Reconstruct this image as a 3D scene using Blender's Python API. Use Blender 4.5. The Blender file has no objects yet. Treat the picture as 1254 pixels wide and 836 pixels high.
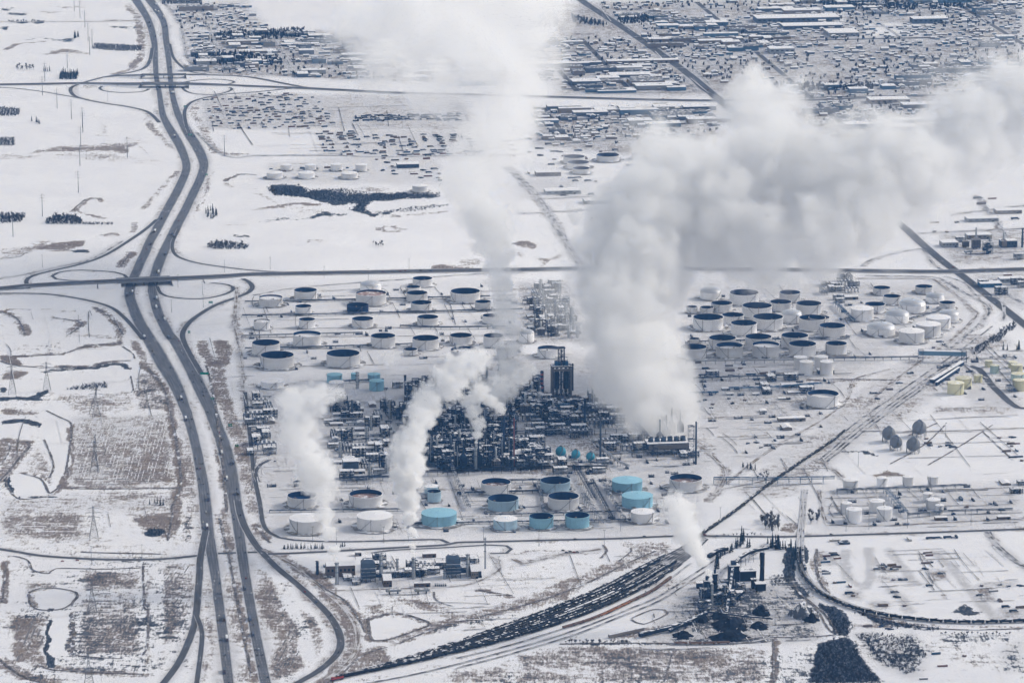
HAZE = 1.75e-5
import bpy, bmesh, math, random
import numpy as np
from mathutils import Vector, Matrix
random.seed(7); rng = np.random.default_rng(7)
scene = bpy.context.scene
COL = scene.collection
R = math.radians
# ------------------------------------------------------------------ camera
W0, H0, FPX = 1254.0, 836.0, 4778.0
CAMH, PITCH = 1500.0, R(13.5)
cam_d = bpy.data.cameras.new('camera'); cam = bpy.data.objects.new('camera', cam_d); COL.objects.link(cam)
cam.location = (0, 0, CAMH); cam.rotation_euler = (math.pi/2-PITCH, 0, 0)
cam_d.sensor_width = 36; cam_d.lens = 36*FPX/W0; cam_d.clip_start = 5; cam_d.clip_end = 200000
scene.camera = cam
SP, CP = math.sin(PITCH), math.cos(PITCH)
def at(px, py, z=0.0):
    """photo pixel -> the point at height z seen there"""
    u = (px-W0/2)/FPX; v = -(py-H0/2)/FPX
    dx, dy, dz = u, CP+v*SP, -SP+v*CP
    t = (z-CAMH)/dz
    return Vector((dx*t, dy*t, z))
def mpp(px, py, z=0.0):
    """metres per photo pixel across the view there"""
    p = at(px, py, z); return (p.y*CP+(CAMH-p.z)*SP)/FPX
def tall(py):   # metres of height per photo pixel
    d = PITCH+math.atan((py-H0/2)/FPX)
    return 1.0/math.cos(d)
class Crop:
    """reads positions measured on an enlarged part of the photograph"""
    def __init__(s, x0, y0, k): s.x0, s.y0, s.k = x0, y0, k
    def __call__(s, x, y): return (s.x0+x/s.k, s.y0+y/s.k)
    def path(s, *c): return [s(c[i], c[i+1]) for i in range(0, len(c), 2)]
K4 = 3.994
def c4(cx, cy): return Crop((0, 314, 628, 940)[cx], (0, 209, 418, 627)[cy], K4)
cA, cB, cC, cD = Crop(290,330,6.584), Crop(470,330,6.584), Crop(820,330,6.584), Crop(1000,320,6.584)
cE, cF, cG = Crop(320,560,6.584), Crop(500,560,6.584), Crop(670,560,6.584)
# ------------------------------------------------------------------ render settings
cy = scene.cycles
cy.use_adaptive_sampling = True; cy.adaptive_threshold = 0.04; cy.adaptive_min_samples = 12
cy.use_denoising = True
try: cy.denoiser = 'OPENIMAGEDENOISE'
except Exception: pass
cy.max_bounces = 12; cy.diffuse_bounces = 2; cy.glossy_bounces = 2; cy.transmission_bounces = 2
cy.transparent_max_bounces = 8; cy.volume_bounces = 6
cy.volume_step_rate = 1.0; cy.volume_max_steps = 256
cy.use_light_tree = False
cy.sample_clamp_indirect = 6.0
vs = scene.view_settings
vs.view_transform = 'Standard'; vs.look = 'None'; vs.gamma = 1.0; vs.use_curve_mapping = False
vs.exposure = EXPOSURE = 0.12
# ------------------------------------------------------------------ light
SUN_EL, SUN_AZ = R(33), R(68)      # azimuth measured from +Y (away from the camera) towards +X
w = bpy.data.worlds.new('World'); scene.world = w; w.use_nodes = True
nt = w.node_tree; bg = nt.nodes['Background']
sky = nt.nodes.new('ShaderNodeTexSky'); sky.sky_type = 'NISHITA'; sky.sun_disc = False
sky.sun_elevation = SUN_EL; sky.sun_rotation = SUN_AZ; sky.altitude = 700; sky.air_density = 1.0; sky.dust_density = 2.5; sky.ozone_density = 1.2
hs = nt.nodes.new('ShaderNodeHueSaturation'); hs.inputs['Saturation'].default_value = .28; nt.links.new(sky.outputs[0], hs.inputs['Color']); nt.links.new(hs.outputs[0], bg.inputs[0]); bg.inputs[1].default_value = 0.15
sd = bpy.data.lights.new('sun', 'SUN'); sun = bpy.data.objects.new('sun', sd); COL.objects.link(sun)
sd.energy = 1.7; sd.angle = R(14.0); sd.color = (1.0, 0.95, 0.88)
sdir = Vector((math.sin(SUN_AZ)*math.cos(SUN_EL), math.cos(SUN_AZ)*math.cos(SUN_EL), math.sin(SUN_EL)))
sun.rotation_euler = sdir.to_track_quat('Z', 'Y').to_euler()
sun.location = sdir*20000
# ------------------------------------------------------------------ materials
def new_mat(name):
    m = bpy.data.materials.new(name); m.use_nodes = True
    n = m.node_tree; n.nodes.clear()
    return m, n
class NT:
    def __init__(s, nt): s.t = nt; s.n = nt.nodes; s.l = nt.links
    def node(s, t, **kw):
        x = s.n.new(t)
        for k, v in kw.items():
            if k[0] == 'i' and (k[1:].isdigit() or k[1].isupper()):
                idx = int(k[1:]) if k[1:].isdigit() else k[1:].replace('_', ' ')
                if isinstance(v, bpy.types.NodeSocket): s.l.new(v, x.inputs[idx])
                else: x.inputs[idx].default_value = v
            else: setattr(x, k, v)
        return x
    def math(s, op, a, b=None, c=None, clamp=False):
        x = s.n.new('ShaderNodeMath'); x.operation = op; x.use_clamp = clamp
        for i, v in enumerate((a, b, c)):
            if v is None: continue
            if isinstance(v, bpy.types.NodeSocket): s.l.new(v, x.inputs[i])
            else: x.inputs[i].default_value = v
        return x.outputs[0]
    def mix(s, f, a, b):
        x = s.n.new('ShaderNodeMix'); x.data_type = 'RGBA'
        for i, v in ((0, f), (6, a), (7, b)):
            if isinstance(v, bpy.types.NodeSocket): s.l.new(v, x.inputs[i])
            else: x.inputs[i].default_value = v if i == 0 else (*v, 1) if len(v) == 3 else v
        return x.outputs[2]
    def noise(s, vec, scale, detail=3, rough=.55, dist=0.0):
        x = s.n.new('ShaderNodeTexNoise'); x.inputs['Scale'].default_value = scale; x.inputs['Detail'].default_value = detail
        x.inputs['Roughness'].default_value = rough; x.inputs['Distortion'].default_value = dist
        s.l.new(vec, x.inputs['Vector']); return x.outputs[0]
    def ss(s, v, a, b):
        x = s.n.new('ShaderNodeMapRange'); x.interpolation_type = 'SMOOTHSTEP'
        s.l.new(v, x.inputs[0])
        for i, q in ((1, a), (2, b)):
            if isinstance(q, bpy.types.NodeSocket): s.l.new(q, x.inputs[i])
            else: x.inputs[i].default_value = q
        return x.outputs[0]
    def pos(s): return s.node('ShaderNodeNewGeometry').outputs['Position']
    def scale(s, v, x, y, z):
        n = s.n.new('ShaderNodeVectorMath'); n.operation = 'MULTIPLY'; s.l.new(v, n.inputs[0]); n.inputs[1].default_value = (x, y, z); return n.outputs[0]
    def out(s, col, rough=.8, metal=0., bump=None, bstr=.3, bdist=1., spec=.3):
        b = s.node('ShaderNodeBsdfPrincipled'); o = s.node('ShaderNodeOutputMaterial')
        for nm, v in (('Base Color', col), ('Roughness', rough), ('Metallic', metal), ('Specular IOR Level', spec)):
            if isinstance(v, bpy.types.NodeSocket): s.l.new(v, b.inputs[nm])
            else: b.inputs[nm].default_value = (*v, 1) if isinstance(v, tuple) else v
        if bump is not None:
            bn = s.node('ShaderNodeBump'); bn.inputs['Strength'].default_value = bstr; bn.inputs['Distance'].default_value = bdist
            s.l.new(bump, bn.inputs['Height']); s.l.new(bn.outputs[0], b.inputs['Normal'])
        s.l.new(b.outputs[0], o.inputs[0]); return b
SNOW = (.81, .81, .84)
_mats = {}
def paint(name, col, rough=.6, metal=0., snow=0., var=.25, scale=.35, spec=.06, streak=0.):
    """weathered paint or steel; snow: share of the upward faces that carries snow"""
    if name in _mats: return _mats[name]
    m, n = new_mat(name); t = NT(n)
    p = t.pos()
    nz = t.noise(p, scale, 4, .6)
    f = t.math('MULTIPLY_ADD', nz, 2*var, 1-var)
    c = t.node('ShaderNodeVectorMath', operation='SCALE', i0=col, iScale=f).outputs[0]
    if streak:
        st = t.noise(t.scale(p, .5, .5, .06), 1.0, 3, .6)
        c = t.mix(t.math('MULTIPLY', t.ss(st, .5, .75), streak), c, tuple(x*.45 for x in col))
    oi = t.node('ShaderNodeObjectInfo')
    c = t.node('ShaderNodeVectorMath', operation='SCALE', i0=c, iScale=t.math('MULTIPLY_ADD', oi.outputs['Random'], .3, .85)).outputs[0]
    if snow:
        g = t.node('ShaderNodeNewGeometry'); sx = t.node('ShaderNodeSeparateXYZ'); t.l.new(g.outputs['Normal'], sx.inputs[0])
        up = t.ss(sx.outputs[2], .55, .85)
        sn = t.ss(t.noise(p, .12, 3, .65), .72-.6*snow, .82-.6*snow)
        c = t.mix(t.math('MULTIPLY', up, sn), c, SNOW)
    t.out(c, rough, metal, spec=spec)
    _mats[name] = m; return m
# ------------------------------------------------------------------ objects
def tag(o, label=None, cat=None, group=None, kind=None):
    if label: o['label'] = label
    if cat: o['category'] = cat
    if group: o['group'] = group
    if kind: o['kind'] = kind
    return o
def empty(name, loc, rz=0., parent=None):
    o = bpy.data.objects.new(name, None); COL.objects.link(o); o.location = loc; o.rotation_euler = (0, 0, rz); o.empty_display_size = 1
    if parent: o.parent = parent
    return o
class MB:
    """collects plain shapes into one mesh"""
    def __init__(s): s.v = []; s.f = []; s.m = []; s.sm = []; s.cur = 0
    def add(s, vs, fs, smooth=False):
        b = len(s.v); s.v += [tuple(x) for x in vs]
        for f in fs: s.f.append([i+b for i in f]); s.m.append(s.cur); s.sm.append(smooth)
    def box(s, c, d, rz=0., taper=1.0):
        x, y, z = d[0]/2, d[1]/2, d[2]/2; cs, sn = math.cos(rz), math.sin(rz); vs = []
        for sz in (-1, 1):
            k = 1 if sz < 0 else taper
            for sx, sy in ((-1,-1),(1,-1),(1,1),(-1,1)):
                a, b = sx*x*k, sy*y*k
                vs.append((c[0]+a*cs-b*sn, c[1]+a*sn+b*cs, c[2]+sz*z))
        s.add(vs, [(3,2,1,0),(4,5,6,7),(0,1,5,4),(1,2,6,5),(2,3,7,6),(3,0,4,7)])
    def bar(s, a, b, w, h=None):
        a, b = Vector(a), Vector(b); d = b-a
        if d.length < 1e-6: return
        d.normalize(); up = Vector((0,0,1)) if abs(d.z) < .95 else Vector((1,0,0))
        sx = d.cross(up).normalized()*w/2; sy = d.cross(sx).normalized()*(h or w)/2
        vs = [p+q for p in (a, b) for q in (-sx-sy, sx-sy, sx+sy, -sx+sy)]
        s.add(vs, [(3,2,1,0),(4,5,6,7),(0,1,5,4),(1,2,6,5),(2,3,7,6),(3,0,4,7)])
    def tube(s, a, b, r0, r1=None, n=8, caps=True):
        r1 = r0 if r1 is None else r1; a, b = Vector(a), Vector(b); d = (b-a).normalized()
        up = Vector((0,0,1)) if abs(d.z) < .95 else Vector((1,0,0)); sx = d.cross(up).normalized(); sy = d.cross(sx)
        vs = []
        for p, r in ((a, r0), (b, r1)):
            for i in range(n):
                t = 2*math.pi*i/n; vs.append(p+sx*(r*math.cos(t))+sy*(r*math.sin(t)))
        s.add(vs, [(i, i+n, (i+1) % n+n, (i+1) % n) for i in range(n)], True)
        if caps: s.add(vs[:n], [list(range(n))]); s.add(vs[n:], [list(range(n))[::-1]])
    def lathe(s, prof, c=(0,0,0), n=32, smooth=True):
        vs = []
        for r, z in prof:
            for i in range(n):
                t = 2*math.pi*i/n; vs.append((c[0]+r*math.cos(t), c[1]+r*math.sin(t), c[2]+z))
        fs = []
        for k in range(len(prof)-1):
            for i in range(n): fs.append((k*n+i, k*n+(i+1) % n, (k+1)*n+(i+1) % n, (k+1)*n+i))
        s.add(vs, fs, smooth)
    def disc(s, r, z, c=(0,0,0), n=32, r0=0.):
        if r0: s.lathe([(r, z), (r0, z)], c, n, False)
        else: s.add([(c[0]+r*math.cos(2*math.pi*i/n), c[1]+r*math.sin(2*math.pi*i/n), c[2]+z) for i in range(n)], [list(range(n))])
    def mesh(s, name, mats):
        me = bpy.data.meshes.new(name); me.from_pydata(s.v, [], s.f); me.update()
        for m in (mats if isinstance(mats, (list, tuple)) else [mats]): me.materials.append(m)
        me.polygons.foreach_set('material_index', s.m); me.polygons.foreach_set('use_smooth', s.sm)
        return me
    def build(s, name, mats, parent=None, loc=None):
        o = bpy.data.objects.new(name, s.mesh(name, mats)); COL.objects.link(o)
        if parent: o.parent = parent
        if loc is not None: o.location = loc
        return o
_children = {}
def copy_tree(o, parent=None):
    c = o.copy(); COL.objects.link(c)
    if parent is not None: c.parent = parent
    for ch in _kids(o): copy_tree(ch, c)
    return c
def _kids(o):
    if o.name not in _children: _children[o.name] = [x for x in o.children]
    return _children[o.name]
class Kind:
    """one prototype built with its parts; the first use places it, later uses copy it"""
    def __init__(s, make): s.make = make; s.proto = None
    def put(s, loc, rz=0., label=None, group=None, cat=None, sc=None, parent=None):
        if s.proto is None: o = s.proto = s.make(); _kids(o); [_kids(k) for k in _kids(o)]
        else: o = copy_tree(s.proto)
        o.location = loc; o.rotation_euler = (0, 0, rz)
        o.scale = sc if sc else (1, 1, 1)
        tag(o, label, cat, group)
        return o
def smooth_path(pts, step=12.0, closed=False):
    """Catmull-Rom through world points"""
    P = [Vector(p) for p in pts]; n = len(P); out = []
    for i in range(n-1):
        p0, p1, p2, p3 = P[max(i-1,0)], P[i], P[i+1], P[min(i+2,n-1)]
        k = max(1, int((p2-p1).length/step))
        for j in range(k):
            t = j/k
            out.append(.5*((2*p1)+(p2-p0)*t+(2*p0-5*p1+4*p2-p3)*t*t+(3*p1-p0-3*p2+p3)*t**3))
    out.append(P[-1]); return out
def side(P, i):
    a, b = P[max(i-1,0)], P[min(i+1,len(P)-1)]; d = (b-a); d.z = 0; d.normalize(); return Vector((d.y, -d.x, 0))
# ------------------------------------------------------------------ ground sheet
s_in = np.linspace(-1, 1, 661); s_all = np.concatenate([[-14,-6,-3,-1.8,-1.3], s_in, [1.3,1.8,3,6,14]])
rows = [200., 1500., 2800., 3600.]; y = 4050.
while y < 11800: rows.append(y); y *= 1.00215
rows += [12200., 13000., 15000., 19000., 27000., 45000.]
rows = np.array(rows)
GX = (s_all[None, :]*(rows[:, None]*.138+70)); GY = np.repeat(rows[:, None], len(s_all), 1)
gx, gy = GX.ravel(), GY.ravel()
# where each point shows in the photograph (for reading patches measured there)
_d = gy*CP+CAMH*SP; QX = W0/2+FPX*gx/_d; QY = H0/2-FPX*(gy*SP-CAMH*CP)/_d
NV = len(gx)
lay = {k: np.zeros(NV) for k in ('bare', 'scrub', 'dirt', 'calm')}
_inv = (QX > -60) & (QX < 1314) & (QY > -30) & (QY < 880)
_idx = np.nonzero(_inv)[0]; qx, qy = QX[_idx], QY[_idx]; wx, wy = gx[_idx], gy[_idx]
def vnoise(x, y, cell, seed):
    r_ = np.random.default_rng(seed); T = r_.random((256, 256)); u, v = x/cell, y/cell
    i, j = np.floor(u).astype(int), np.floor(v).astype(int); f, g_ = u-i, v-j; f = f*f*(3-2*f); g_ = g_*g_*(3-2*g_)
    a = T[i & 255, j & 255]; b = T[(i+1) & 255, j & 255]; c = T[i & 255, (j+1) & 255]; d = T[(i+1) & 255, (j+1) & 255]
    return (a*(1-f)+b*f)*(1-g_)+(c*(1-f)+d*f)*g_-.5
# ragged edges: the outline of every patch wanders with the terrain
_jx = vnoise(wx, wy, 70, 1)*11+vnoise(wx, wy, 24, 2)*8+vnoise(wx, wy, 9, 3)*4
_jy = (vnoise(wx, wy, 70, 4)*11+vnoise(wx, wy, 24, 5)*9+vnoise(wx, wy, 9, 6)*5)*.34
qx = qx+_jx*.75; qy = qy+_jy*.75; wx = wx+_jx*.7; wy = wy+_jy*2.2
def _seg_d(px, py, a, b, ky=1.0):
    ax, ay = a; bx, by = b; dx, dy = bx-ax, (by-ay)*ky; L = dx*dx+dy*dy+1e-9
    t = np.clip(((px-ax)*dx+(py-ay)*ky*dy)/L, 0, 1)
    return np.hypot(px-ax-t*dx, (py-ay)*ky-t*dy)
def _apply(layer, ii, val):
    L = lay[layer]; L[ii] = np.maximum(L[ii], val) if layer != 'calm' else np.maximum(L[ii], val)
def patch(pts, feather=5., clear=False, **lv):
    """polygon of ground cover, corners read in photo pixels; feather in pixels across"""
    P = np.array(pts, float); f = feather*1.9 if not clear else feather
    k = 2.5     # foreshortening: a pixel up covers more ground than a pixel across
    sel = np.nonzero((qx > P[:,0].min()-f) & (qx < P[:,0].max()+f) & (qy > P[:,1].min()-f) & (qy < P[:,1].max()+f))[0]
    if not len(sel): return
    X, Y = qx[sel], qy[sel]; ins = np.zeros(len(sel), bool); d = np.full(len(sel), 1e9)
    n = len(P)
    for i in range(n):
        a, b = P[i], P[(i+1) % n]
        c = (a[1] > Y) != (b[1] > Y)
        ins ^= c & (X < (b[0]-a[0])*(Y-a[1])/(b[1]-a[1]+1e-12)+a[0])
        d = np.minimum(d, _seg_d(X, Y, a, b, k))
    w_ = np.clip(.5+np.where(ins, d, -d)/(2*f), 0, 1); w_ = w_*w_*(3-2*w_)
    for l, v_ in lv.items():
        if clear: ii = _idx[sel]; lay[l][ii] = lay[l][ii]*(1-w_)+v_*w_
        else: _apply(l, _idx[sel], w_*v_)
def band(pts, half, feather, clear=False, **lv):
    """strip of ground cover along a line of photo pixels; half width and feather in metres"""
    P = [at(*p) for p in pts]; m_ = half+feather
    for a, b in zip(P[:-1], P[1:]):
        sel = np.nonzero((wx > min(a.x,b.x)-m_) & (wx < max(a.x,b.x)+m_) & (wy > min(a.y,b.y)-m_) & (wy < max(a.y,b.y)+m_))[0]
        if not len(sel): continue
        d = _seg_d(wx[sel], wy[sel], (a.x,a.y), (b.x,b.y)); w_ = np.clip(1-(d-half)/feather, 0, 1)
        for l, v_ in lv.items():
            if clear: ii = _idx[sel]; lay[l][ii] = lay[l][ii]*(1-w_)+v_*w_
            else: _apply(l, _idx[sel], w_*v_)
def oval(cx, cy, rx, ry, feather=4., **lv):
    patch([(cx+rx*math.cos(a*.3927), cy+ry*math.sin(a*.3927)) for a in range(16)], feather, **lv)
def box4(c, x0, y0, x1, y1, feather=4., **lv): patch(c.path(x0,y0, x1,y0, x1,y1, x0,y1), feather, **lv)
q = c4(0,0)
for a in ((0,40,60,55),(30,62,130,78),(45,97,130,113),(150,100,210,113),(545,134,670,141),(0,133,30,148)): box4(q,*a,2.5, scrub=.75)
for a in ((290,33,510,41),(480,95,660,108),(180,55,300,66)): box4(q,*a,2., bare=.6, scrub=.3)
patch(q.path(120,190,200,182,350,196,350,212,200,192,120,198),2, scrub=.7); band(q.path(25,245,80,215,220,202),6,8, bare=.7)
patch(q.path(150,262,300,240,430,258,430,264,250,264),2.5, bare=.58)
patch(q.path(155,745,250,722,480,706,520,688,690,695,716,752,640,748,550,738,350,748,160,754),3, bare=.58)
patch(q.path(620,722,690,712,702,748,640,748),1.5, clear=True, bare=0)
band(q.path(0,770,400,760,700,790),25,30, bare=.35); band(q.path(440,560,500,580,510,650,480,640),5,8, bare=.3); band(q.path(470,660,640,680,780,710),6,8, bare=.35)
band(q.path(620,25,670,80,695,180,692,260,640,340,560,365),7,9, bare=.58)
patch(q.path(380,425,440,400,500,415,420,440),2.5, bare=.5); band(q.path(700,580,760,640,840,720),6,8, bare=.5)
band(q.path(965,490,948,550,1000,650,1050,750,1254,760),7,8, bare=.45)
q = c4(0,1)
patch(q.path(160,372,250,360,300,345,430,342,420,372,340,396,200,392,170,382),3, bare=.72); patch(q.path(0,390,60,380,160,365,200,335,300,335,160,395,110,420,10,432),3, bare=.5)
box4(q,360,385,450,402,2.5, scrub=.9); patch(q.path(470,325,540,306,600,308,580,322),2, bare=.6)
band(q.path(350,200,420,140,490,135,495,150),5,6, bare=.65); band(q.path(370,200,440,215,520,235),4,6, bare=.6)
patch(q.path(1052,0,1040,50,990,150,922,300,960,190,1000,80,1035,0),2.5, bare=.58)
band(q.path(590,470,640,400),7,8, bare=.6); band(q.path(640,300,660,260),5,6, bare=.5); band(q.path(700,190,780,90,880,0),4,7, bare=.5)
band(q.path(0,690,80,720,130,800),8,8, bare=.6); band(q.path(40,675,350,685),4,6, bare=.6); band(q.path(260,720,400,740,340,800,590,815),6,9, bare=.5)
band(q.path(470,670,540,720,600,800),6,8, bare=.65); box4(q,0,790,130,835,5, bare=.25); band(q.path(1100,50,1170,20,1254,25),4,5, bare=.6); band(q.path(1100,60,1130,80,1254,90),5,6, bare=.4)
band(q.path(1140,660,1180,835),4,5, bare=.4); box4(q,1090,262,1210,268,2, bare=.7); box4(q,1135,310,1210,322,2,scrub=.8)
q = c4(1,1)
patch(q.path(40,75,110,60,240,78,250,105,280,95,440,88,430,105,560,112,900,108,905,130,760,140,660,158,570,152,532,175,560,208,620,225,560,224,480,207,455,187,492,162,380,165,230,132,160,126,90,122),2.5, scrub=.72)
patch(q.path(560,205,640,190,760,175,860,165,940,168,780,182,680,195,620,222),2.5, scrub=.6, bare=.4); patch(q.path(620,215,780,215,940,196,930,208,700,224),2.5, bare=.75, scrub=.4)
band(q.path(0,190,100,175,180,160,290,165),8,10, bare=.65); patch(q.path(0,238,60,236,220,232,340,205,450,212,450,222,220,240,0,246),2.5, scrub=.7)
patch(q.path(0,210,150,170,400,195,300,215,100,235),4, bare=.25); box4(q,440,75,640,108,4, bare=.45); band(q.path(0,110,90,155),5,6, bare=.5)
patch(q.path(825,486,860,462,900,452,970,466,1080,482,950,492),2.5, bare=.68); band(q.path(600,280,660,270,720,290,650,298,600,285),6,6, bare=.6); box4(q,245,335,340,350,2,bare=.6)
box4(q,1000,430,1110,470,4, bare=.4)
q = c4(2,1)
band(q.path(20,360,60,350,100,360,90,378,40,368),7,6, bare=.7); patch(q.path(40,425,180,425,260,390,240,420,180,450,130,468,130,440),3, bare=.58); box4(q,0,380,60,420,4, bare=.5)
box4(q,40,40,330,130,8, dirt=.6); oval(*q(250,115),11,4,3, scrub=.5)
patch([(632,345),(700,345),(715,420),(632,420)],5, dirt=.75, bare=.35)
q = c4(0,2)
patch(q.path(345,402,380,375,830,350,850,640,830,700,330,715),6, bare=.50, dirt=.55); patch(q.path(330,650,840,600,850,700,330,715),5, bare=.56)
patch(q.path(0,770,700,735,880,760,880,835,0,835),7, bare=.50, dirt=.3); box4(q,420,345,530,375,3, bare=.58)
patch(q.path(655,150,760,160,830,300,830,340,680,330,640,250),4, bare=.55, scrub=.35); patch(q.path(250,250,640,240,690,330,380,370,330,330),5, bare=.42)
patch(q.path(0,68,300,60,420,20,600,5,600,20,400,35,330,60,90,85,150,112,400,118,540,92,640,92,400,130,60,112,0,100),2.5, bare=.9, scrub=.4)
patch(q.path(0,150,90,138,135,150,90,185,0,188),2.5, bare=.72); patch(q.path(0,268,170,265,240,225,250,245,180,285,0,290),2.5, scrub=.9); box4(q,0,215,38,250,3, scrub=.8)
band(q.path(230,148,300,138,480,130,560,112,620,118,640,135),4,5, scrub=.9); box4(q,0,335,185,365,4, bare=.6); box4(q,0,0,330,60,5, scrub=.25, bare=.3)
patch(q.path(0,385,110,378,230,400,215,415,110,395,0,402),2, scrub=1); 
patch(q.path(210,340,250,345,345,400,330,600,250,745,60,762,42,662,150,640,235,715,265,610,215,470),2.5, calm=1)
band(q.path(345,400,345,500,325,640,300,700,240,745,215,690,180,660,110,645),4,5, bare=.68); band(q.path(40,660,35,700,85,765,250,760),3,4, scrub=.9)
band(q.path(0,680,40,640,140,520,130,490,80,490,90,560,0,660),7,7, bare=.58); patch(q.path(110,640,190,500,265,600,240,670),4, bare=.5); band(q.path(0,520,30,480,20,560,0,600),6,6, bare=.6)
patch(q.path(90,85,300,62,600,28,650,80,560,90,400,118,160,112),2.5, calm=1)
for a in ((650,0,720,130,800,230,850,420,880,640,880,720,850,835),): band(q.path(*a),5,6, bare=.65)
band(q.path(720,60,800,200,850,330,880,480,930,680),9,10, bare=.32); band(q.path(900,480,915,680,945,835),7,8, bare=.5)
band(q.path(320,715,880,715),4,5, bare=.6); band(q.path(330,740,880,735),7,7, bare=.4)
band(q.path(900,100,1000,250,1040,420,1075,620,1105,830),3,6, bare=.58); band(q.path(850,0,960,180,1020,350,1060,520,1090,835),5,7, bare=.3)
band(q.path(980,0,1050,120,1080,200,1120,350,1190,540,1210,680,1250,835),8,9, bare=.55); band(q.path(1080,0,1110,60,1060,150,1070,240,1110,310),10,9, bare=.6)
q = c4(0,3)
box4(q,60,510,225,745,4, bare=.68); box4(q,325,488,365,690,3, bare=.58); box4(q,375,385,690,700,7, bare=.50); box4(q,380,555,690,700,7, bare=.58); box4(q,390,285,690,385,6, bare=.62,scrub=.2)
patch(q.path(705,265,750,285,740,470,735,740,690,760,715,600,705,470),3, bare=.6); patch(q.path(785,250,950,240,945,400,870,600,790,740,780,560,785,400),5, bare=.58)
patch(q.path(890,300,930,240,940,380,880,560,800,760,850,560),3, bare=.45, clear=True); band(q.path(710,255,770,290,770,520,765,700,720,835),4,5, clear=True, bare=.03)
patch(q.path(1060,0,1140,0,1254,720,1254,835,1150,835),5, bare=.45); band(q.path(1095,0,1140,220,1225,700,1254,820),3,5, bare=.6)
box4(q,0,0,400,130,7, bare=.50, dirt=.3); patch(q.path(600,0,830,0,830,130,700,110),5, bare=.6); patch(q.path(0,215,100,225,170,285,270,270,250,300,170,300,90,240),3, bare=.64)
patch(q.path(100,350,200,330,300,375,390,390,350,460,200,480,140,450,110,400),4, bare=.58); patch(q.path(170,390,280,375,360,400,320,465,190,470),3, clear=True, bare=.05, calm=.8)
patch(q.path(235,490,330,488,325,680,250,700,250,520),3, clear=True, bare=.0, calm=1); band(q.path(243,535,243,750),3,3, scrub=1); band(q.path(243,425,243,470),3,3, scrub=1)
box4(q,0,250,90,440,4, bare=.25); band(q.path(30,240,20,440),4,4, bare=.7); band(q.path(0,720,120,800,250,835),10,12, bare=.6); band(q.path(180,740,400,780,700,790),8,10, bare=.6)
band(q.path(830,120,860,0),7,6, bare=.6); box4(q,890,10,950,140,3, scrub=.4,bare=.5); patch(q.path(1000,300,1030,420,1060,700,1020,835,980,835,1010,600),3, bare=.5)
band(q.path(1065,0,1110,200,1160,450,1215,720),2.5,5, bare=.5); oval(190,652,13,5,2,scrub=1)  # the oval puts the tree clump's shade into the ground colour
q = c4(1,3)
patch(q.path(0,235,40,270,110,340,190,470,250,600,260,760,180,800,80,832,70,640,30,500,0,430),5, bare=.62); patch(q.path(190,470,260,480,340,590,350,660,280,740,250,600),4, bare=.58)
band(q.path(60,260,150,400,230,560,262,740),5,6, clear=True, bare=.25); band(q.path(280,300,370,420,440,500,480,600,470,680,400,790,330,832),8,8, bare=.6, dirt=.4)
patch(q.path(450,720,560,660,640,655,700,720,560,770,470,790),4, bare=.64); patch(q.path(690,430,780,410,1000,470,1050,500,940,530,800,470),4, bare=.55); patch(q.path(520,460,600,440,700,480,560,510),4, bare=.45)
band(q.path(545,525,565,625,620,628,850,550,680,492,560,520),5,5, bare=.64); patch(q.path(560,530,670,500,840,548,620,620,570,620),3, calm=1)
patch(q.path(870,400,1254,300,1254,400,1000,460,880,430),4, calm=.6); band(q.path(1090,380,1254,410),4,5, bare=.7); band(q.path(700,620,900,550,1254,460),12,14, bare=.6); band(q.path(860,580,1254,500),5,8,scrub=.4)
box4(q,420,310,900,400,6, dirt=.35); band(q.path(0,60,40,130),6,6,bare=.68); patch(q.path(940,800,1254,720,1254,835,930,835),6, bare=.5)
band(q.path(130,210,240,310,400,420,500,520),7,7, bare=.55); box4(q,560,600,900,720,9,bare=.25)
q = c4(2,3)
patch(q.path(0,690,300,650,1254,665,1254,835,0,835),8, bare=.56); band(q.path(0,450,200,385,400,310,600,225),14,14, bare=.55); band(q.path(0,480,250,410),6,8, bare=.4)
box4(q,520,140,760,230,6, bare=.45,scrub=.2); box4(q,0,240,420,420,6, calm=.6); band(q.path(0,200,120,190,400,195),4,6, bare=.5); band(q.path(0,280,60,240,250,200),5,6,bare=.4)
patch(q.path(830,400,1000,380,1254,430,1254,640,800,640,640,620,780,520),6, dirt=.75, bare=.3); patch(q.path(880,440,1100,470,1254,520,1254,620,950,620,860,560),6, bare=.45, scrub=.35)
patch(q.path(470,600,640,560,860,535,870,555,640,612,470,620),3, bare=.64); band(q.path(330,640,800,640,1254,625),6,7, scrub=.55,bare=.4); band(q.path(830,700,780,830),5,6,bare=.6)
patch(q.path(580,520,690,475,760,495,640,550),2.5, calm=1); box4(q,640,320,960,520,8, dirt=.5, bare=.3); box4(q,1080,190,1254,330,7, calm=.3)
for a in ((380,680,800,720),(640,740,760,800),(1120,665,1200,760),(60,760,200,800),(840,680,1100,760)): box4(q,*a,9, bare=.7)
q = c4(3,3)
patch(q.path(250,640,400,620,450,700,560,835,190,835),4, scrub=1); patch(q.path(225,435,330,455,420,545,400,610,330,600,280,500),3, scrub=.95); patch(q.path(420,480,640,540,850,570,830,580,560,560),3, scrub=.75, bare=.5)
patch(q.path(430,590,520,580,560,640,700,590,800,680,760,800,700,812,560,760,470,680),6, scrub=.42, dirt=.5); box4(q,840,590,1200,640,4, scrub=.4); patch(q.path(1110,680,1254,620,1254,790,1130,780),6, scrub=.42,dirt=.4)
patch(q.path(570,600,700,690,590,680),3, clear=True, scrub=.1, bare=.15); patch(q.path(820,400,870,400,890,435,840,430),2.5, bare=.58); patch(q.path(910,490,960,450,1060,490,1000,508),2.5, scrub=.8)
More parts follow.
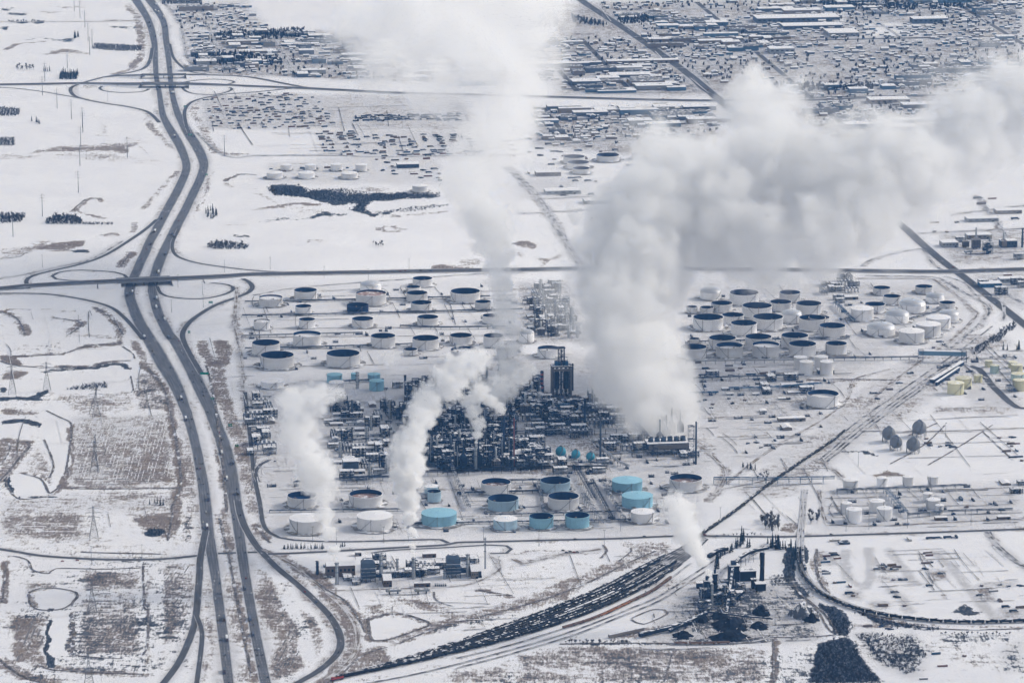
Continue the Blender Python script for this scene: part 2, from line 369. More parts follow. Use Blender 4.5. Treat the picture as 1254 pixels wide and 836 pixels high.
band(q.path(115,180,110,330,180,410),5,6, scrub=.95); band(q.path(160,170,185,240),4,4,scrub=.8); band(q.path(120,60,90,90),8,6,bare=.6); oval(*q(110,80),7,6,3, bare=.6)
box4(q,0,300,120,370,5, scrub=.5); band(q.path(240,175,235,260,260,340,330,420,480,500,700,545,900,560,1254,560),5,6, bare=.5); box4(q,420,545,660,575,3, bare=.6)
for a in ((250,200,350,260),(530,255,640,285),(560,310,680,330),(770,280,870,330),(380,380,460,430),(500,440,590,475),(1050,340,1200,360),(1130,470,1254,515),(1010,360,1090,440)): box4(q,*a,4, dirt=.9, bare=.4)
for a in ((370,190,400,330,480,370,520,330,500,180),(590,185,720,350),(830,200,1000,400,1120,530),(600,380,710,490)): band(q.path(*a),5,5, dirt=.75)
band(q.path(30,600,30,835),3,3, bare=.7); band(q.path(0,610,400,600),4,4, bare=.45)
q = c4(3,2)
patch(q.path(480,660,600,632,740,655,560,662),2.5, bare=.68); patch(q.path(640,350,1000,330,1254,340,1254,355,1000,350),4, bare=.4); box4(q,800,310,1140,345,5, bare=.45, dirt=.6)
band(q.path(380,540,470,540),6,5, scrub=.7); band(q.path(490,545,540,560),5,4,scrub=.7); box4(q,920,395,1050,420,4, bare=.35); band(q.path(160,660,260,590),12,12, bare=.5)
band(q.path(440,400,700,190,1000,0),45,30, dirt=.6, bare=.32); band(q.path(0,720,320,480,440,400),35,25, dirt=.5, bare=.3); band(q.path(200,190,300,195,420,185,640,190),4,5, bare=.6)
box4(q,0,90,240,200,8, dirt=.5); box4(q,60,350,280,420,5, dirt=.6,bare=.4); band(q.path(80,345,380,360,400,330),5,6, bare=.4)
# plant grounds, yards and the town: trodden and ploughed snow
patch([(295,470),(500,470),(620,440),(705,430),(870,500),(880,560),(700,600),(320,600),(300,560)],10, dirt=.65, bare=.22)
patch([(290,352),(560,340),(640,345),(640,440),(300,470)],8, dirt=.28)
patch([(320,590),(830,580),(850,655),(330,660)],8, dirt=.4, bare=.12); patch([(840,345),(1190,345),(1190,400),(1080,450),(830,455)],8, dirt=.3)
patch([(830,450),(1000,452),(1000,505),(880,510)],6, dirt=.7, bare=.25); patch([(865,510),(960,500),(1000,560),(880,575)],6, dirt=.45, bare=.1)
patch([(1000,600),(1254,595),(1254,648),(1010,650)],6, dirt=.4,bare=.1); patch([(1140,440),(1254,430),(1254,500),(1200,510)],6, dirt=.6,bare=.25)
patch([(640,5),(1254,-10),(1254,130),(1170,170),(1000,170),(880,118),(690,118),(650,80)],8, dirt=.85, bare=.36)
patch([(640,130),(870,132),(885,165),(780,190),(650,180)],6, dirt=.8, bare=.4); patch([(238,38),(420,38),(640,90),(640,105),(420,98),(240,90)],5, dirt=.8, bare=.4); patch([(205,5),(300,0),(330,35),(235,75)],5,dirt=.5,bare=.35)
patch([(245,115),(560,118),(600,160),(400,158),(250,158)],5, dirt=.65, bare=.3); patch([(390,160),(590,158),(600,195),(400,192)],5, dirt=.5, bare=.2); patch([(1150,285),(1254,280),(1254,320),(1160,325)],6,dirt=.7,bare=.3)
patch([(1190,335),(1254,332),(1254,380),(1210,370)],5,dirt=.7,bare=.3); patch([(455,190),(530,190),(545,225),(330,225),(330,200)],4,dirt=.4,bare=.15)
for a in ((640,8,700,12),(760,22,890,30),(960,10,1035,26),(1060,28,1130,45)): box4(Crop(0,0,1),*a,5, clear=True, dirt=.1, bare=.05)
patch([(495,505),(530,496),(628,498),(634,577),(545,579),(520,568)],4, bare=.9, scrub=.8); patch([(632,500),(640,478),(704,482),(745,500),(700,525),(645,515)],4, bare=.8, scrub=.6); patch([(625,525),(745,530),(760,560),(745,582),(630,582)],6, bare=.4, dirt=.8); patch([(640,535),(850,540),(860,570),(760,575)],8, bare=.3, dirt=.7)  # first two patches: shade among the packed structures put into the ground colour
patch([(-30,560),(235,560),(240,640),(330,690),(420,836),(-30,840)],26, bare=.25, scrub=.12); patch([(-30,385),(150,385),(225,520),(232,580),(-30,580)],20, bare=.15); patch([(420,836),(470,800),(640,775),(860,770),(1040,780),(1254,770),(1254,850),(420,850)],14, bare=.24, scrub=.15)
for a in ([(15,682),(240,678),(245,836),(15,836)],[(315,690),(400,760),(370,836),(335,836)],[(640,792),(1000,792),(1000,845),(560,845)]): patch(a,14, scrub=.36)
patch([(430,690),(640,690),(800,670),(600,770),(440,800)],16, bare=.22)
for c_, co in ((c4(0,2),(210,340,250,345,345,400,330,600,250,745,60,762,42,662,150,640,235,715,265,610,215,470)),(c4(0,2),(90,85,300,62,600,28,650,80,560,90,400,118,160,112)),(c4(0,3),(170,390,280,375,360,400,320,465,190,470)),(c4(0,3),(245,490,328,488,325,690,250,710)),(c4(1,3),(560,530,670,500,840,548,620,620,570,620))): patch(c_.path(*co),2, clear=True, bare=0, scrub=0, dirt=0, calm=1)
for a in ([(295,470),(640,440),(870,500),(880,560),(850,655),(330,660),(300,560)],[(835,345),(1190,345),(1080,450),(1000,505),(870,570),(835,450)],[(1000,600),(1254,592),(1254,645),(1010,650)]): patch(a,16, dirt=.62, bare=.14)
patch([(820,720),(1000,715),(1005,785),(800,790)],10, dirt=.95, bare=.35, scrub=.42)
GROUND_LAYERS = lay
# ------------------------------------------------------------------ roads
def road_mat(name, base, snowy, lane=0.):
    m, n = new_mat(name); t = NT(n); p = t.pos()
    uv = t.node('ShaderNodeUVMap'); sx = t.node('ShaderNodeSeparateXYZ'); t.l.new(uv.outputs[0], sx.inputs[0]); u, v = sx.outputs[0], sx.outputs[1]
    cv = t.node('ShaderNodeCombineXYZ'); t.l.new(t.math('MULTIPLY', u, .45), cv.inputs[0]); t.l.new(t.math('MULTIPLY', v, .018), cv.inputs[1])
    streak = t.noise(cv.outputs[0], 1.0, 4, .6); nb = t.noise(p, .05, 4, .65); nf = t.noise(p, .5, 3, .6)
    c = t.mix(t.ss(streak, .35, .7), tuple(x*.78 for x in base), tuple(x*1.35 for x in base))
    c = t.mix(t.math('MULTIPLY', t.ss(nb, .45, .7), .4), c, tuple(x*1.5 for x in base))
    at2 = t.node('ShaderNodeAttribute', attribute_name='edge').outputs['Fac']   # 0 in the middle, 1 at the edge of the pavement
    e = t.math('ADD', at2, t.math('MULTIPLY', t.math('SUBTRACT', nf, .5), .22)); e = t.math('ADD', e, t.math('MULTIPLY', t.math('SUBTRACT', nb, .5), .3))
    c = t.mix(t.math('MULTIPLY', t.ss(e, .74, .96), .85), c, (.55,.55,.58))
    if lane:   # dashed lane lines and edge lines in worn white paint
        fr = t.math('ABSOLUTE', t.math('SUBTRACT', t.math('FRACT', t.math('DIVIDE', u, lane)), .5))
        dash = t.math('LESS_THAN', t.math('FRACT', t.math('DIVIDE', v, 12.)), .4)
        ln = t.math('MULTIPLY', t.math('GREATER_THAN', fr, .465), dash)
        c = t.mix(t.math('MULTIPLY', ln, .55), c, (.6,.6,.6))
    if snowy: c = t.mix(t.math('MULTIPLY', t.ss(t.math('ADD', t.math('MULTIPLY', nb, .5), t.math('MULTIPLY', streak, .5)), .62-.35*snowy, .72-.35*snowy), .85), c, (.62,.62,.65))
    t.out(c, .8, spec=.05); return m
M_HWY = road_mat('highway_asphalt', (.115,.120,.138), .04, 3.7); M_ROAD = road_mat('road_asphalt', (.085,.088,.10), .12); M_STREET = road_mat('snowy_street', (.11,.11,.12), .55); M_TRACK = road_mat('gravel_track', (.20,.17,.15), .5); M_BALLAST = road_mat('track_ballast', (.07,.07,.08), .5); M_YARD = road_mat('oily_yard_ballast', (.045,.046,.053), .42); M_BSNOW = road_mat('snowy_track_ballast', (.16,.155,.16), .6)
_layer = [0]
def ribbon(name, L, Rr, mat, z=None, thick=0.):
    """sheet between two lists of world points"""
    n = len(L); vs = []; fs = []; uv = []; ed = []
    K = 6; s_ = 0
    for i in range(n):
        if i: s_ += ((L[i]+Rr[i])/2-(L[i-1]+Rr[i-1])/2).length
        w_ = (Rr[i]-L[i]).length
        for k in range(K+1):
            f = k/K; p = L[i].lerp(Rr[i], f); vs.append((p.x, p.y, p.z+(z or 0))); uv.append((f*w_, s_)); ed.append(abs(2*f-1))
    for i in range(n-1):
        for k in range(K): a = i*(K+1)+k; fs.append((a, a+1, a+K+2, a+K+1))
    me = bpy.data.meshes.new(name); me.from_pydata(vs, [], fs); me.update()
    ul = me.uv_layers.new(name='UVMap'); lv = np.zeros(len(me.loops), int); me.loops.foreach_get('vertex_index', lv)
    ul.data.foreach_set('uv', np.array(uv)[lv].ravel().astype(np.float32))
    a_ = me.attributes.new('edge', 'FLOAT', 'POINT'); a_.data.foreach_set('value', np.array(ed, np.float32))
    me.materials.append(mat); me.update()
    nz = np.zeros(len(me.polygons)*3); me.polygons.foreach_get('normal', nz)
    if nz[2::3].mean() < 0: me.flip_normals()
    o = bpy.data.objects.new(name, me); COL.objects.link(o); return o
ROADS = {}
def road(name, px, width, mat=None, verge=.35, vw=7., z=None, step=14., label=None, tapered=None):
    """a road along photo pixels (px, py[, height]); the snow beside it gets dirty"""
    _layer[0] += 1
    P = smooth_path([at(p[0], p[1], p[2] if len(p) > 2 else 0.) for p in px], step)
    zz = .02+.006*_layer[0] if z is None else z
    L = [p-side(P, i)*width/2 for i, p in enumerate(P)]; Q = [p+side(P, i)*width/2 for i, p in enumerate(P)]
    o = ribbon(name, L, Q, mat or M_ROAD, zz); tag(o, label, None, None, 'structure')
    if verge: band([(p[0], p[1]) for p in px if len(p) < 3 or p[2] < .5] or [(-500,-500),(-501,-500)], width/2+1, vw, bare=verge, dirt=min(.9, verge*1.6))
    return P
def carriageway(name, rows):
    """rows: (py, left px, right px) read off the photograph"""
    _layer[0] += 1
    L = smooth_path([at(a, y) for y, a, b in rows], 25); n = len(L)
    P = [at((a+b)/2, y) for y, a, b in rows]; Wd = [(b-a)*mpp((a+b)/2, y) for y, a, b in rows]
    C = smooth_path(P, 20); t_ = np.linspace(0, len(P)-1, len(C))
    # width by arc position
    acc = [0]
    for a, b in zip(P[:-1], P[1:]): acc.append(acc[-1]+(b-a).length)
    cc = [0]
    for a, b in zip(C[:-1], C[1:]): cc.append(cc[-1]+(b-a).length)
    ws = np.interp(np.array(cc)/cc[-1]*acc[-1], acc, Wd)
    # the horizontal extent is not the width of a slanting road: project it on the road's normal
    S = [side(C, i) for i in range(len(C))]
    ws = np.array([w_*abs(s.x) for w_, s in zip(ws, S)])
    k = np.ones(9)/9; ws = np.convolve(np.pad(ws, 4, 'edge'), k, 'valid')
    o = ribbon(name, [c-s*w_/2 for c, s, w_ in zip(C, S, ws)], [c+s*w_/2 for c, s, w_ in zip(C, S, ws)], M_HWY, .02+.006*_layer[0]); tag(o, kind='structure')
    band([((a+b)/2, y) for y, a, b in rows], float(ws.mean())/2+1, 9., bare=.3, dirt=.6)
    ROADS[name] = (C, S, ws); return C
hwL = [(-12,152,164),(0,160,172.7),(25,176.5,186.5),(50,184,193),(75,186.5,194),(95,188,195),(110,191,198),(125,193,200.5),(140,194.5,204),(150,198,209),(163,204,218),(175,211.5,225),(188,218,230.5),(200,222.5,233.5),(209,222,233.5),(221,217,229.5),(234,210.5,223.5),(246,204,217),(259,196.5,210),(271,190,203.5),(284,183,197),(296,176.5,190),(309,171.5,184.5),(321,165,179),(334,160,173),(346,154,168),(356,151.5,166),(366,152,167),(384,158,174),(396,163,180),(409,170.5,188),(418,174.5,195),(430,180.5,203),(443,187,210),(455,194.5,217),(468,203,223),(480,210,228),(493,216,232),(505,221.5,236),(518,225.5,239.5),(530,229,243),(543,232,246),(555,235,248.5),(568,237,251.5),(580,239,254),(593,241,256.5),(605,242,258.5),(618,243,260),(627,243.7,261),(640,244.5,262),(652,246,263.5),(664,248.5,265),(677,251.5,266.8),(702,256.5,270.3),(727,260,273.3),(752,263,276.8),(777,266,280.2),(802,269,283.5),(836,273.2,287),(862,276,290)]
hwR = [(-12,166,182),(0,176.5,190),(25,195,204),(50,199,208),(75,203,210.5),(95,205,212),(110,206.5,214),(125,209,217.5),(140,213,223),(150,217,230),(163,223,238),(175,230.5,246),(188,238,253),(200,243,256),(209,242.5,254.5),(221,238,250.5),(234,231.5,244.5),(246,225.5,239),(259,219.5,232.5),(271,212,226.5),(284,205.5,220),(296,200,213.5),(309,193,207.5),(321,187.5,202.5),(334,183.5,198),(346,181,194),(356,180.5,193),(366,182,195.5),(384,187,201),(396,192,208),(409,199,214.5),(418,206.5,223),(430,213,231.5),(443,220,239),(455,226.5,245.5),(468,232,251.5),(480,238,257),(493,244,263.3),(505,249.7,268.5),(518,255,273),(530,259.5,278),(543,263.2,283),(555,266.2,287),(568,269.3,290.5),(580,272,292.5),(593,274.3,294.5),(605,276.8,296),(618,279.5,297.3),(627,281.5,298),(652,285.5,300),(677,289,303.5),(702,293.2,307),(727,297.5,311),(752,301.7,315.8),(777,306,320.5),(802,311,325.5),(836,317.3,333),(862,322,338)]
carriageway('outer_highway_carriageway', hwL); carriageway('inner_highway_carriageway', hwR)
r0 = c4(0,0); r1 = c4(0,1)
def rp(name, w, c, *co, **k): return road(name, c.path(*co), w, **k)
# lower interchange
OVH = 7.5
road('crossing_road', [(-25,355),(0,353.5),(37,350,1.5),(80,347.2,4),(120,345.2,6.5),(150,343.8,OVH),(205,341.5,OVH),(245,339.8,5.5),(280,338,3),(314,336),(400,334.4),(464,333.3),(584,331),(640,330.4),(700,329.2),(800,329),(900,330),(1035,331.5),(1100,332.5),(1160,332.8),(1254,330),(1290,328.6)], 30., z=.95, verge=.3)
rp('ramp_road', 9, r1, 768,238, 720,280, 650,330, 520,410, 400,455, 250,490, 160,514, 130,535, 132,556, 152,572, verge=.3)
rp('frontage_road', 7, r1, -80,545, 0,528, 100,513, 200,490, 330,462, 450,432, 600,345, mat=M_STREET, verge=.3)
rp('loop_ramp_road', 7, r1, 625,528, 605,508, 560,496, 450,488, 350,488, 280,500, 255,515, 275,530, 340,537, 480,540, verge=.25)
rp('ramp_road', 9, r1, -60,600, 0,600, 120,600, 250,605, 420,632, 540,667, 610,720, 660,775, 700,825, verge=.35)
rp('ramp_road', 7.5, r1, 875,285, 848,340, 843,380, 870,420, 960,450, 1100,472, 1254,489, 1400,496, verge=.3)
rp('loop_ramp_road', 7.5, r1, 768,565, 790,602, 850,620, 980,627, 1090,607, 1142,580, 1115,558, 1000,547, 820,545, verge=.25)
road('ramp_road', [(291,339),(303,344),(309,351),(304,358),(290,364),(263,374),(240,388),(229,398),(223.5,409),(226,420),(232,432),(240,446),(247,458)], 10.5, verge=.35)
road('service_road', [(310,361.5),(330,358),(351,354),(414,348),(502,341.5),(584,335.5),(640,333.5)], 8, mat=M_STREET, verge=.25)
# upper interchange
road('crossing_road', [(-25,105),(0,104),(60,103),(95,102.4),(140,102.6,4),(175,102.6,OVH),(230,102.6,OVH),(265,103.8,4),(300,105.6),(376,108.5),(489,114),(577,116.3),(711,120),(800,122.5),(878,123.5),(1012,122.5),(1060,120),(1125,117.8),(1254,115)], 24., z=.95, verge=.3)
road('ramp_bridge_road', [(125,95),(150,92.6,4),(175,91.8,OVH),(226,91.4,OVH),(250,91.8,5),(290,93.4),(314,96),(345,102),(376,108)], 11., z=.85, verge=.25)
rp('ramp_road', 10, r0, 745,235, 735,290, 710,330, 650,352, 500,380, 400,408, 347,432, 362,468, 430,490, 520,507, 620,522, 720,547, 780,600, verge=.35)
rp('loop_ramp_road', 7.5, r0, 728,435, 700,448, 600,454, 510,445, 488,430, 520,418, 600,412, verge=.2)
road('loop_ramp_road', [(224,101),(240,98.5),(262,97.2),(280,98.5),(287,101),(278,103.5)], 7.5, verge=.2)
road('loop_ramp_road', [(223,107),(228,112),(240,115.2),(262,116),(279,112.5),(284,109),(279,106.5)], 7.5, verge=.2)
rp('ramp_road', 9, r0, 1500,425, 1254,450, 1100,462, 990,482, 930,505, 903,545, 908,600, 925,650, verge=.3)
rp('ramp_road', 8, r0, 830,215, 850,285, 905,338, 960,358, 1010,362, verge=.3)
rp('service_road', 8, r0, 760,-30, 790,5, 850,65, 885,120, 900,200, 912,270, 945,325, 1000,350, 1060,360, mat=M_STREET, verge=.35)
rp('service_road', 7, r0, -40,415, 0,428, 80,433, 200,448, 330,470, 430,490, mat=M_ROAD, verge=.2)
# lower left: road beneath the highway, ramps at the bottom edge
q3 = c4(0,3)
rp('country_road', 10, q3, -60,168, 0,180, 100,196, 200,212, 400,226, 600,232, 800,228, 960,212, verge=.35)
rp('country_road', 9, q3, 960,212, 1040,202, 1200,196, 1300,193, mat=M_ROAD, verge=.2, z=.01)
rp('ramp_road', 10.5, q3, 1005,90, 990,170, 978,240, 976,300, 968,400, 962,480, 948,560, 915,650, 870,740, 800,835, 740,910, verge=.35)
rp('ramp_road', 7, q3, 960,500, 985,570, 988,620, 980,700, 962,835, 950,910, verge=.3)
road('ramp_road', [(291,612),(294,628),(300,645),(310,662),(320,675),(339,694.5),(364,715),(389,738),(406,757),(416,777),(416.5,793),(408,806),(390,821),(364,836),(345,848)], 11.5, verge=.4)
road('service_road', [(322,672),(345,684),(370,700),(400,724),(425,748),(437,770),(437,792),(425,812),(400,832)], 7, mat=M_TRACK, verge=.35)
road('service_road', [(300,480),(302,500),(307,540),(311,580),(318,615),(322,640),(330,652),(342,658),(360,661),(420,663),(500,661),(540,660.5),(549,664.5)], 7.5, mat=M_ROAD, verge=.4)
road('service_road', [(316,590),(313,578),(320,568),(330,563)], 7, mat=M_ROAD, verge=.4)
road('plant_road', [(328,678),(350,677.5),(420,674),(500,669.5),(545,667),(560,664),(600,663),(700,660.5),(760,659),(815,656.5),(865,656),(940,657),(980,656.5),(1080,653.5),(1160,651),(1254,647.5),(1290,646)], 9.5, verge=.35)
road('loop_road', [(455,677),(480,673.5),(540,670.5),(600,667),(620,668),(626,672),(620,677),(600,677.5)], 6, mat=M_ROAD, verge=.3)
road('service_road', [(402,724),(430,722),(540,719),(575,715),(605,703),(613,694),(610,686),(600,681)], 5, mat=M_TRACK, verge=.3)
# the long diagonals of the town and the plant
road('city_road', [(690,-22),(711,0),(768,37.5),(818,72.6),(848,95),(878,120),(905,142),(930,160)], 26, mat=M_ROAD, verge=.3)
road('city_road', [(846,95),(852,102),(862,111),(884,123)], 10, mat=M_ROAD, verge=.3)
road('plant_avenue', [(620,205),(650.5,231.5),(664,250),(678,271.6),(700.6,309),(715,330)], 16, mat=M_STREET, verge=.4)
road('main_road', [(1085,262),(1110,281),(1125,295),(1152,318),(1180,339),(1217,368),(1254,397),(1275,413)], 20, verge=.25)
road('ramp_road', [(1160,334),(1145,325),(1135,312),(1128,305),(1100,309.5),(1067,318),(1055,326)], 7, mat=M_STREET, verge=.3)
road('ramp_road', [(1157,338.5),(1180,346),(1196,362),(1210,362),(1226,368),(1230,384),(1228,393)], 6, mat=M_STREET, verge=.3)
road('service_road', [(1060,337.5),(1140,339),(1158,345),(1180,358),(1206,372),(1211,383),(1200,396),(1175,418),(1155,432)], 7, mat=M_STREET, verge=.4)
road('plant_road', [(1050,341),(1130,341.5),(1150,346),(1190,378),(1196,386),(1170,412),(1130,440),(1090,470),(1055,500)], 7, mat=M_TRACK, verge=.4)
road('terminal_road', [(1188,448),(1199,452),(1215,472),(1238,494),(1246,499),(1270,501)], 14, mat=M_ROAD, verge=.3)
road('terminal_road', [(1152,418),(1185,449),(1200,465)], 7, mat=M_STREET, verge=.3)
road('perimeter_track', [(1254,541),(1100,528),(1075,541),(1040,560),(1032,570)], 5, mat=M_TRACK, verge=.2) if 0 else None
road('yard_road', [(1209,650.5),(1222,668),(1240,684),(1262,698)], 10, mat=M_STREET, verge=.3)
road('service_track', [(890,592),(930,560),(970,535),(1010,512),(1038,488),(1043,470),(1052,462),(1090,452)], 6, mat=M_TRACK, verge=.3)
road('service_track', [(996,563),(1018,573),(1030,584),(1040,592)], 8, mat=M_TRACK, verge=.3)
road('service_track', [(1003,600),(1008,630),(1020,641),(1060,644),(1150,640),(1254,634)], 6, mat=M_TRACK, verge=.3)
road('service_track', [(855,542),(880,566),(889,580),(880,600),(868,612)], 7, mat=M_TRACK, verge=.4)
road('service_track', [(640,524),(655,531),(700,537),(760,545),(800,553),(850,560)], 6, mat=M_TRACK, verge=.3)
road('service_track', [(628,684),(640,690),(700,676),(725,674),(735,672)], 7, mat=M_TRACK, verge=.4)
road('kiln_road', [(878,712),(884,700),(900,690),(925,676),(936,668)], 10, mat=M_STREET, verge=.25)
road('perimeter_track', [(290,352),(288,400),(296,440),(298,480)], 6, mat=M_TRACK, verge=.35)
for yy, xx in ((368.5,(293,600)),(384.5,(296,600)),(402.5,(300,620)),(413,(298,640)),(449.5,(300,470)),(437,(520,700)),(357,(585,640))):
    road('tank_farm_track', [(xx[0],yy),((xx[0]+xx[1])/2,yy-1.2),(xx[1],yy-3)], 4.5, mat=M_TRACK, verge=.3, vw=4)
for a in ((840,441,1060,436),(840,452,1000,447),(860,512,940,508),(880,535,940,533),(1010,610,1080,608),(880,600,990,577),(1150,600,1254,596),(1095,530,1254,524),(560,600,660,592),(500,600,690,596),(640,628,830,622)):
    road('service_track', [(a[0],a[1]),((a[0]+a[2])/2,(a[1]+a[3])/2+.3),(a[2],a[3])], 5, mat=M_TRACK, verge=.3, vw=4)
# far fields
road('country_road', [(314,190.8),(400,190.5),(460,192),(560,191),(640,189)], 9, mat=M_STREET, verge=.3)
road('country_road', [(240,162),(275,191),(314,190.8)], 7, mat=M_STREET, verge=.25)
road('country_road', [(-20,27),(60,27),(165,26)], 6, mat=M_TRACK, verge=.2)
road('service_road', [(1128,286),(1190,283),(1254,280)], 9, mat=M_STREET, verge=.4); road('service_road', [(1186,311),(1254,308)], 8, mat=M_STREET, verge=.4); road('service_road', [(1172,262),(1254,252)], 9, mat=M_STREET, verge=.4); road('service_road', [(1196,240),(1215,265),(1240,300)], 8, mat=M_STREET, verge=.4); road('service_road', [(1203,342),(1226,356),(1254,372)], 8, mat=M_STREET, verge=.4); road('service_road', [(655,245),(700,242),(760,240)], 8, mat=M_STREET, verge=.4); road('service_road', [(640,262),(672,260),(740,256)], 8, mat=M_STREET, verge=.4)
# town streets on the grid of the long city road
def _in(P, x, y):
    c = False; n = len(P)
    for k in range(n):
        (x0,y0),(x1,y1) = P[k], P[(k+1) % n]
        if (y0 > y) != (y1 > y) and x < (x1-x0)*(y-y0)/(y1-y0)+x0: c = not c
    return c
TOWNP = [[(730,4),(1254,-2),(1254,128),(1120,168),(1010,168),(1000,125),(890,118)],[(640,48),(760,46),(868,114),(690,112),(650,90)],[(655,132),(868,131),(880,160),(775,182),(660,178)],[(238,40),(400,40),(640,92),(640,106),(420,97),(240,88)],[(212,8),(300,4),(330,34),(236,72)]]
_g = R(7.5); _cs, _sn = math.cos(_g), math.sin(_g); STREET_LINES = []
for poly in TOWNP:
    P = [(p.x, p.y) for p in (at(*c) for c in poly)]; U = [x*_cs+y*_sn for x, y in P]; V = [-x*_sn+y*_cs for x, y in P]
    for axis in (0, 1):
        a0, a1, b0, b1 = (min(U), max(U), min(V), max(V)) if axis == 0 else (min(V), max(V), min(U), max(U)); a = a0+(70 if axis == 0 else 90)
        while a < a1:
            run = []; b = b0; big = random.random() < .3
            while b <= b1+20:
                u, v = (a, b) if axis == 0 else (b, a); x, y = u*_cs-v*_sn, u*_sn+v*_cs
                ok = b <= b1 and _in(P, x, y)
                if ok: run.append((x, y))
                if (not ok or random.random() < .02) and run:
                    if len(run) > 4:
                        _layer[0] += 1; W_ = Vector; Q = [W_((x_, y_, 0)) for x_, y_ in run]; wd = 15 if big else 9.5
                        o = ribbon('town_street', [p-side(Q,k)*wd/2 for k, p in enumerate(Q)], [p+side(Q,k)*wd/2 for k, p in enumerate(Q)], M_STREET if not big else M_ROAD, .02+.004*_layer[0]); tag(o, kind='structure')
                    run = []
                b += 20
            a += random.choice((120, 120, 150, 190)) if axis == 0 else random.choice((150, 190, 260))
# railway tracks
RAIL = {}
def track(key, px, w=4.2, dark=.55, vw=5, mat=None):
    RAIL[key] = road('railway_track', px, w, mat=mat or M_BALLAST, verge=dark, vw=vw, step=8); return RAIL[key]
# ------------------------------------------------------------------ ground mesh (after the roads have trodden their verges)
nr, nc = GX.shape
gz = np.zeros(NV)
co = np.stack([gx, gy, gz], 1).astype(np.float32)
ii = np.arange(nr*nc).reshape(nr, nc)
quads = np.stack([ii[:-1,:-1], ii[:-1,1:], ii[1:,1:], ii[1:,:-1]], -1).reshape(-1, 4)
me = bpy.data.meshes.new('ground'); me.vertices.add(NV); me.vertices.foreach_set('co', co.ravel())
me.loops.add(quads.size); me.loops.foreach_set('vertex_index', quads.ravel().astype(np.int32))
me.polygons.add(len(quads)); me.polygons.foreach_set('loop_start', np.arange(0, quads.size, 4, dtype=np.int32))
me.update(calc_edges=True)
ca = me.attributes.new('cover', 'FLOAT_COLOR', 'POINT')
ca.data.foreach_set('color', np.stack([lay['bare'], lay['scrub'], lay['dirt'], lay['calm']], 1).astype(np.float32).ravel())
gm, n_ = new_mat('winter_ground'); t = NT(n_); p = t.pos()
at_ = t.node('ShaderNodeAttribute', attribute_name='cover'); sp = t.node('ShaderNodeSeparateColor'); t.l.new(at_.outputs['Color'], sp.inputs[0])
bare, scrub, dirt, calm = sp.outputs[0], sp.outputs[1], sp.outputs[2], at_.outputs['Alpha']
nA = t.noise(p, .009, 6, .66, .4); nB = t.noise(p, .07, 5, .66); nC = t.noise(t.scale(p, .03, .09, 1), 1.0, 5, .68); nD = t.noise(t.scale(p, .19, .02, 1), 1.0, 5, .66); nE = t.noise(t.scale(p, .36, .10, 1), 1.0, 4, .7)
def st(x, k): return t.math('MULTIPLY_ADD', t.math('SUBTRACT', x, .5), k, .5)
def wsum(*ab):
    r = None
    for x, k, w_ in ab:
        y = t.math('MULTIPLY', st(x, k), w_); r = y if r is None else t.math('ADD', r, y)
    return r
mixn = wsum((nA, 2.6, .24), (nB, 2.2, .24), (nC, 2.0, .16), (nD, 2.2, .16), (nE, 2.4, .20))
mixn = st(mixn, 2.0)
def cover(v, soft):   # share v of the surface shows through where the noise is high
    th = t.math('SUBTRACT', 1.02, t.math('MULTIPLY', v, 1.08))
    f = t.node('ShaderNodeMapRange', interpolation_type='SMOOTHSTEP')
    t.l.new(mixn, f.inputs[0]); t.l.new(t.math('SUBTRACT', th, soft), f.inputs[1]); t.l.new(t.math('ADD', th, soft), f.inputs[2]); return f.outputs[0]
snow = t.mix(t.ss(nA, .35, .7), (.775,.775,.81), (.835,.835,.86))
snow = t.mix(t.math('MULTIPLY', t.math('MULTIPLY', t.ss(nC, .5, .72), .35), t.math('SUBTRACT', 1.0, calm)), snow, (.62,.62,.66))
snow = t.mix(t.math('MULTIPLY', dirt, t.ss(t.math('ADD', t.math('MULTIPLY', nB, .6), t.math('MULTIPLY', nE, .4)), .22, .58)), snow, (.43,.425,.44))
speck = t.math('MULTIPLY', t.ss(nE, .66, .75), t.math('MULTIPLY', t.ss(nA, .45, .65), t.math('SUBTRACT', 1.0, calm)))
soil = t.mix(t.ss(nB, .35, .65), (.145,.115,.102), (.265,.222,.20)); soil = t.mix(t.math('MULTIPLY', t.ss(nE, .5, .7), .6), soil, (.075,.068,.072))
soil = t.mix(t.math('MULTIPLY', t.ss(nD, .5, .7), .35), soil, (.55,.53,.53))
brush = t.mix(t.ss(nE, .42, .62), (.022,.030,.045), (.10,.11,.13)); brush = t.mix(t.math('MULTIPLY', t.ss(nB, .55, .75), .4), brush, (.35,.36,.4))
c = t.mix(t.math('MULTIPLY', speck, .45), snow, (.30,.29,.31))
c = t.mix(t.math('MULTIPLY', cover(bare, .20), t.ss(bare, .02, .12)), c, soil)
c = t.mix(t.math('MULTIPLY', cover(scrub, .12), t.ss(scrub, .02, .12)), c, brush)
t.out(c, .85, bump=nB, bstr=.35, bdist=1.2, spec=.0)
me.materials.append(gm)
ground = bpy.data.objects.new('ground', me); COL.objects.link(ground); tag(ground, kind='structure')
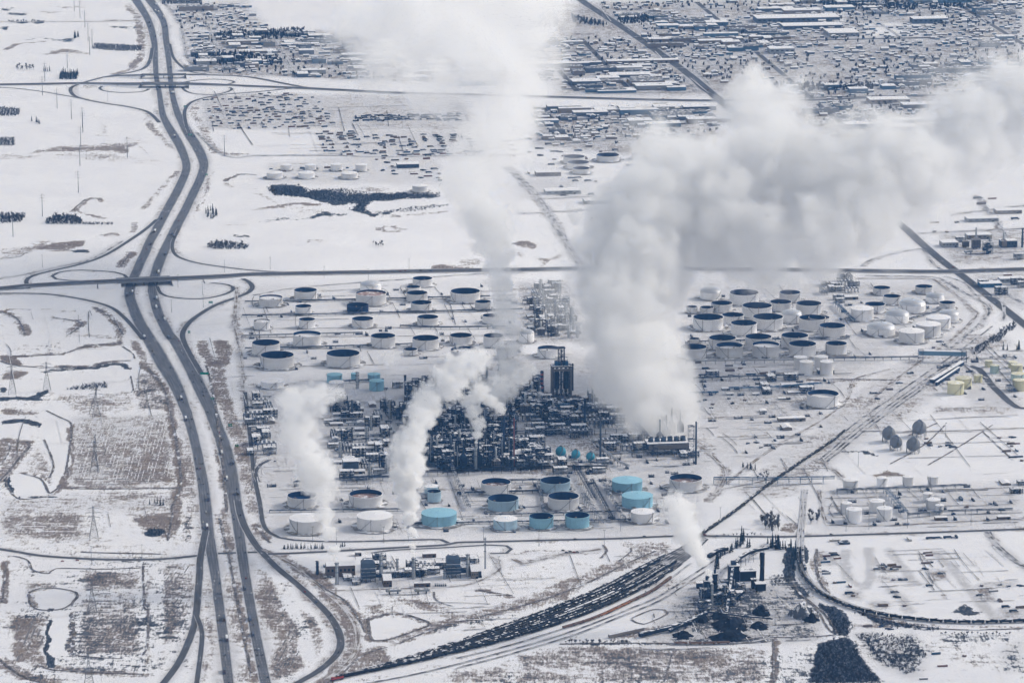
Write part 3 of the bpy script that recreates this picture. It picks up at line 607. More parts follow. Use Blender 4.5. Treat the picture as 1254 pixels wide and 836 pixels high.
# ------------------------------------------------------------------ railway (ballast and rails; the trains follow later)
def mixpath(A, B, f):
    def at_(P, t):
        x = t*(len(P)-1); i = min(int(x), len(P)-2); g_ = x-i; return (P[i][0]*(1-g_)+P[i+1][0]*g_, P[i][1]*(1-g_)+P[i+1][1]*g_)
    return [tuple(a*(1-f)+b*f for a, b in zip(at_(A, t), at_(B, t))) for t in np.linspace(0, 1, 14)]
YT = [(415,830.5),(431.7,826),(464,817),(504,805),(549,791),(589,777),(628,763),(665.6,749.7),(703,734.7),(728,724.6),(748,713.4),(778,698.4),(803,684.6),(823,676),(842,665),(858,655)]
YB = [(405,835),(432,829),(489,817.5),(539,806),(585,795),(628,784),(678,768),(728,750.5),(768,732.5),(790,721),(803,715),(820,702),(830,696),(846,682),(866,662)]
for i in range(8): track('yard%d' % i, [(a, b+1.5-3.2*i/7) for a, b in mixpath(YT, YB, i/7)], 5.2, dark=.95, vw=6, mat=M_YARD)
track('gondola', [(560,806),(628,789),(678,773.5),(728,758),(773,737.5),(800,724),(822,708),(846,690)], dark=.4)
track('main', [(420,842),(520,823),(628,795),(703,772),(760,750),(803,732),(830,716),(856,699),(878,684),(905,668)], dark=.4); track('main2', [(560,818),(628,800),(703,777.5),(765,753),(806,736.5),(836,718),(866,699)], dark=.3)
track('diag', [(842,668),(860,655),(901,627),(940,596),(980,568),(1020,541),(1052,515),(1090,488),(1130,460),(1175,430),(1215,400)], dark=.45)
for k, d in enumerate((5., 10., 15.)): track('corr%d' % k, [(1000+d*.9,562+d*.2),(1024+d,541+d*.2),(1056+d,515+d*.25),(1094+d,488+d*.2),(1134+d,460+d*.2),(1172+d,434+d*.2)], dark=.3)
track('curve', [(984,600),(981,630),(977.5,660),(977,685),(980,700),(987.6,712),(1002.6,727),(1022.6,738),(1052.7,748.4),(1090,756),(1140,761.5),(1190,763.5),(1254,762),(1300,760)], dark=.2, mat=M_BSNOW)
track('curve2', [(988,600),(984,640),(983,670),(984,690),(990,706),(1006,722),(1028,734),(1060,745),(1098,753),(1145,758.5),(1195,760),(1254,758.5),(1300,756.5)], dark=.2, mat=M_BSNOW)
track('kiln', [(820,789),(870,789),(910,787),(935,783),(944,778)], dark=.35); track('spur', [(978,690),(986,735),(1004,752),(1016,766),(1020,778)], dark=.3) if 0 else None
# ------------------------------------------------------------------ storage tanks
WHITE = paint('white_tank_steel', (.80,.80,.82), .5, var=.07, streak=.22)
CYAN = paint('cyan_tank_steel', (.27,.50,.63), .6, var=.15, streak=.4); PALE = paint('pale_blue_tank_steel', (.40,.55,.66), .5, var=.12, streak=.3)
NAVY = paint('navy_tank_steel', (.010,.035,.10), .5, var=.2); CREAM = paint('cream_tank_steel', (.62,.60,.42), .5, var=.1, streak=.25); GREENT = paint('pale_green_tank_steel', (.50,.62,.58), .5, var=.1, streak=.25)
GREYT = paint('grey_sphere_steel', (.20,.21,.23), .45, var=.2, streak=.3); TEAL = paint('teal_sphere_steel', (.06,.30,.42), .45, var=.15)
ROOFB = paint('dark_blue_floating_roof', (.006,.040,.125), .55, var=.35, scale=.12); ROOFP = paint('rust_pink_roof', (.32,.22,.20), .7, snow=.35, var=.3, scale=.1)
ROOFS = paint('snowed_floating_roof', (.60,.60,.62), .8, snow=.8, var=.15); ROOFW = paint('snowy_white_roof', (.72,.73,.76), .7, snow=.7, var=.08); ROOFC = paint('snow_dusted_cyan_roof', (.28,.52,.65), .6, snow=.10, var=.15); ROOFL = paint('snow_covered_blue_roof', (.4,.55,.66), .6, snow=.8, var=.1)
DOME = paint('aluminium_dome', (.52,.53,.56), .28, .55, var=.12); INNER = paint('dark_tank_inside', (.006,.030,.090), .7, var=.3)
RUST = paint('rusty_grey_steel', (.16,.13,.12), .7, var=.3); GALV = paint('galvanised_steel', (.17,.19,.22), .5, .3, var=.2); PAD = None
def pad_mat():
    m, n = new_mat('cleared_gravel_ring'); t = NT(n); p = t.pos()
    nb = t.noise(p, .09, 4, .6); nf = t.noise(p, .5, 3, .6)
    c = t.mix(t.ss(nf, .35, .65), (.13,.125,.125), (.27,.26,.26)); c = t.mix(t.ss(nb, .46, .60), c, (.74,.75,.79)); t.out(c, .85); return m
PAD = pad_mat()
WALLM = {'w': WHITE, 'c': CYAN, 'p': PALE, 'n': NAVY, 'y': CREAM, 'g': GREENT}
WALLW = {'w': 'white', 'c': 'cyan', 'p': 'pale blue', 'n': 'dark navy', 'y': 'cream', 'g': 'pale green'}
ROOFM = {'b': ROOFB, 'p': ROOFP, 's': ROOFS}
TANKS = []
def tank(cx, cy, w, h, kind, col='w', depth=.5, roof='b', farm='', extra='', pad=True, stair=True):
    """cx, cy: middle of the rim in photo pixels; w: width, h: wall height in pixels"""
    base = at(cx, cy+h); k = mpp(cx, cy+h); Rr = w*k/2; H = max(2., h*k*tall(cy+h)); TANKS.append((farm, cy+h, cx, kind, col, roof, depth, w, extra))
    r = empty('storage_tank', base, 0); n = 48 if w > 16 else 28
    m = MB(); th = max(.18, Rr*.012)
    if kind == 'F':
        m.lathe([(Rr,0),(Rr,H-.5),(Rr+.35,H-.45),(Rr+.35,H-.05),(Rr,H)], n=n); sh = m.build('shell', WALLM[col], r)
        m = MB(); m.lathe([(Rr-th,H),(Rr-th,.5)], n=n); m.build('inner_wall', INNER, r)
        m = MB(); m.disc(Rr, H+.01, n=n, r0=Rr-th-.12); m.build('rim', WALLM[col] if col != 'n' else GALV, sh)
        zr = max(1.0, H*(1-depth)); m = MB(); m.lathe([(Rr-th-.05,zr+.5),(Rr*.93,zr+.6),(Rr*.9,zr),(Rr*.3,zr+.12),(0.02,zr+.2)], n=n, smooth=False); fr_ = m.build('floating_roof', ROOFM[roof], r)
        if stair:
            a = rng.uniform(-2.6, -.5); m = MB(); ex, ey = (Rr-1)*math.cos(a), (Rr-1)*math.sin(a)
            m.bar((ex, ey, H+.6), (ex*.1, ey*.1, zr+.7), .9, .35); m.box((ex, ey, H+.9), (2.2, 2.2, 1.2), a); m.build('rolling_ladder', RUST, fr_)
    elif kind == 'C':
        m.lathe([(Rr,0),(Rr,H-.3),(Rr+.2,H-.2),(Rr+.2,H)], n=n); sh = m.build('shell', WALLM[col], r)
        m = MB(); m.lathe([(Rr+.25,H+.01),(Rr*.5,H+Rr*.05),(0.02,H+Rr*.1)], n=n); m.tube((0,0,H+Rr*.08), (0,0,H+Rr*.1+.9), .5, .5, 8); m.build('cone_roof', {'w': ROOFW, 'c': ROOFC, 'p': ROOFL}.get(col, paint('snow_dusted_cream_roof', (.66,.64,.5), .6, snow=.25)), r)
    elif kind == 'D':
        m.lathe([(Rr,0),(Rr,H)], n=n); sh = m.build('shell', WALLM[col], r)
        m = MB(); m.lathe([(Rr+.3,H-.15),(Rr+.3,H+.1)]+[(Rr*math.cos(a), H+.1+Rr*.36*math.sin(a)) for a in np.linspace(.05, 1.5, 7)], n=n, smooth=False); m.build('dome_roof', DOME, r)
    # outside stair that winds up the shell, and a gauge pipe
    if w > 9 and stair:
        a0 = rng.uniform(-2.6, -1.0); sp = rng.choice([-1, 1])*min(1.3, 1.1*H/Rr); m = MB(); st = 10
        for i in range(st):
            a, b = a0+sp*i/st, a0+sp*(i+1)/st; z0, z1 = H*i/st, H*(i+1)/st; q_ = Rr+.7
            m.bar((q_*math.cos(a), q_*math.sin(a), z0), (q_*math.cos(b), q_*math.sin(b), z1), .45, .4)
        m.build('stairway', GALV, sh)
        a = a0+.5*sp+.3; m = MB(); m.tube((Rr*1.01*math.cos(a), Rr*1.01*math.sin(a), 0), (Rr*1.01*math.cos(a), Rr*1.01*math.sin(a), H+.8), .28, n=6); m.build('gauge_pipe', RUST, sh)
    if pad:
        m = MB(); N = 40; ph = rng.uniform(0, 6); vs = []
        for i in range(N):
            t_ = 2*math.pi*i/N; q_ = Rr*(1.30+.06*math.sin(2*t_+ph)+.03*math.sin(5*t_)); vs.append((base.x+q_*math.cos(t_)*1.08, base.y+q_*math.sin(t_)*1.05, 1.0+.002*len(TANKS)))
        m.add(vs, [list(range(N))]); pd = m.build('tank_pad', PAD); tag(pd, kind='structure')
    r['_t'] = len(TANKS)-1
    return r
tank_objs = []
def T(c, rows, farm, **kw):
    for row in rows:
        x, y = c(row[0], row[1]); d = dict(kw)
        if len(row) > 5: d.update(row[5])
        tank_objs.append(tank(x, y, row[2]/c.k, row[3]/c.k, row[4], farm=farm, **d))
S = dict
LF, RF, BF = 'left tank farm', 'right tank farm', 'front tank row'
T(cA, [(275,222,190,64,'F',S(depth=.22,roof='s')),(555,164,186,70,'F',S(depth=.9)),(1080,118,170,52,'D'),(1083,187,245,82,'F',S(depth=.2,roof='p')),(975,283,174,56,'F',S(col='n',depth=.8)),(538,293,133,62,'F',S(depth=.7)),(567,399,133,66,'F',S(depth=.6)),(203,412,133,64,'F',S(depth=.12,roof='s')),(1015,394,174,62,'F',S(depth=.8)),(567,517,228,90,'F',S(depth=.28,roof='s')),(236,587,226,85,'F',S(depth=.8)),(327,686,270,92,'F',S(depth=.8)),(858,672,270,88,'F',S(depth=.8)),(1180,532,200,80,'F',S(depth=.7))], LF)
T(c4(1,2), [(78,190,112,30,'C')], LF)
T(cB, [(312,69,160,58,'F'),(238,138,118,40,'F'),(268,186,172,62,'F'),(303,264,170,65,'F'),(355,380,172,62,'F'),(658,172,240,75,'F'),(800,257,130,60,'F'),(860,368,130,60,'F'),(338,550,214,78,'F'),(622,528,180,66,'F'),(885,530,165,82,'F'),(653,642,230,82,'F',S(depth=.3,roof='s')),(970,640,115,75,'F'),(215,640,115,45,'F'),(1150,505,125,76,'D')], LF, depth=.8)
tank_objs.append(tank(671.6,425.8,27,10.2,'F',depth=.4,roof='s',farm=LF))
T(cC, [(600,183,235,85,'F'),(970,182,170,70,'F'),(420,268,172,62,'F'),(300,303,110,45,'F'),(180,298,90,50,'F'),(705,288,240,85,'F'),(895,258,175,62,'F'),(1122,270,205,82,'F'),(310,381,245,88,'F'),(510,363,178,62,'F'),(792,378,245,88,'F'),(985,352,160,70,'D'),(598,428,212,88,'F'),(1150,386,215,88,'F'),(200,555,85,35,'F'),(425,548,220,82,'F'),(715,538,215,88,'F'),(1008,528,220,88,'F'),(193,620,212,84,'F'),(482,608,220,86,'F',S(depth=.42,roof='s')),(775,600,220,95,'F',S(depth=.25,roof='s')),(1070,595,222,88,'F'),(330,172,170,60,'D')], RF, depth=.8)
T(cD, [(20,450,170,75,'F'),(125,515,212,88,'F'),(158,658,172,82,'F'),(525,210,140,52,'F'),(608,278,142,60,'F'),(865,200,140,52,'F'),(470,342,165,58,'F'),(366,375,185,92,'C'),(770,338,215,58,'D'),(955,280,150,45,'D'),(1053,330,130,52,'F'),(650,422,190,62,'D'),(1065,418,165,60,'D'),(520,528,225,58,'D'),(980,447,200,88,'C'),(900,502,200,92,'C'),(765,557,205,88,'C')], RF, depth=.8)
q = c4(3,2)
T(q, [(160,75,65,58,'C'),(262,72,65,58,'C'),(188,97,65,62,'C'),(288,97,65,64,'C')], 'slim white tank group', pad=False, stair=False)
T(q, [(270,253,156,55,'F',S(depth=.42,roof='s'))], 'open field by railway')
kq = Crop(1120,420,8.358)
T(kq, [(498,352,170,100,'C'),(420,402,170,110,'C'),(648,325,90,72,'C'),(757,178,75,65,'C'),(1005,190,95,60,'C'),(1045,218,120,88,'C'),(1070,375,130,105,'C')], 'cream terminal', col='y', pad=False)
T(kq, [(817,225,90,80,'C'),(1060,310,150,62,'C')], 'cream terminal', col='g', pad=False)
kh = Crop(1000,560,4.937)
T(kh, [(205,132,92,66,'C'),(395,120,66,56,'C'),(552,114,64,56,'C'),(703,112,64,56,'C'),(180,273,66,62,'C'),(365,260,95,62,'C'),(225,310,96,72,'C'),(410,304,95,68,'C'),(672,214,60,50,'C'),(705,252,85,54,'C'),(742,286,50,50,'C')], 'small white group', pad=False)
T(cE, [(330,302,240,80,'F',S(depth=.5)),(843,290,268,88,'F',S(depth=.42,roof='p')),(370,482,285,98,'C'),(915,464,288,98,'C')], BF)
T(cF, [(188,228,115,62,'C',S(col='p')),(208,270,112,82,'F',S(col='p')),(248,442,285,85,'C',S(col='c')),(708,195,242,82,'F',S(depth=.5,roof='p')),(765,325,248,84,'F',S(col='p')),(783,490,195,78,'C',S(col='p')),(1073,470,195,88,'F',S(col='c',depth=.6))], BF, depth=.8)
T(cG, [(66,182,242,86,'F',S(col='p')),(132,308,252,90,'F'),(243,462,195,92,'F',S(col='c')),(645,180,245,82,'C',S(col='c')),(727,302,250,88,'C',S(col='c')),(1118,164,265,82,'F',S(depth=.5,roof='p')),(770,432,190,78,'C')], BF, depth=.8)
q = c4(1,2)
T(q, [(383,160,75,36,'C',S(col='c')),(480,155,35,30,'C',S(col='c')),(575,158,62,32,'C',S(col='c')),(392,197,75,42,'C'),(588,190,72,46,'C',S(col='c'))], 'small cyan group', pad=False)
T(c4(1,1), [(90,8,80,28,'C'),(245,8,80,26,'C'),(455,10,80,26,'C'),(800,72,75,30,'C')], 'far white row', stair=False)
T(c4(1,0), [(145,805,55,28,'C'),(265,805,55,28,'C'),(392,802,58,32,'C'),(512,804,56,32,'C')], 'far white row', stair=False)
T(c4(2,0), [(300,765,105,30,'F'),(320,793,108,28,'F'),(335,822,85,25,'F'),(465,757,112,28,'F'),(610,753,60,25,'F')], 'veiled far group', stair=False, depth=.8)
ORD = ['leftmost','second','third','fourth','fifth','sixth','seventh','eighth','ninth','tenth','eleventh','twelfth','thirteenth']
ROWN = ['rear','second','third','fourth','fifth','sixth','seventh','eighth','ninth','tenth','eleventh','twelfth','thirteenth','fourteenth','fifteenth']
def describe(t):
    farm, by, cx, kind, col, roof, depth, w, ex = t
    c = WALLW[col]
    if kind == 'D': return 'grey domed '+c+' tank'
    if kind == 'C': return c+(' cone-roofed tank' if col not in 'w' else ' snow-capped tank')
    return 'open '+c+' tank, '+{'b':'dark blue roof','p':'pink roof','s':'snowy roof'}[roof]
farms = {}
for o in tank_objs: farms.setdefault(TANKS[o['_t']][0], []).append(o)
for f, os_ in farms.items():
    os_.sort(key=lambda o: TANKS[o['_t']][1]); rowsL = [[os_[0]]]
    tol = {LF: 5, RF: 4.2, BF: 8}.get(f, 6)
    for o in os_[1:]:
        if TANKS[o['_t']][1]-TANKS[rowsL[-1][0]['_t']][1] > tol: rowsL.append([o])
        else: rowsL[-1].append(o)
    for i, rw in enumerate(rowsL):
        rw.sort(key=lambda o: TANKS[o['_t']][2])
        for j, o in enumerate(rw):
            d = describe(TANKS[o['_t']])
            rn = '' if len(rowsL) == 1 else (('front row' if i == len(rowsL)-1 else ROWN[i]+' row')+', ')
            pos_ = 'alone' if len(rw) == 1 else ORD[j]+(' from left' if j else '')
            tag(o, f'{d}, {pos_}, {rn}{f}', 'tank', 'storage tanks of the '+f)
for o in tank_objs: del o['_t']
# gas spheres
def sphere(cx, cy, r, mat, label, group):
    k = mpp(cx, cy+r); Rr = r*k; gap = Rr*.25
    b = at(cx, cy+r*1.05+.5); o = empty('gas_sphere', b)
    m = MB(); m.lathe([(Rr*math.cos(a)+.01, gap+Rr+Rr*math.sin(a)) for a in np.linspace(-1.57, 1.57, 19)], n=32); m.build('vessel', mat, o)
    for i in range(9):
        a = i*2*math.pi/9; m = MB(); m.tube((Rr*.96*math.cos(a), Rr*.96*math.sin(a), 0), (Rr*.96*math.cos(a), Rr*.96*math.sin(a), gap+Rr), Rr*.045, n=6); m.build('leg', mat, o)
    m = MB(); m.box((0, 0, gap+2*Rr+.6), (Rr*.5, Rr*.3, 1.2)); m.tube((0,0,gap+2*Rr), (0,0,gap+2*Rr+Rr*.3), .35); m.build('top_platform', GALV, o)
    m = MB(); pr = None
    for i in range(13):
        a = -2.2+i*.13; e = -1.2+i*.22; pt = ((Rr+.8)*math.cos(a)*math.cos(e), (Rr+.8)*math.sin(a)*math.cos(e), gap+Rr+(Rr+.8)*math.sin(e))
        if pr: m.bar(pr, pt, 1., .5)
        pr = pt
    m.build('stairway', GALV, o)
    tag(o, label, 'gas sphere', group)
q = c4(3,2); SG = 'grey gas spheres in the snow field'
for x, y, r, l in ((592,452,33,'grey gas sphere at the left end of the four'),(741,424,35,'tallest grey gas sphere, rearmost of the four'),(627,494,31,'grey gas sphere in front of the leftmost one'),(711,506,34,'grey gas sphere at the right front of the four')):
    p = q(x, y); sphere(p[0], p[1], r/q.k, GREYT, l, SG)
q = Crop(620,490,9.61); TG = 'teal gas spheres among the pipe racks'
for x, y, r, l in ((640,605,62,'largest teal gas sphere, left of three among the pipe racks'),(818,635,54,'middle teal gas sphere of three among the pipe racks'),(990,662,52,'smallest teal gas sphere, right end of three among the pipe racks')):
    p = q(x, y); sphere(p[0], p[1], r/q.k, TEAL, l, TG)
# ------------------------------------------------------------------ refinery process units
GR = R(7.5)     # the plant grid is turned a little against the view
D1 = paint('dark_blue_steel', (.018,.036,.072), .55, .2, snow=.22, var=.35); D2 = paint('blue_grey_steel', (.055,.078,.115), .5, .2, snow=.42, var=.3)
D3 = paint('light_grey_steel', (.30,.32,.35), .5, .1, snow=.5, var=.2); D4 = paint('tan_steel', (.20,.18,.165), .6, snow=.5, var=.25); D5 = paint('black_steel', (.010,.014,.022), .6, snow=.18, var=.3)
SNOWY = paint('snow_loaded_deck', (.20,.215,.25), .7, snow=.66, var=.2); DECKD = paint('dark_grating_deck', (.03,.045,.07), .7, snow=.42, var=.3); BLUER = paint('blue_painted_steel', (.030,.10,.20), .55, snow=.35, var=.3); REDW = paint('red_painted_steel', (.24,.085,.085), .6, var=.2)
SILV = paint('silver_pipe', (.42,.44,.48), .35, .6, snow=.3, var=.15); GLASSD = paint('dark_window_glass', (.02,.03,.045), .15)
def scaffold(m, x0, x1, y0, y1, z0, z1, nx, ny, nz, w=.5, brace=True):
    xs, ys, zs = np.linspace(x0, x1, nx+1), np.linspace(y0, y1, ny+1), np.linspace(z0, z1, nz+1)
    for x in xs:
        for y in ys: m.bar((x, y, z0), (x, y, z1), w)
    for z in zs[1:]:
        for x in xs: m.bar((x, y0, z), (x, y1, z), w*.8)
        for y in ys: m.bar((x0, y, z), (x1, y, z), w*.8)
    if brace:
        for k in range(nz):
            for i in range(nx):
                if (i+k) % 2: m.bar((xs[i], y0, zs[k]), (xs[i+1], y0, zs[k+1]), w*.6)
                else: m.bar((xs[i+1], y0, zs[k]), (xs[i], y0, zs[k+1]), w*.6)
def k_column(h, r, mat, mat2):
    def make():
        o = empty('process_column', (0,0,0)); m = MB()
        m.lathe([(r*1.25,0),(r*1.1,3),(r,3.2),(r,h*.55),(r*.82,h*.6),(r*.82,h),(r*.5,h+r*.5),(.02,h+r*.7)], n=14); m.build('vessel', mat, o)
        m = MB()
        for z in np.linspace(h*.25, h*.97, 5):
            m.lathe([(r,z),(r+1.5,z),(r+1.5,z+.25),(r,z+.25)], n=12, smooth=False)
            for i in range(8): a = i*.785; m.bar(((r+1.4)*math.cos(a),(r+1.4)*math.sin(a),z), ((r+1.4)*math.cos(a),(r+1.4)*math.sin(a),z+1.3), .15)
        m.bar((r+.6,0,0), (r+.6,0,h), .5); m.build('platforms', mat2, o)
        m = MB(); m.tube((0,0,h+r*.4), (0,-r-1.2,h+r*.4+.5), .5, n=6); m.tube((0,-r-1.2,h+r*.4+.5), (0,-r-1.2,4), .5, n=6); m.build('overhead_pipe', SILV, o)
        return o
    return Kind(make)
def k_frame(w, d, h, nx, ny, nz, mat, fill, matv):
    def make():
        rr = random.Random(int(w*h*7)); o = empty('steel_structure', (0,0,0)); m = MB(); scaffold(m, -w/2, w/2, -d/2, d/2, 0, h, nx, ny, nz); m.build('frame', mat, o)
        m = MB()
        for k in range(1, nz+1):
            x0 = -w/2 if rr.random() < .6 else 0; m.box((x0/2+w/4 if x0 == 0 else 0, 0, h*k/nz), (w/2 if x0 == 0 else w, d, .3))
        m.build('decks', DECKD if mat in (D1, D5) else SNOWY, o)
        for k in range(nz):
            m = MB(); z = h*k/nz
            for j in range(fill):
                x, y = rr.uniform(-w*.4, w*.4), rr.uniform(-d*.35, d*.35); s = rr.uniform(1.0, 1.9)
                if rr.random() < .5: m.tube((x-s*2, y, z+s+.4), (x+s*2, y, z+s+.4), s, n=10)
                else: m.lathe([(s,0),(s,h/nz*.75),(s*.5,h/nz*.85),(.02,h/nz*.88)], (x, y, z+.2), n=10)
            m.build('vessels', matv, o)
        m = MB()
        for j in range(5):
            x = rr.uniform(-w/2, w/2); m.tube((x, -d/2-.6, 0), (x, -d/2-.6, h*rr.uniform(.5, 1.1)), .35, n=6); m.tube((-w/2, -d/2-.9, h*rr.uniform(.2,.9)), (w/2, -d/2-.9, h*rr.uniform(.2,.9)), .35, n=6)
        m.build('pipes', SILV if matv is D3 else D2, o)
        return o
    return Kind(make)
def k_drum(L, r, mat):
    def make():
        o = empty('horizontal_drum', (0,0,0)); m = MB(); z = r+2.5
        m.tube((-L/2,0,z), (L/2,0,z), r, n=14); m.tube((L/2,0,z), (L/2+r*.5,0,z), r, r*.35, 14); m.tube((-L/2-r*.5,0,z), (-L/2,0,z), r*.35, r, 14); m.build('vessel', mat, o)
        m = MB(); [m.box((s*L*.3, 0, 1.6), (1., r*1.7, 3.2)) for s in (-1,1)]; m.build('saddles', D2, o)
        m = MB(); [m.tube((x,0,z+r*.9), (x,0,z+r+2), .35, n=6) for x in (-L*.25, L*.2)]; m.bar((-L*.4, r*.3, z+r+.6), (L*.4, r*.3, z+r+.6), 1.0, .2); m.build('top_fittings', SILV, o); return o
    return Kind(make)
def k_heater(w, d, h, hs, mat):
    def make():
        o = empty('fired_heater', (0,0,0)); m = MB(); m.box((0,0,h*.38+2), (w,d,h*.76)); m.box((0,0,h*.86+2), (w*.9,d*.9,h*.2), taper=.4); m.build('firebox', mat, o)
        m = MB(); [m.box((x,-d/2-.3,h*.38+2), (.5,.6,h*.76)) for x in np.linspace(-w/2,w/2,6)]; [m.box((0,-d/2-.6,z), (w*1.05,1.2,.25)) for z in (h*.25,h*.5,h*.75)]; m.build('buckstays', D1, o)
        m = MB(); m.lathe([(w*.13,h*.9),(w*.11,hs),(w*.09,hs),(w*.09,hs-2)], n=12); m.build('stack', D3 if mat is D4 else mat, o)
        m = MB(); [m.box((sx*w*.42, sy*d*.42, 1.1), (.8,.8,2.2)) for sx in (-1,0,1) for sy in (-1,1)]; m.build('legs', D1, o); return o
    return Kind(make)
def k_cooler(w, d, z):
    def make():
        o = empty('air_cooler', (0,0,0)); m = MB(); scaffold(m, -w/2, w/2, -d/2, d/2, 0, z, max(1,int(w/6)), 2, 1, .45); m.build('frame', D2, o)
        m = MB(); m.box((0,0,z+.8), (w,d,1.6)); m.build('tube_bundle', SNOWY, o); n = max(2, int(w/5))
        m = MB()
        for i in range(n):
            for s in (-1,1): m.lathe([(1.9,0),(1.9,1.1),(1.5,1.1),(1.5,.2)], (-w/2+(i+.5)*w/n, s*d*.25, z+1.6), n=12)
        m.build('fan_rings', D2, o); return o
    return Kind(make)
def k_shed(w, d, h, mat, pitch=.18):
    def make():
        o = empty('plant_building', (0,0,0)); m = MB(); m.box((0,0,h/2), (w,d,h)); rz = d*pitch
        m.add([(-w/2,-d/2,h),(-w/2,d/2,h),(-w/2,0,h+rz),(w/2,-d/2,h),(w/2,d/2,h),(w/2,0,h+rz)], [(0,2,1),(3,4,5)]); wl = m.build('wall', mat, o)
        e = .5; m = MB(); s_ = rz/(d/2)
        for sg in (-1, 1):
            a = [(-w/2-e, sg*(d/2+e), h-e*s_+.05), (w/2+e, sg*(d/2+e), h-e*s_+.05), (w/2+e, 0, h+rz+.05), (-w/2-e, 0, h+rz+.05)]
            b = [(x,y,z+.35) for x,y,z in a]; m.add(a+b, [(0,1,2,3),(7,6,5,4),(0,4,5,1),(1,5,6,2),(3,2,6,7),(0,3,7,4)])
        m.build('roof', ROOFW, o)
        m = MB(); m.box((w*.2,-d/2-.06,h*.38), (min(5,w*.2),.12,h*.74)); m.build('door', D1, wl)
        m = MB(); [m.box((x,-d/2-.05,h*.62), (w*.07,.1,h*.18)) for x in (-w*.4,-w*.25,-w*.1,w*.38)]; m.build('window', GLASSD, wl); return o
    return Kind(make)
PK = {
 'col_a': k_column(46, 2.4, D1, D2), 'col_b': k_column(36, 1.8, D2, D1), 'col_c': k_column(30, 2.0, D3, D2), 'col_d': k_column(56, 2.8, D1, D1),
 'fr_a': k_frame(16, 14, 24, 3, 2, 4, D1, 4, D1), 'fr_b': k_frame(12, 12, 32, 2, 2, 5, D5, 3, D1), 'fr_c': k_frame(20, 12, 16, 4, 2, 3, D2, 4, D2), 'fr_d': k_frame(18, 10, 12, 3, 2, 2, D2, 5, D3),
 'dr_a': k_drum(14, 2.2, D3), 'dr_b': k_drum(11, 1.7, D2), 'he_a': k_heater(13, 10, 17, 34, D4), 'he_b': k_heater(9, 9, 20, 42, D1), 'co_a': k_cooler(24, 9, 12), 'co_b': k_cooler(14, 9, 16),
 'sh_a': k_shed(22, 12, 6, D4), 'sh_b': k_shed(12, 9, 5, D3), 'sh_c': k_shed(34, 14, 8, D2)}
PL = {'col': 'slim process column with platforms', 'fr': 'steel structure with snowy decks', 'dr': 'horizontal drum on saddles', 'he': 'box heater with a short stack', 'co': 'raised air cooler bank', 'sh': 'low snowy-roofed plant building'}
PC = {'col': 'process column', 'fr': 'process structure', 'dr': 'drum', 'he': 'heater', 'co': 'air cooler', 'sh': 'building'}
def inside(P, x, y):
    c = False; n = len(P)
    for i in range(n):
        (x0,y0),(x1,y1) = P[i], P[(i+1) % n]
        if (y0 > y) != (y1 > y) and x < (x1-x0)*(y-y0)/(y1-y0)+x0: c = not c
    return c
def grid_points(poly, du, dv, jit=.25, z=0):
    """points of the plant's own grid that lie within a polygon of photo pixels"""
    P = [(p.x, p.y) for p in (at(*c) for c in poly)]; cs, sn = math.cos(GR), math.sin(GR)
    U = [x*cs+y*sn for x, y in P]; V = [-x*sn+y*cs for x, y in P]; out = []
    v = min(V)
    while v < max(V):
        u = min(U)
        while u < max(U):
            a, b = u+random.uniform(-jit, jit)*du, v+random.uniform(-jit, jit)*dv; x, y = a*cs-b*sn, a*sn+b*cs
            if inside(P, x, y): out.append((x, y))
            u += du
        v += dv
    return out
def unit(where, poly, du, dv, mix, keep=1., hs=1., pal=None):
    pts = grid_points(poly, du, dv)
    ck = at(689,487)
    for x, y in pts:
        if random.random() > keep or abs(x-ck.x) < 24 and -70 < y-ck.y < 30: continue
        k = random.choice(mix); f = k.split('_')[0]; s = random.uniform(.85, 1.15)
        PK[k].put((x, y, 0), GR+random.choice([0, 0, 0, math.pi/2]), f'{PL[f]} in the {where}', f'{PC[f]}s of the {where}', PC[f], (s, s, s*hs*random.uniform(.8, 1.15)))
DARK = ['col_a','col_b','fr_a','fr_a','fr_b','fr_b','fr_c','fr_c','he_b','co_b','dr_b','fr_a','fr_d','he_a','fr_b']; LOW = ['fr_d','dr_a','dr_b','co_a','sh_b','fr_c','dr_b','sh_a']; MID = ['fr_c','fr_d','col_b','col_c','dr_a','co_a','he_a','fr_a']
unit('main dark process block', [(495,512),(530,498),(628,500),(632,575),(545,577),(520,566),(497,540)], 11.5, 19, DARK, .97)
unit('hazy block behind the main one', [(500,484),(560,476),(622,478),(624,500),(530,498),(500,510)], 14, 26, MID+['fr_a','fr_b','fr_b'], .9)
unit('coker area', [(632,502),(640,478),(656,470),(672,486),(704,484),(734,494),(740,506),(712,514),(690,522),(645,512)], 12.5, 22, ['fr_a','fr_a','fr_b','fr_c','fr_c','co_b','dr_b','he_a','col_b'], .95, .72)
unit('rack yard below the coker', [(636,512),(705,512),(722,530),(715,536),(640,532)], 14, 27, ['fr_c','fr_d','co_a','dr_a','fr_a'], .85, .8)
unit('block between the coker and the cooling tower', [(716,500),(752,504),(760,524),(720,530)], 14, 26, ['fr_c','co_a','fr_a','fr_d','dr_a'], .9, .9)
unit('yard beside the red flare', [(632,542),(662,540),(674,578),(630,578)], 13, 24, ['fr_c','fr_a','fr_d','co_a'], .9, .85)
unit('low yard in front of the teal spheres', [(680,568),(745,562),(745,578),(684,580)], 15, 26, ['fr_d','dr_b','dr_a','fr_c'], .75, .65)
unit('yard left of the cooling tower', [(716,538),(782,538),(788,556),(740,556)], 14, 25, ['fr_c','fr_d','dr_a','co_a'], .85, .8)
unit('left yards behind the leaning steam', [(302,484),(330,484),(334,556),(304,556)], 16, 30, LOW, .85, .8)
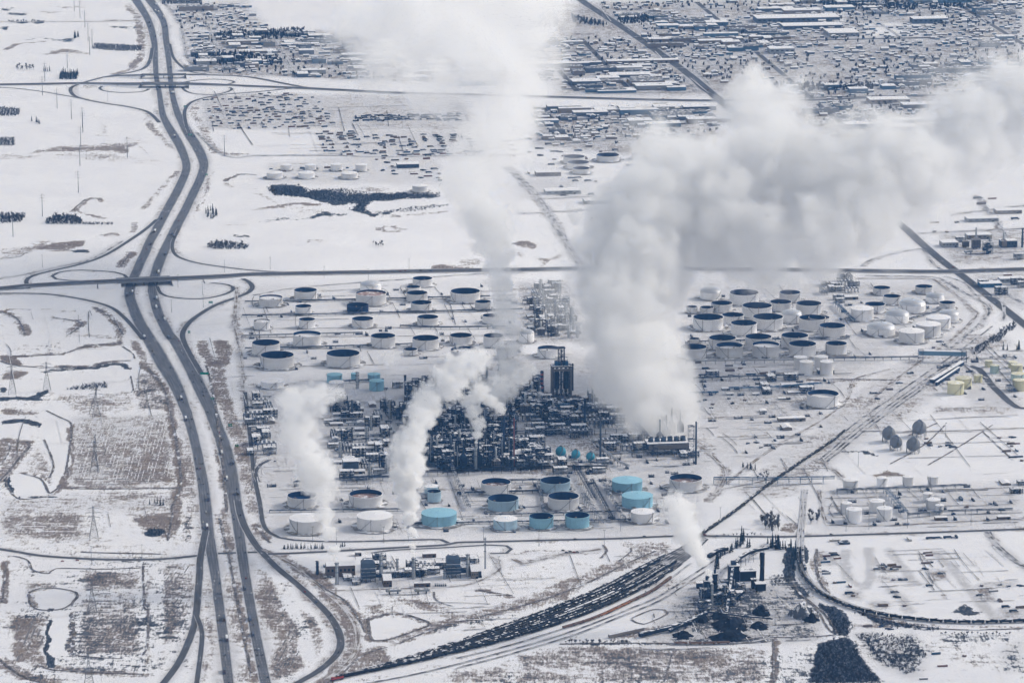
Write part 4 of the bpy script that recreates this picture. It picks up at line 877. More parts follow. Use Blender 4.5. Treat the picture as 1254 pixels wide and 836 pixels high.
unit('light process yard', [(400,492),(494,498),(500,580),(412,594),(400,545)], 16, 30, LOW+['fr_a','col_c'], .85, .8)
unit('yard behind the light process yard', [(402,478),(490,470),(494,494),(400,490)], 24, 48, ['dr_b','sh_b','fr_d','col_c'], .45, .8)
unit('faded process strip', [(655,350),(686,346),(700,382),(712,414),(645,414),(650,380)], 14, 32, MID+['fr_d','sh_a'], .92, .75)
unit('blue process strip by the right farm', [(1008,346),(1040,341),(1052,358),(1040,372),(1006,370)], 17, 46, ['fr_c','fr_d','co_a','fr_a','sh_a'], .95, .7)
unit('pipe yard under the right farm', [(842,458),(998,459),(1000,486),(905,498),(875,490)], 20, 38, LOW, .6, .6)
unit('far plant by the main road', [(1150,292),(1250,290),(1254,318),(1185,316)], 26, 54, MID, .75, .9)
unit('plant at the right edge', [(1198,346),(1254,344),(1256,368),(1222,368)], 22, 46, LOW+['fr_c','fr_a'], .85, .8)
unit('terminal yard', [(1212,440),(1254,428),(1254,470),(1236,480)], 24, 52, LOW, .6, .6)
unit('yard at the right edge', [(1215,590),(1254,588),(1254,612),(1225,606)], 22, 44, LOW, .6, .6)
unit('open ponds yard', [(885,508),(960,500),(975,520),(930,540),(900,535)], 40, 90, ['sh_b','sh_a','dr_b'], .5, .6)
# pipe racks
def rack(px, w=5., z=6.5, mat=D2, label='', n=5, posts=14., deck=None):
    P = smooth_path([at(*p) for p in px], 60); o = empty('pipe_rack', P[0]); b = P[0]
    L = [p-b for p in P]; f = MB(); t_ = MB()
    for i in range(len(L)-1):
        a, c = L[i], L[i+1]; d = c-a; k = max(1, int(d.length/posts)); s = Vector((d.y, -d.x, 0)).normalized()*w/2
        for j in range(k):
            q_ = a+d*(j/k)
            for sg in (-1, 1): f.bar(q_+s*sg, q_+s*sg+Vector((0,0,z)), .45)
            f.bar(q_-s+Vector((0,0,z)), q_+s+Vector((0,0,z)), .45); f.bar(q_-s+Vector((0,0,z*.66)), q_+s+Vector((0,0,z*.66)), .35)
        for j in range(n):
            off = s*(-.85+1.7*j/max(1,n-1)); r_ = .22+.16*((j*7) % 3); t_.tube(a+off+Vector((0,0,z+r_+.2)), c+off+Vector((0,0,z+r_+.2)), r_, n=6)
            if j % 2: t_.tube(a+off+Vector((0,0,z*.66+r_+.2)), c+off+Vector((0,0,z*.66+r_+.2)), r_, n=6)
    f.build('frame', mat, o); t_.build('pipes', deck or mat, o); tag(o, label, 'pipe rack', 'pipe racks of the plant'); return o
q = c4(2,2); q1 = c4(1,2); q3 = c4(3,2)
RK = [([(512,582),(560,581.5),(588,581)],7,7,D5,'black pipe rack left of centre in front of the main dark block'),([(590,579),(650,578),(690,577),(744,577)],8,8,D5,'long black pipe rack behind the front tank row'),
 ([(600,592),(640,591),(690,590)],6,5,D2,'low pipe rack between the two rear blue tanks'),([(552,565),(556,582),(562,596),(575,625)],6,6,D2,'slanting pipe rack right of the cyan tank'),
 (q.path(0,468,120,464,240,460),4,9,D2,'thin pipe rack running right from the red flare'),(q.path(240,460,400,456,560,452),6,8,D1,'dark pipe rack below the coker'),
 (q.path(85,478,140,560,195,640),5,9,SILV,'pale pipe rack descending left of the teal spheres'),(q.path(235,385,320,480),8,9,D1,'short dark pipe rack descending below the coker'),
 (q.path(300,612,345,690,400,790),9,7,D1,'broad dark pipe rack descending between the blue tanks'),(q.path(345,760,440,905),7,6,D2,'pipe rack ending near the plant road'),(q.path(440,700,520,832,560,900),5,5,D2,'thin pipe rack left of the two cyan cone tanks'),
 (q.path(470,570,640,560,840,560),6,7,D2,'pipe rack left of the cooling tower foot'),(q.path(420,530,520,610,570,628),5,7,D1,'slanting dark pipe rack right of the teal spheres'),
 ([(874,592),(905,592),(938,592.5),(980,591.5),(1022,591)],6,9,BLUER,'blue pipe bridge crossing the black train'),([(1025,604),(1085,602.5),(1140,600),(1184,598)],9,6,D2,'long pipe rack behind the small white tanks'),([(1086,604),(1096,616),(1110,633)],10,6,BLUER,'broad blue pipe rack between the small white tanks'),
 ([(1112,634),(1150,630.5),(1182,629),(1240,627.5)],5,6,D2,'thin pipe rack near the plant road at right'),([(893,478.5),(942,477.5),(1006,472.5)],10,5,BLUER,'thick blue pipe rack in the open yard'),([(840,446),(900,445),(960,444.5),(1000,444)],7,6,SNOWY,'snowy pipe rack along the front of the right tank farm'),
 ([(1023,374),(1034,385),(1046,397)],8,7,BLUER,'blue pipe rack slanting through the right tank farm'),([(1008,441.5),(1060,441),(1124,440)],5,5,D2,'pipe rack leading to the blue pipe bridge'),
 ([(416,517),(446,517)],7,6,SNOWY,'short snowy pipe rack in the light process yard'),([(404,545),(452,541)],7,6,D2,'short grey pipe rack in the light process yard'),([(420,589),(481,588)],9,6,D1,'dark pipe rack in front of the light process yard'),
 ([(523,538),(566,537),(600,536)],9,14,SILV,'silver duct bridge in the main dark block'),([(505,511),(549,507)],4,16,SILV,'pale pipe bridge at the rear of the main dark block'),
 ([(640,371),(672,371),(690,372)],4,5,D2,'thin pipe rack in the faded process strip'),([(670,401),(712,401)],6,7,D1,'dark pipe rack in the faded process strip'),([(296,413.5),(350,412),(444,409.5)],4,4,D1,'thin dark pipe rack across the left tank farm'),([(490,401),(540,403),(620,402)],6,4,D2,'low pipe rack across the rear of the left tank farm'),
 ([(760,551),(800,549),(848,556)],6,7,D1,'dark pipe rack at the foot of the lattice derrick')]
for a in RK: rack(a[0], a[1], a[2], a[3], a[4], deck=SILV if a[3] in (D1, D5) and a[1] < 7 else None)
def building(name, cat, label, px, py, w, d, h, mat, roof=None, rz=GR, pitch=.0, wins=0, group=None):
    o = empty(name, at(px, py), rz); m = MB(); m.box((0,d/2,h/2), (w,d,h)); wl = m.build('wall', mat, o)
    m = MB()
    if pitch:
        r_ = d*pitch
        for sg in (0, 1):
            a = [(-w/2-.4, sg*d+(.4 if sg else -.4), h), (w/2+.4, sg*d+(.4 if sg else -.4), h), (w/2+.4, d/2, h+r_), (-w/2-.4, d/2, h+r_)]; b = [(x,y,z+.4) for x,y,z in a]
            m.add(a+b, [(0,1,2,3),(7,6,5,4),(0,4,5,1),(1,5,6,2),(3,2,6,7),(0,3,7,4)])
        m2 = MB(); m2.add([(-w/2,0,h),(-w/2,d,h),(-w/2,d/2,h+r_),(w/2,0,h),(w/2,d,h),(w/2,d/2,h+r_)], [(0,2,1),(3,4,5)]); m2.build('gable', mat, wl)
    else: m.box((0,d/2,h+.3), (w+.6,d+.6,.6))
    m.build('roof', roof or ROOFW, o)
    if wins:
        m = MB(); [m.box((-w/2+(i+.5)*w/wins, -.06, h*.6), (w/wins*.5,.12,h*.22)) for i in range(wins)]; m.build('window', GLASSD, wl)
        m = MB(); m.box((w*.32,-.07,1.6), (3.2,.14,3.2)); m.build('door', D5, wl)
    tag(o, label, cat, group); return o
def stack(px, py, hpx, r, mat, label, bands=None, top=1., cat='chimney stack', group=None):
    h = hpx*mpp(px, py); o = empty('chimney_stack', at(px, py)); m = MB(); m.lathe([(r*1.35,0),(r*1.2,h*.1),(r,h*.5),(r*top,h),(r*top*.8,h),(r*top*.8,h-2)], n=14); m.build('shaft', mat, o)
    m = MB()
    for z in (h*.55, h*.78, h*.95): m.lathe([(r,z),(r+1.1,z),(r+1.1,z+.3),(r,z+.3)], n=12, smooth=False)
    m.bar((r+.4,0,0), (r+.4,0,h), .4); m.build('platforms', D1, o)
    if bands:
        for i in range(bands):
            z0 = h*(.35+.65*(2*i)/(2*bands)); z1 = h*(.35+.65*(2*i+1)/(2*bands)); m = MB(); m.lathe([(r*1.08+.05,z0),(r*1.06+.05,z1)], n=14); m.build('painted_band', REDW if mat is not D5 else WHITE, o)
    tag(o, label, cat, group); return o
# coker with its drilling derrick
qk = Crop(630,410,9.61); CKH = 46.
o = empty('coker_structure', at(*qk(560,720)), GR); m = MB(); scaffold(m, -14,14,0,18,0,CKH,4,2,6,1.0); m.build('frame', D1, o)
m = MB(); [m.box((x,9,CKH*.5), (3.2,19,CKH)) for x in (-14.,14.)]; m.box((0,9,CKH+.9), (32,20,1.8)); m.box((0,-.6,CKH-4.), (30,1.2,4.)); m.build('concrete_piers', paint('concrete_grey', (.17,.165,.17), .8, snow=.5, var=.2), o)
for x in (-7., 7.):
    m = MB(); m.lathe([(4.2,10),(4.2,CKH-10),(2.,CKH-5),(1.,CKH-2)], (x,8,0), n=18); m.build('coke_drum', D5, o)
for x in (-6., 6.):
    m = MB(); m.box((x,9,CKH+5), (8.5,9,6.5)); m.build('drill_house', BLUER, o)
m = MB(); s = 4.6; scaffold(m, -s,s,9-s,9+s,CKH,CKH+29,2,1,7,.75); m.box((0,9,CKH+29.6), (11.5,11.5,1.2)); m.build('drilling_derrick', D1, o)
m = MB(); [m.box((0,9,CKH+z), (20,2,.6)) for z in (9.,14.)]; m.build('crosshead_platform', D1, o)
tag(o, 'tall dark coker tower with twin drums and a lattice derrick on top', 'coker tower')
stack(663.5,487,34,2.2,D1,'dark banded stack left of the coker tower',4); stack(701,478,34,1.2,D5,'thin black stack right of the coker tower')
stack(579.5,455,20,1.6,D5,'black and white striped stack before the left tank farm',4); stack(629.5,572,62,.8,REDW,'tall red and white flare stack beside the main dark block',0)
stack(552,568,36,1.5,D2,'grey stack in the front of the main dark block'); stack(583,574,30,1.6,D3,'pale stack under the small curling steam plume'); stack(606,530,36,1.6,D1,'dark stack under the ragged steam bank')
stack(617,560,58,1.5,D1,'tall dark stack left of the red flare'); stack(431,515,26,1.4,D2,'slim stack in the light process yard'); stack(496,467,8,1.4,D5,'short dark stack by the low steam puff')
stack(735,560,52,1.1,D2,'thin grey mast stack right of the teal spheres'); stack(716,525,38,1.6,D1,'dark stack between coker and cooling tower')
building('blower_house','building','sloped dark blue hopper building at the foot of the coker tower',688,506,24,20,14,BLUER,BLUER,GR,.0)
building('compressor_house','building','tan gabled compressor house in the front of the main dark block',534,556,12,14,15,D4,None,GR,.18,3); building('compressor_house','building','small tan building in the main dark block behind the gabled one',527,537,10,12,11,D4,None,GR)
building('control_building','building','long snow roofed building in the main dark block',545,517,46,14,10,D2,ROOFW,GR,0,6); building('switch_house','building','grey block in the light process yard',430,579,22,20,17,D2,ROOFW,GR)
# pump skids and small sheds strewn over the plant
def k_skid(seed):
    def make():
        rr = random.Random(seed); o = empty('pump_skid', (0,0,0)); m = MB(); m.box((0,0,.4),(9,4,.8)); [m.box((rr.uniform(-3.5,3.5),rr.uniform(-1,1),1.5),(rr.uniform(1,2.4),rr.uniform(1,2),rr.uniform(1,2.6))) for _ in range(4)]; m.build('base', D1, o)
        m = MB(); [m.tube((-5,y,2.2+.5*k),(5,y,2.2+.5*k),.3,n=6) for k, y in enumerate((-1.4,0,1.3))]; [m.tube((x,1.3,0),(x,1.3,4.6),.3,n=6) for x in (-4,0,3.6)]; m.build('pipes', D2 if seed else SILV, o); return o
    return Kind(make)
SKD = [k_skid(i) for i in range(3)]; nsk = [0]
def skids(where, poly, n_):
    P = grid_points(poly, 22, 34, .5); random.shuffle(P)
    for x, y in P[:n_]:
        if nsk[0] >= 290: return
        nsk[0] += 1; random.choice(SKD).put((x,y,0), GR+random.choice((0,1.57)), f'small dark pump skid in the {where}', f'pump skids in the {where}', 'pump skid', (random.uniform(.6,1.5),random.uniform(.7,1.3),random.uniform(.7,1.2)))
skids('left tank farm', [(300,362),(600,350),(640,355),(640,440),(300,460)], 60); skids('right tank farm', [(840,362),(1150,350),(1170,390),(1070,440),(840,440)], 50); skids('front tank group', [(330,592),(820,585),(840,650),(345,655)], 60)
skids('yard under the cooling tower', [(650,560),(870,555),(875,585),(680,592)], 25); skids('open ponds yard', [(850,455),(1040,452),(1000,540),(880,560)], 40); skids('small white tank group', [(1010,600),(1240,595),(1240,640),(1020,645)], 35); skids('cream terminal', [(1130,445),(1254,430),(1254,490),(1180,500)], 20)
for a in (([(360,594),(450,591)],7,6,D2,'low pipe rack behind the two white cone tanks'),([(330,627),(420,626),(500,625)],5,3,D2,'low pipe rack between the white tanks'),([(560,606),(640,604),(700,602)],6,4,D1,'low dark pipe rack between the front blue tanks'),([(600,632),(690,630),(760,628)],5,3,D2,'lowest pipe rack in front of the cyan tanks'),([(500,642),(640,640),(800,637)],4,2.5,D2,'thin pipe rack along the front edge of the plant'),([(745,590),(790,640)],6,4,D2,'slanting pipe rack right of the cyan cone tanks'),([(725,590),(752,640)],6,4,D1,'dark slanting pipe rack left of the cyan cone tanks'),([(660,590),(668,640)],5,4,D2,'slanting pipe rack between the cyan open tanks'),([(850,466),(905,464),(985,462)],6,5,D2,'rear pipe rack of the open yard'),([(845,484),(880,483.5)],8,5,BLUER,'short blue pipe rack of the open yard'),([(405,470),(440,468),(470,467)],5,4,D2,'pipe rack before the small cyan tanks'),([(300,428),(400,426),(520,422)],4,3,D2,'front pipe rack of the left tank farm'),([(296,388),(400,386),(640,380)],4,3,D2,'middle pipe rack of the left tank farm'),([(300,371),(420,368.5),(600,364)],4,3,D2,'rear pipe rack of the left tank farm'),([(842,420),(960,417),(1040,414)],4,3,D2,'middle pipe rack of the right tank farm'),([(1100,395),(1160,380)],4,3,D2,'short pipe rack by the white cone tanks')): rack(a[0],a[1],a[2],a[3],a[4])
# cooling tower bank that makes the huge cloud, and the derrick at its right end
qd = Crop(740,490,9.61)
o = empty('cooling_tower', at(*qd(720,640)), GR); m = MB(); scaffold(m,-26,34,0,26,0,16,10,3,2,.7); m.build('frame', D1, o)
m = MB(); m.box((4,13,12), (59,25,9)); m.build('casing', D2, o); m = MB(); m.box((4,13,17.), (62,28,.8)); m.build('deck', SNOWY, o)
for i in range(6):
    m = MB(); m.lathe([(4.2,0),(3.6,3),(4.0,6.5),(3.6,6.5),(3.3,3)], (-20+i*9.6,13,17.4), n=20); m.build('fan_stack', D2, o)
m = MB(); m.box((4,-.3,12), (58,.5,7.)); m.build('louvres', D4, o); tag(o, 'long cooling tower bank beneath the huge steam cloud', 'cooling tower')
rack(qd.path(390,370,480,480,620,700), 7, 14, D1, 'steep dark conveyor rack left of the cooling tower'); unit('cooling tower yard', [qd(560,330),qd(900,340),qd(950,520),qd(640,520)], 15, 34, ['fr_a','fr_c','he_b','fr_b'], .9, .8)
unit('foot of the lattice derrick', [qd(830,560),qd(1080,560),qd(1080,720),qd(860,740)], 14, 30, ['fr_c','fr_a','fr_d'], .8, .8)
o = empty('lattice_derrick', at(*qd(1040,760)), GR); hh = 64.
m = MB(); scaffold(m,-6,2,0,8,0,hh-6,1,1,8,.42); m.build('frame', D2, o); m = MB(); m.lathe([(1.6,0),(1.4,hh),(1.1,hh)], (5.2,3,0), n=12); m.build('flare_pipe', D2, o)
m = MB(); [m.box((-2,4,hh*z), (10,10,.5)) for z in (.3,.6,.9)]; m.build('platforms', D2, o); tag(o, 'tall lattice derrick with a flare pipe at the right end of the cooling tower', 'derrick')
# enclosed pipe bridge and the loading sheds of the terminal
p0, p1 = at(*kq(60,185)), at(*kq(505,195)); o = empty('pipe_bridge', p0); d = p1-p0; L_ = d.length; o.rotation_euler = (0,0,math.atan2(d.y,d.x))
m = MB(); m.box((L_/2,0,14), (L_+6,6,7)); m.build('gallery', paint('blue_cladding', (.14,.24,.33), .5, var=.12, snow=.4), o); m = MB(); m.box((L_/2,0,17.8), (L_+7,6.8,.6)); m.build('roof', ROOFW, o)
for x in (0., L_):
    m = MB(); scaffold(m, x-4, x+4, -4, 4, 0, 19, 1, 1, 3, .7); m.build('tower', D2, o)
tag(o, 'blue enclosed pipe bridge on two towers over the rail corridor', 'pipe bridge')
for i, (a, b) in enumerate((((175,412),(490,222)),((222,438),(455,282)))):
    p0, p1 = at(*kq(*a)), at(*kq(*b)); d = p1-p0; o = empty('loading_shed', p0, math.atan2(d.y,d.x)); L_ = d.length
    m = MB(); m.box((L_/2,0,3), (L_,6 if i == 0 else 3,6)); m.build('wall', D1, o); m = MB(); m.box((L_/2,0,6.3), (L_+1,8 if i == 0 else 4,.5)); m.build('roof', SNOWY if i == 0 else ROOFW, o)
    tag(o, 'long dark loading shed beside the cream tanks' if i == 0 else 'narrow snow roofed loading platform beside the cream tanks', 'loading shed')
# cogeneration plant in front
qc = Crop(370,650,5.225); BRN = paint('brown_cladding', (.13,.10,.085), .6, var=.15); SLATE = paint('slate_blue_cladding', (.075,.105,.15), .5, var=.15, snow=.4)
building('turbine_hall','building','brown turbine hall with a snowy roof in the power plant',*qc(248,292),38,20,15,BRN,ROOFW,GR,.12,7)
for x, y, lab in ((425,328,'slate blue stepped boiler block beside the turbine hall'),(970,300,'taller slate blue stepped boiler block at the right end of the power plant')):
    o = empty('heat_recovery_boiler', at(*qc(x,y)), GR); m = MB(); w_ = 18.; m.box((0,7,15), (w_,14,22)); m.build('casing', SLATE, o)
    m = MB(); m.box((0,7,28.2), (w_,14,4.4), taper=.6); m.build('hood', SLATE, o); m = MB(); [m.box((0,-.2,z), (w_+1.5,2.6,.5)) for z in (5,9.5,14,19)]; m.build('walkway', D3, o)
    m = MB(); scaffold(m,-w_/2,w_/2,-1.2,14,0,15,3,2,3,.5); m.build('frame', D1, o); m = MB(); m.tube((w_/2,7,8), (w_/2+12,7,6), 3.4, 2.2, 12); m.build('inlet_duct', D1, o); tag(o, lab, 'boiler')
for x, y, h, r, lab in ((222,340,28,2.0,'grey stack of the power plant in front of the turbine hall'),(505,312,33,2.1,'grey stack right of the left boiler block'),(608,290,23,1.2,'thin pale stack in the middle of the power plant'),(713,305,27,2.1,'grey stack under the white steam column'),(1060,290,29,2.0,'grey stack right of the taller boiler block'),(97,275,17,1.6,'short dark stack at the left end of the power plant'),(1170,240,40,.7,'thin mast at the right end of the power plant'),(912,305,13,1.6,'short stack left of the taller boiler block')):
    p = qc(x,y); stack(p[0], p[1], h, r, D3 if 'dark' not in lab else D1, lab)
unit('power plant', [qc(450,325),qc(480,215),qc(910,215),qc(915,300),qc(640,290),qc(520,325)], 14, 26, ['fr_c','fr_d','dr_a','co_a','fr_a'], .9, .55)
unit('power plant', [qc(100,300),qc(130,190),qc(160,190),qc(170,330)], 13, 24, ['fr_d','dr_b'], .8, .5); unit('power plant', [qc(1020,300),qc(1030,150),qc(1160,150),qc(1190,230),qc(1060,300)], 14, 26, ['fr_c','fr_d','dr_a'], .9, .55); unit('power plant', [qc(230,345),qc(250,300),qc(380,300),qc(380,335)], 13, 22, ['fr_d','dr_b'], .9, .45)
for i, (x, y, w_, d, h, mt, pt) in enumerate(((548,358,11,26,9,BRN,.2),(1105,305,9,26,10,D4,.2),(1133,298,6,24,9,D2,.2),(770,358,21,7,5,BRN,0),(815,170,18,8,5,BRN,0),(360,160,8,8,5,D4,.15))):
    p = qc(x,y); building('plant_shed','building',['brown gabled shed in front of the middle stacks','tan gabled shed in front of the right boiler block','narrow grey shed beside the tan gabled one','long brown box shed before the white drums','brown box shed behind the power plant','small tan shed behind the left boiler block'][i],p[0],p[1],w_,d,h,mt,ROOFW if pt else SNOWY,GR,pt,3)
for i, (x, y) in enumerate(((585,400),(768,398))):
    o = PK['dr_a'].put(at(*qc(x,y)), GR+.05, ['white storage drum lying left in front of the power plant','white storage drum lying right in front of the power plant'][i], 'storage drums before the power plant', 'drum', (1.3,1.2,1.))
for i in range(6): PK['dr_b'].put(at(*qc(853+i*13,350)), GR+1.57, 'small drum in the row of six before the power plant', 'row of small drums', 'drum', (.45,.5,.5))
for i, (px, py, w_, d, h, mt, lb) in enumerate(((1164,303,30,26,9,D3,'grey flat plant hall by the straight road at right'),(1200,293,46,24,8,D4,'tan flat hall in the far plant at right'),(1236,303,30,20,12,D2,'slate flat hall at the far right edge'),(1214,352,38,22,7,BLUER,'blue roofed shed right of the straight road'),(1240,346,44,20,7,D3,'pale shed at the right edge beyond the straight road'),(1204,272,60,26,7,D3,'long pale hall beyond the far plant'),(1236,262,50,24,7,D4,'tan hall farthest out at the right edge'),(690,238,70,30,7,D3,'pale hall beside the snowy avenue'),(735,250,60,30,7,D2,'slate hall left of the huge cloud'),(672,216,50,26,8,D4,'tan hall at the head of the snowy avenue'),(500,206,44,24,8,D2,'slate hall behind the ravine'),(1012,458,26,14,6,D2,'small slate shed beside the slim white tanks'),(970,516,42,12,5,D4,'long tan shed in the open ponds yard'),(1230,636,18,8,4,BRN,'brown box shed near the plant road at far right'),(1153,637,17,8,4,BRN,'brown box shed near the plant road right of the small tanks'))): building('plant_hall','building',lb,px,py,w_,d,h,mt,ROOFW,GR,0,5)
# lime kiln and coal yard
ql = Crop(820,640,5.225); COAL = paint('coal', (.008,.010,.016), .9, snow=.12, var=.4, scale=.2); GREYP = paint('snow_dusted_slag', (.10,.105,.12), .9, snow=.55, var=.4, scale=.2)
def pile(cx, cy, rx, h, mat, label, elong=1.0, rz=0.):
    p = at(*ql(cx,cy)); k = mpp(*ql(cx,cy)); Rr = rx/ql.k*k; bm = bmesh.new(); bmesh.ops.create_grid(bm, x_segments=26, y_segments=26, size=1.0)
    sd_ = random.randint(0, 99)
    from mathutils import noise as mn
    for v in bm.verts:
        r_ = math.hypot(v.co.x, v.co.y); nz = mn.noise(Vector((v.co.x*2.3+sd_, v.co.y*2.3, 0)))*.35+mn.noise(Vector((v.co.x*6+sd_, v.co.y*6, 3)))*.14
        z = max(0, min(.85, 1.05-r_*1.12+nz)); v.co = Vector((v.co.x*Rr, v.co.y*Rr*elong, z*h-.1))
    me = bpy.data.meshes.new('coal_pile'); bm.to_mesh(me); bm.free(); me.materials.append(mat); o = bpy.data.objects.new('coal_pile' if mat is COAL else 'slag_pile', me); COL.objects.link(o); o.location = p; o.rotation_euler = (0,0,rz)
    tag(o, label, 'coal pile' if mat is COAL else 'slag pile', 'dark piles of the kiln yard')
for a in ((385,655,120,13,COAL,'largest black coal pile in the middle of the kiln yard',1.3,0),(380,735,140,11,COAL,'long black coal pile nearest the yard track',.6,0),(585,580,55,14,COAL,'steep black coal pile at the right of the kiln yard',1.6,.3),(572,665,62,9,COAL,'small black coal pile right of the largest one',1.2,0),(85,725,72,9,COAL,'black coal pile at the left end of the kiln yard',1.,.2),(205,620,50,12,COAL,'small black coal pile beside the conveyor',1.5,0),(860,590,100,20,GREYP,'grey snow dusted slag pile beside the curved railway',1.4,.2),(905,620,55,11,COAL,'black heap in front of the grey slag pile',1.3,0),(320,600,60,8,COAL,'black heap at the foot of the inclined conveyor',1.2,0)): pile(*a)
def tower(name, cat, label, x, y, w, d, h, mat, extra=True, taper=1.):
    p = ql(x,y); o = empty(name, at(*p), GR); m = MB(); m.box((0,d/2,h/2), (w,d,h), taper=taper); m.build('wall', mat, o)
    m = MB(); m.box((0,d/2,h+.4), (w*taper+1.4,d*taper+1.4,.8)); m.build('roof', SNOWY, o)
    if extra:
        m = MB(); scaffold(m,-w/2-.8,w/2+.8,-.8,-.2,0,h,2,1,5,.4); m.build('stair_frame', D1, o); m = MB(); m.box((0,d/2,h+3.2), (w*.5,d*.5,5)); m.build('head_house', D1, o)
    tag(o, label, cat); return o
tower('kiln_tower','kiln tower','broad black kiln tower with inclined struts',413,425,13,13,31,D5); tower('kiln_building','building','low black kiln building behind the slag stack',503,372,21,16,13,D5,False)
tower('kiln_tower','kiln tower','black tower left of the slender steaming stack',245,470,9,10,20,D5); tower('kiln_tower','kiln tower','narrow black tower right of the slender steaming stack',290,510,5.5,6,38,D5); tower('kiln_building','building','dark shed left of the kiln towers',195,420,8,8,7,D1,False); tower('kiln_building','building','black building right of the broad kiln tower',585,435,13,12,9,D5,False); tower('kiln_building','building','small black hopper by the broad kiln tower',540,420,6,6,12,D5,False)
p = ql(271,550); stack(p[0],p[1],32,1.5,D3,'slender pale stack that the leaning steam rises from'); p = ql(590,372); stack(p[0],p[1],36,2.6,D5,'thick black stack with a flared top in the kiln yard',0,1.25)
unit('kiln yard', [ql(165,560),ql(170,480),ql(240,470),ql(270,540),ql(230,570)], 11, 22, ['fr_a','fr_b','he_b','col_b'], .95, .6); unit('kiln yard', [ql(280,560),ql(300,400),ql(370,340),ql(380,430),ql(500,430),ql(440,500),ql(340,560)], 12, 24, ['fr_a','fr_b','fr_c','col_b'], .85, .5)
def conveyor(pts, w, label, mat=D5, posts=22):
    P = [Vector(p) for p in pts]; b = P[0].copy(); o = empty('conveyor', (b.x,b.y,0)); m = MB(); l = MB(); tp = MB(); off = Vector((b.x,b.y,0))
    for a, c in zip(P[:-1], P[1:]):
        a, c = a-off, c-off; m.bar(a, c, w, w*.8); tp.bar(a+Vector((0,0,w*.45)), c+Vector((0,0,w*.45)), w*1.08, .25); k = max(1, int((c-a).length/posts))
        for j in range(k):
            q_ = a.lerp(c, (j+.5)/k)
            if q_.z > w: [l.bar(q_+Vector((sx*w*.5,0,0)), (q_.x+sx*w*.8,q_.y,0), .5) for sx in (-1,1)]
    m.build('gallery', mat, o); l.build('trestle', D1, o); tp.build('roof', DECKD if mat is D5 else SNOWY, o); tag(o, label, 'conveyor', 'conveyors of the kiln yard')
zc = 14.
conveyor([at(*ql(425,255),zc+6), at(*ql(450,222),zc), at(*ql(495,195),zc), at(*ql(550,175),zc), at(*ql(632,158),zc-2)], 4.2, 'curved elevated black conveyor gallery behind the kiln')
conveyor([at(*ql(365,575),1.5), at(*ql(404,290),32)], 3., 'steep inclined conveyor leaning against the broad kiln tower'); conveyor([at(*ql(0,690),3.), at(*ql(235,575),12)], 4., 'dark conveyor rising from the left to the kiln'); conveyor([at(*ql(230,565),4.), at(*ql(430,590),4.), at(*ql(660,612),4.)], 2., 'thin conveyor crossing the coal yard')
conveyor([at(*ql(410,500),2.), at(*ql(480,440),14)], 2.6, 'short inclined conveyor before the broad kiln tower'); conveyor([at(*ql(250,215),4.), at(*ql(305,180),5), at(*ql(370,165),5)], 5, 'dark raised loading line among the conifers')
conveyor([at(*c4(2,3)(470,605),3.), at(*c4(2,3)(640,568),4.)], 4.5, 'long grey covered belt left of the coal yard', D4); conveyor([at(*c4(2,3)(620,600),4.), at(*c4(2,3)(870,538),6.)], 5.5, 'long black covered belt feeding the coal yard')
# ------------------------------------------------------------------ trains
BLK = paint('black_car_paint', (.014,.016,.02), .5, snow=.34, var=.35); BRG = paint('dark_bogie_steel', (.02,.02,.022), .7); HOP = paint('grey_hopper_paint', (.10,.105,.12), .6, snow=.0, var=.3); ORA = paint('orange_brown_gondola_paint', (.30,.125,.055), .65, var=.35); BRO = paint('brown_gondola_paint', (.16,.095,.07), .7, var=.35); REDC = paint('red_locomotive_paint', (.32,.05,.04), .5, var=.2)
def bogies(m, L, w=2.6):
    for x in (-L*.36, L*.36):
        m.box((x,0,.7), (2.6,w*.8,.5))
        for dx in (-.85,.85):
            for s in (-1,1): m.tube((x+dx,s*w*.28,.5),(x+dx,s*w*.36,.5),.46,n=8)
    m.box((0,0,1.15), (L,w*.45,.4)); [m.box((sx*(L/2+.3),0,1.1), (.7,.5,.4)) for sx in (-1,1)]
def k_tankcar():
    m = MB(); r, L = 1.55, 15.2; z = 1.35+r; m.tube((-L/2,0,z),(L/2,0,z),r,n=16,caps=False); m.tube((L/2,0,z),(L/2+.5,0,z),r,r*.5,16); m.tube((-L/2-.5,0,z),(-L/2,0,z),r*.5,r,16); o = m.build('tank_car', BLK)
    m = MB(); bogies(m, L+1); m.build('underframe', BRG, o); m = MB(); m.box((0,0,z+r+.15), (3.4,1.6,.25)); m.tube((0,0,z+r),(0,0,z+r+.8),.5,n=8); [m.bar((x,s*.8,z+r+.2),(x,s*.8,z+r+1.1),.12) for x in (-1.7,1.7) for s in (-1,1)]; m.build('dome_platform', BRG, o); return o
def k_hopper(mat, topm, lab):
    def make():
        m = MB(); L = 15.5; m.box((0,0,2.9), (L,3.1,2.6)); 
        for x in (-L*.33,0,L*.33): m.add([(x-2,-1.4,1.6),(x+2,-1.4,1.6),(x+2,1.4,1.6),(x-2,1.4,1.6),(x-.6,-.7,.7),(x+.6,-.7,.7),(x+.6,.7,.7),(x-.6,.7,.7)], [(4,5,6,7),(0,4,7,3),(1,2,6,5),(0,1,5,4),(2,3,7,6)])
        [m.box((x,s*1.6,2.9),(.2,.14,2.5)) for x in np.linspace(-L/2+.2,L/2-.2,11) for s in (-1,1)]; o = m.build(lab, mat)
        m = MB(); m.box((0,0,4.35), (L*.98,2.9,.3)); [m.box((x,0,4.65),(1.5,1.2,.3)) for x in (-5,-1.7,1.7,5)]; m.build('roof', topm, o); m = MB(); bogies(m, L); m.build('underframe', BRG, o); return o
    return make
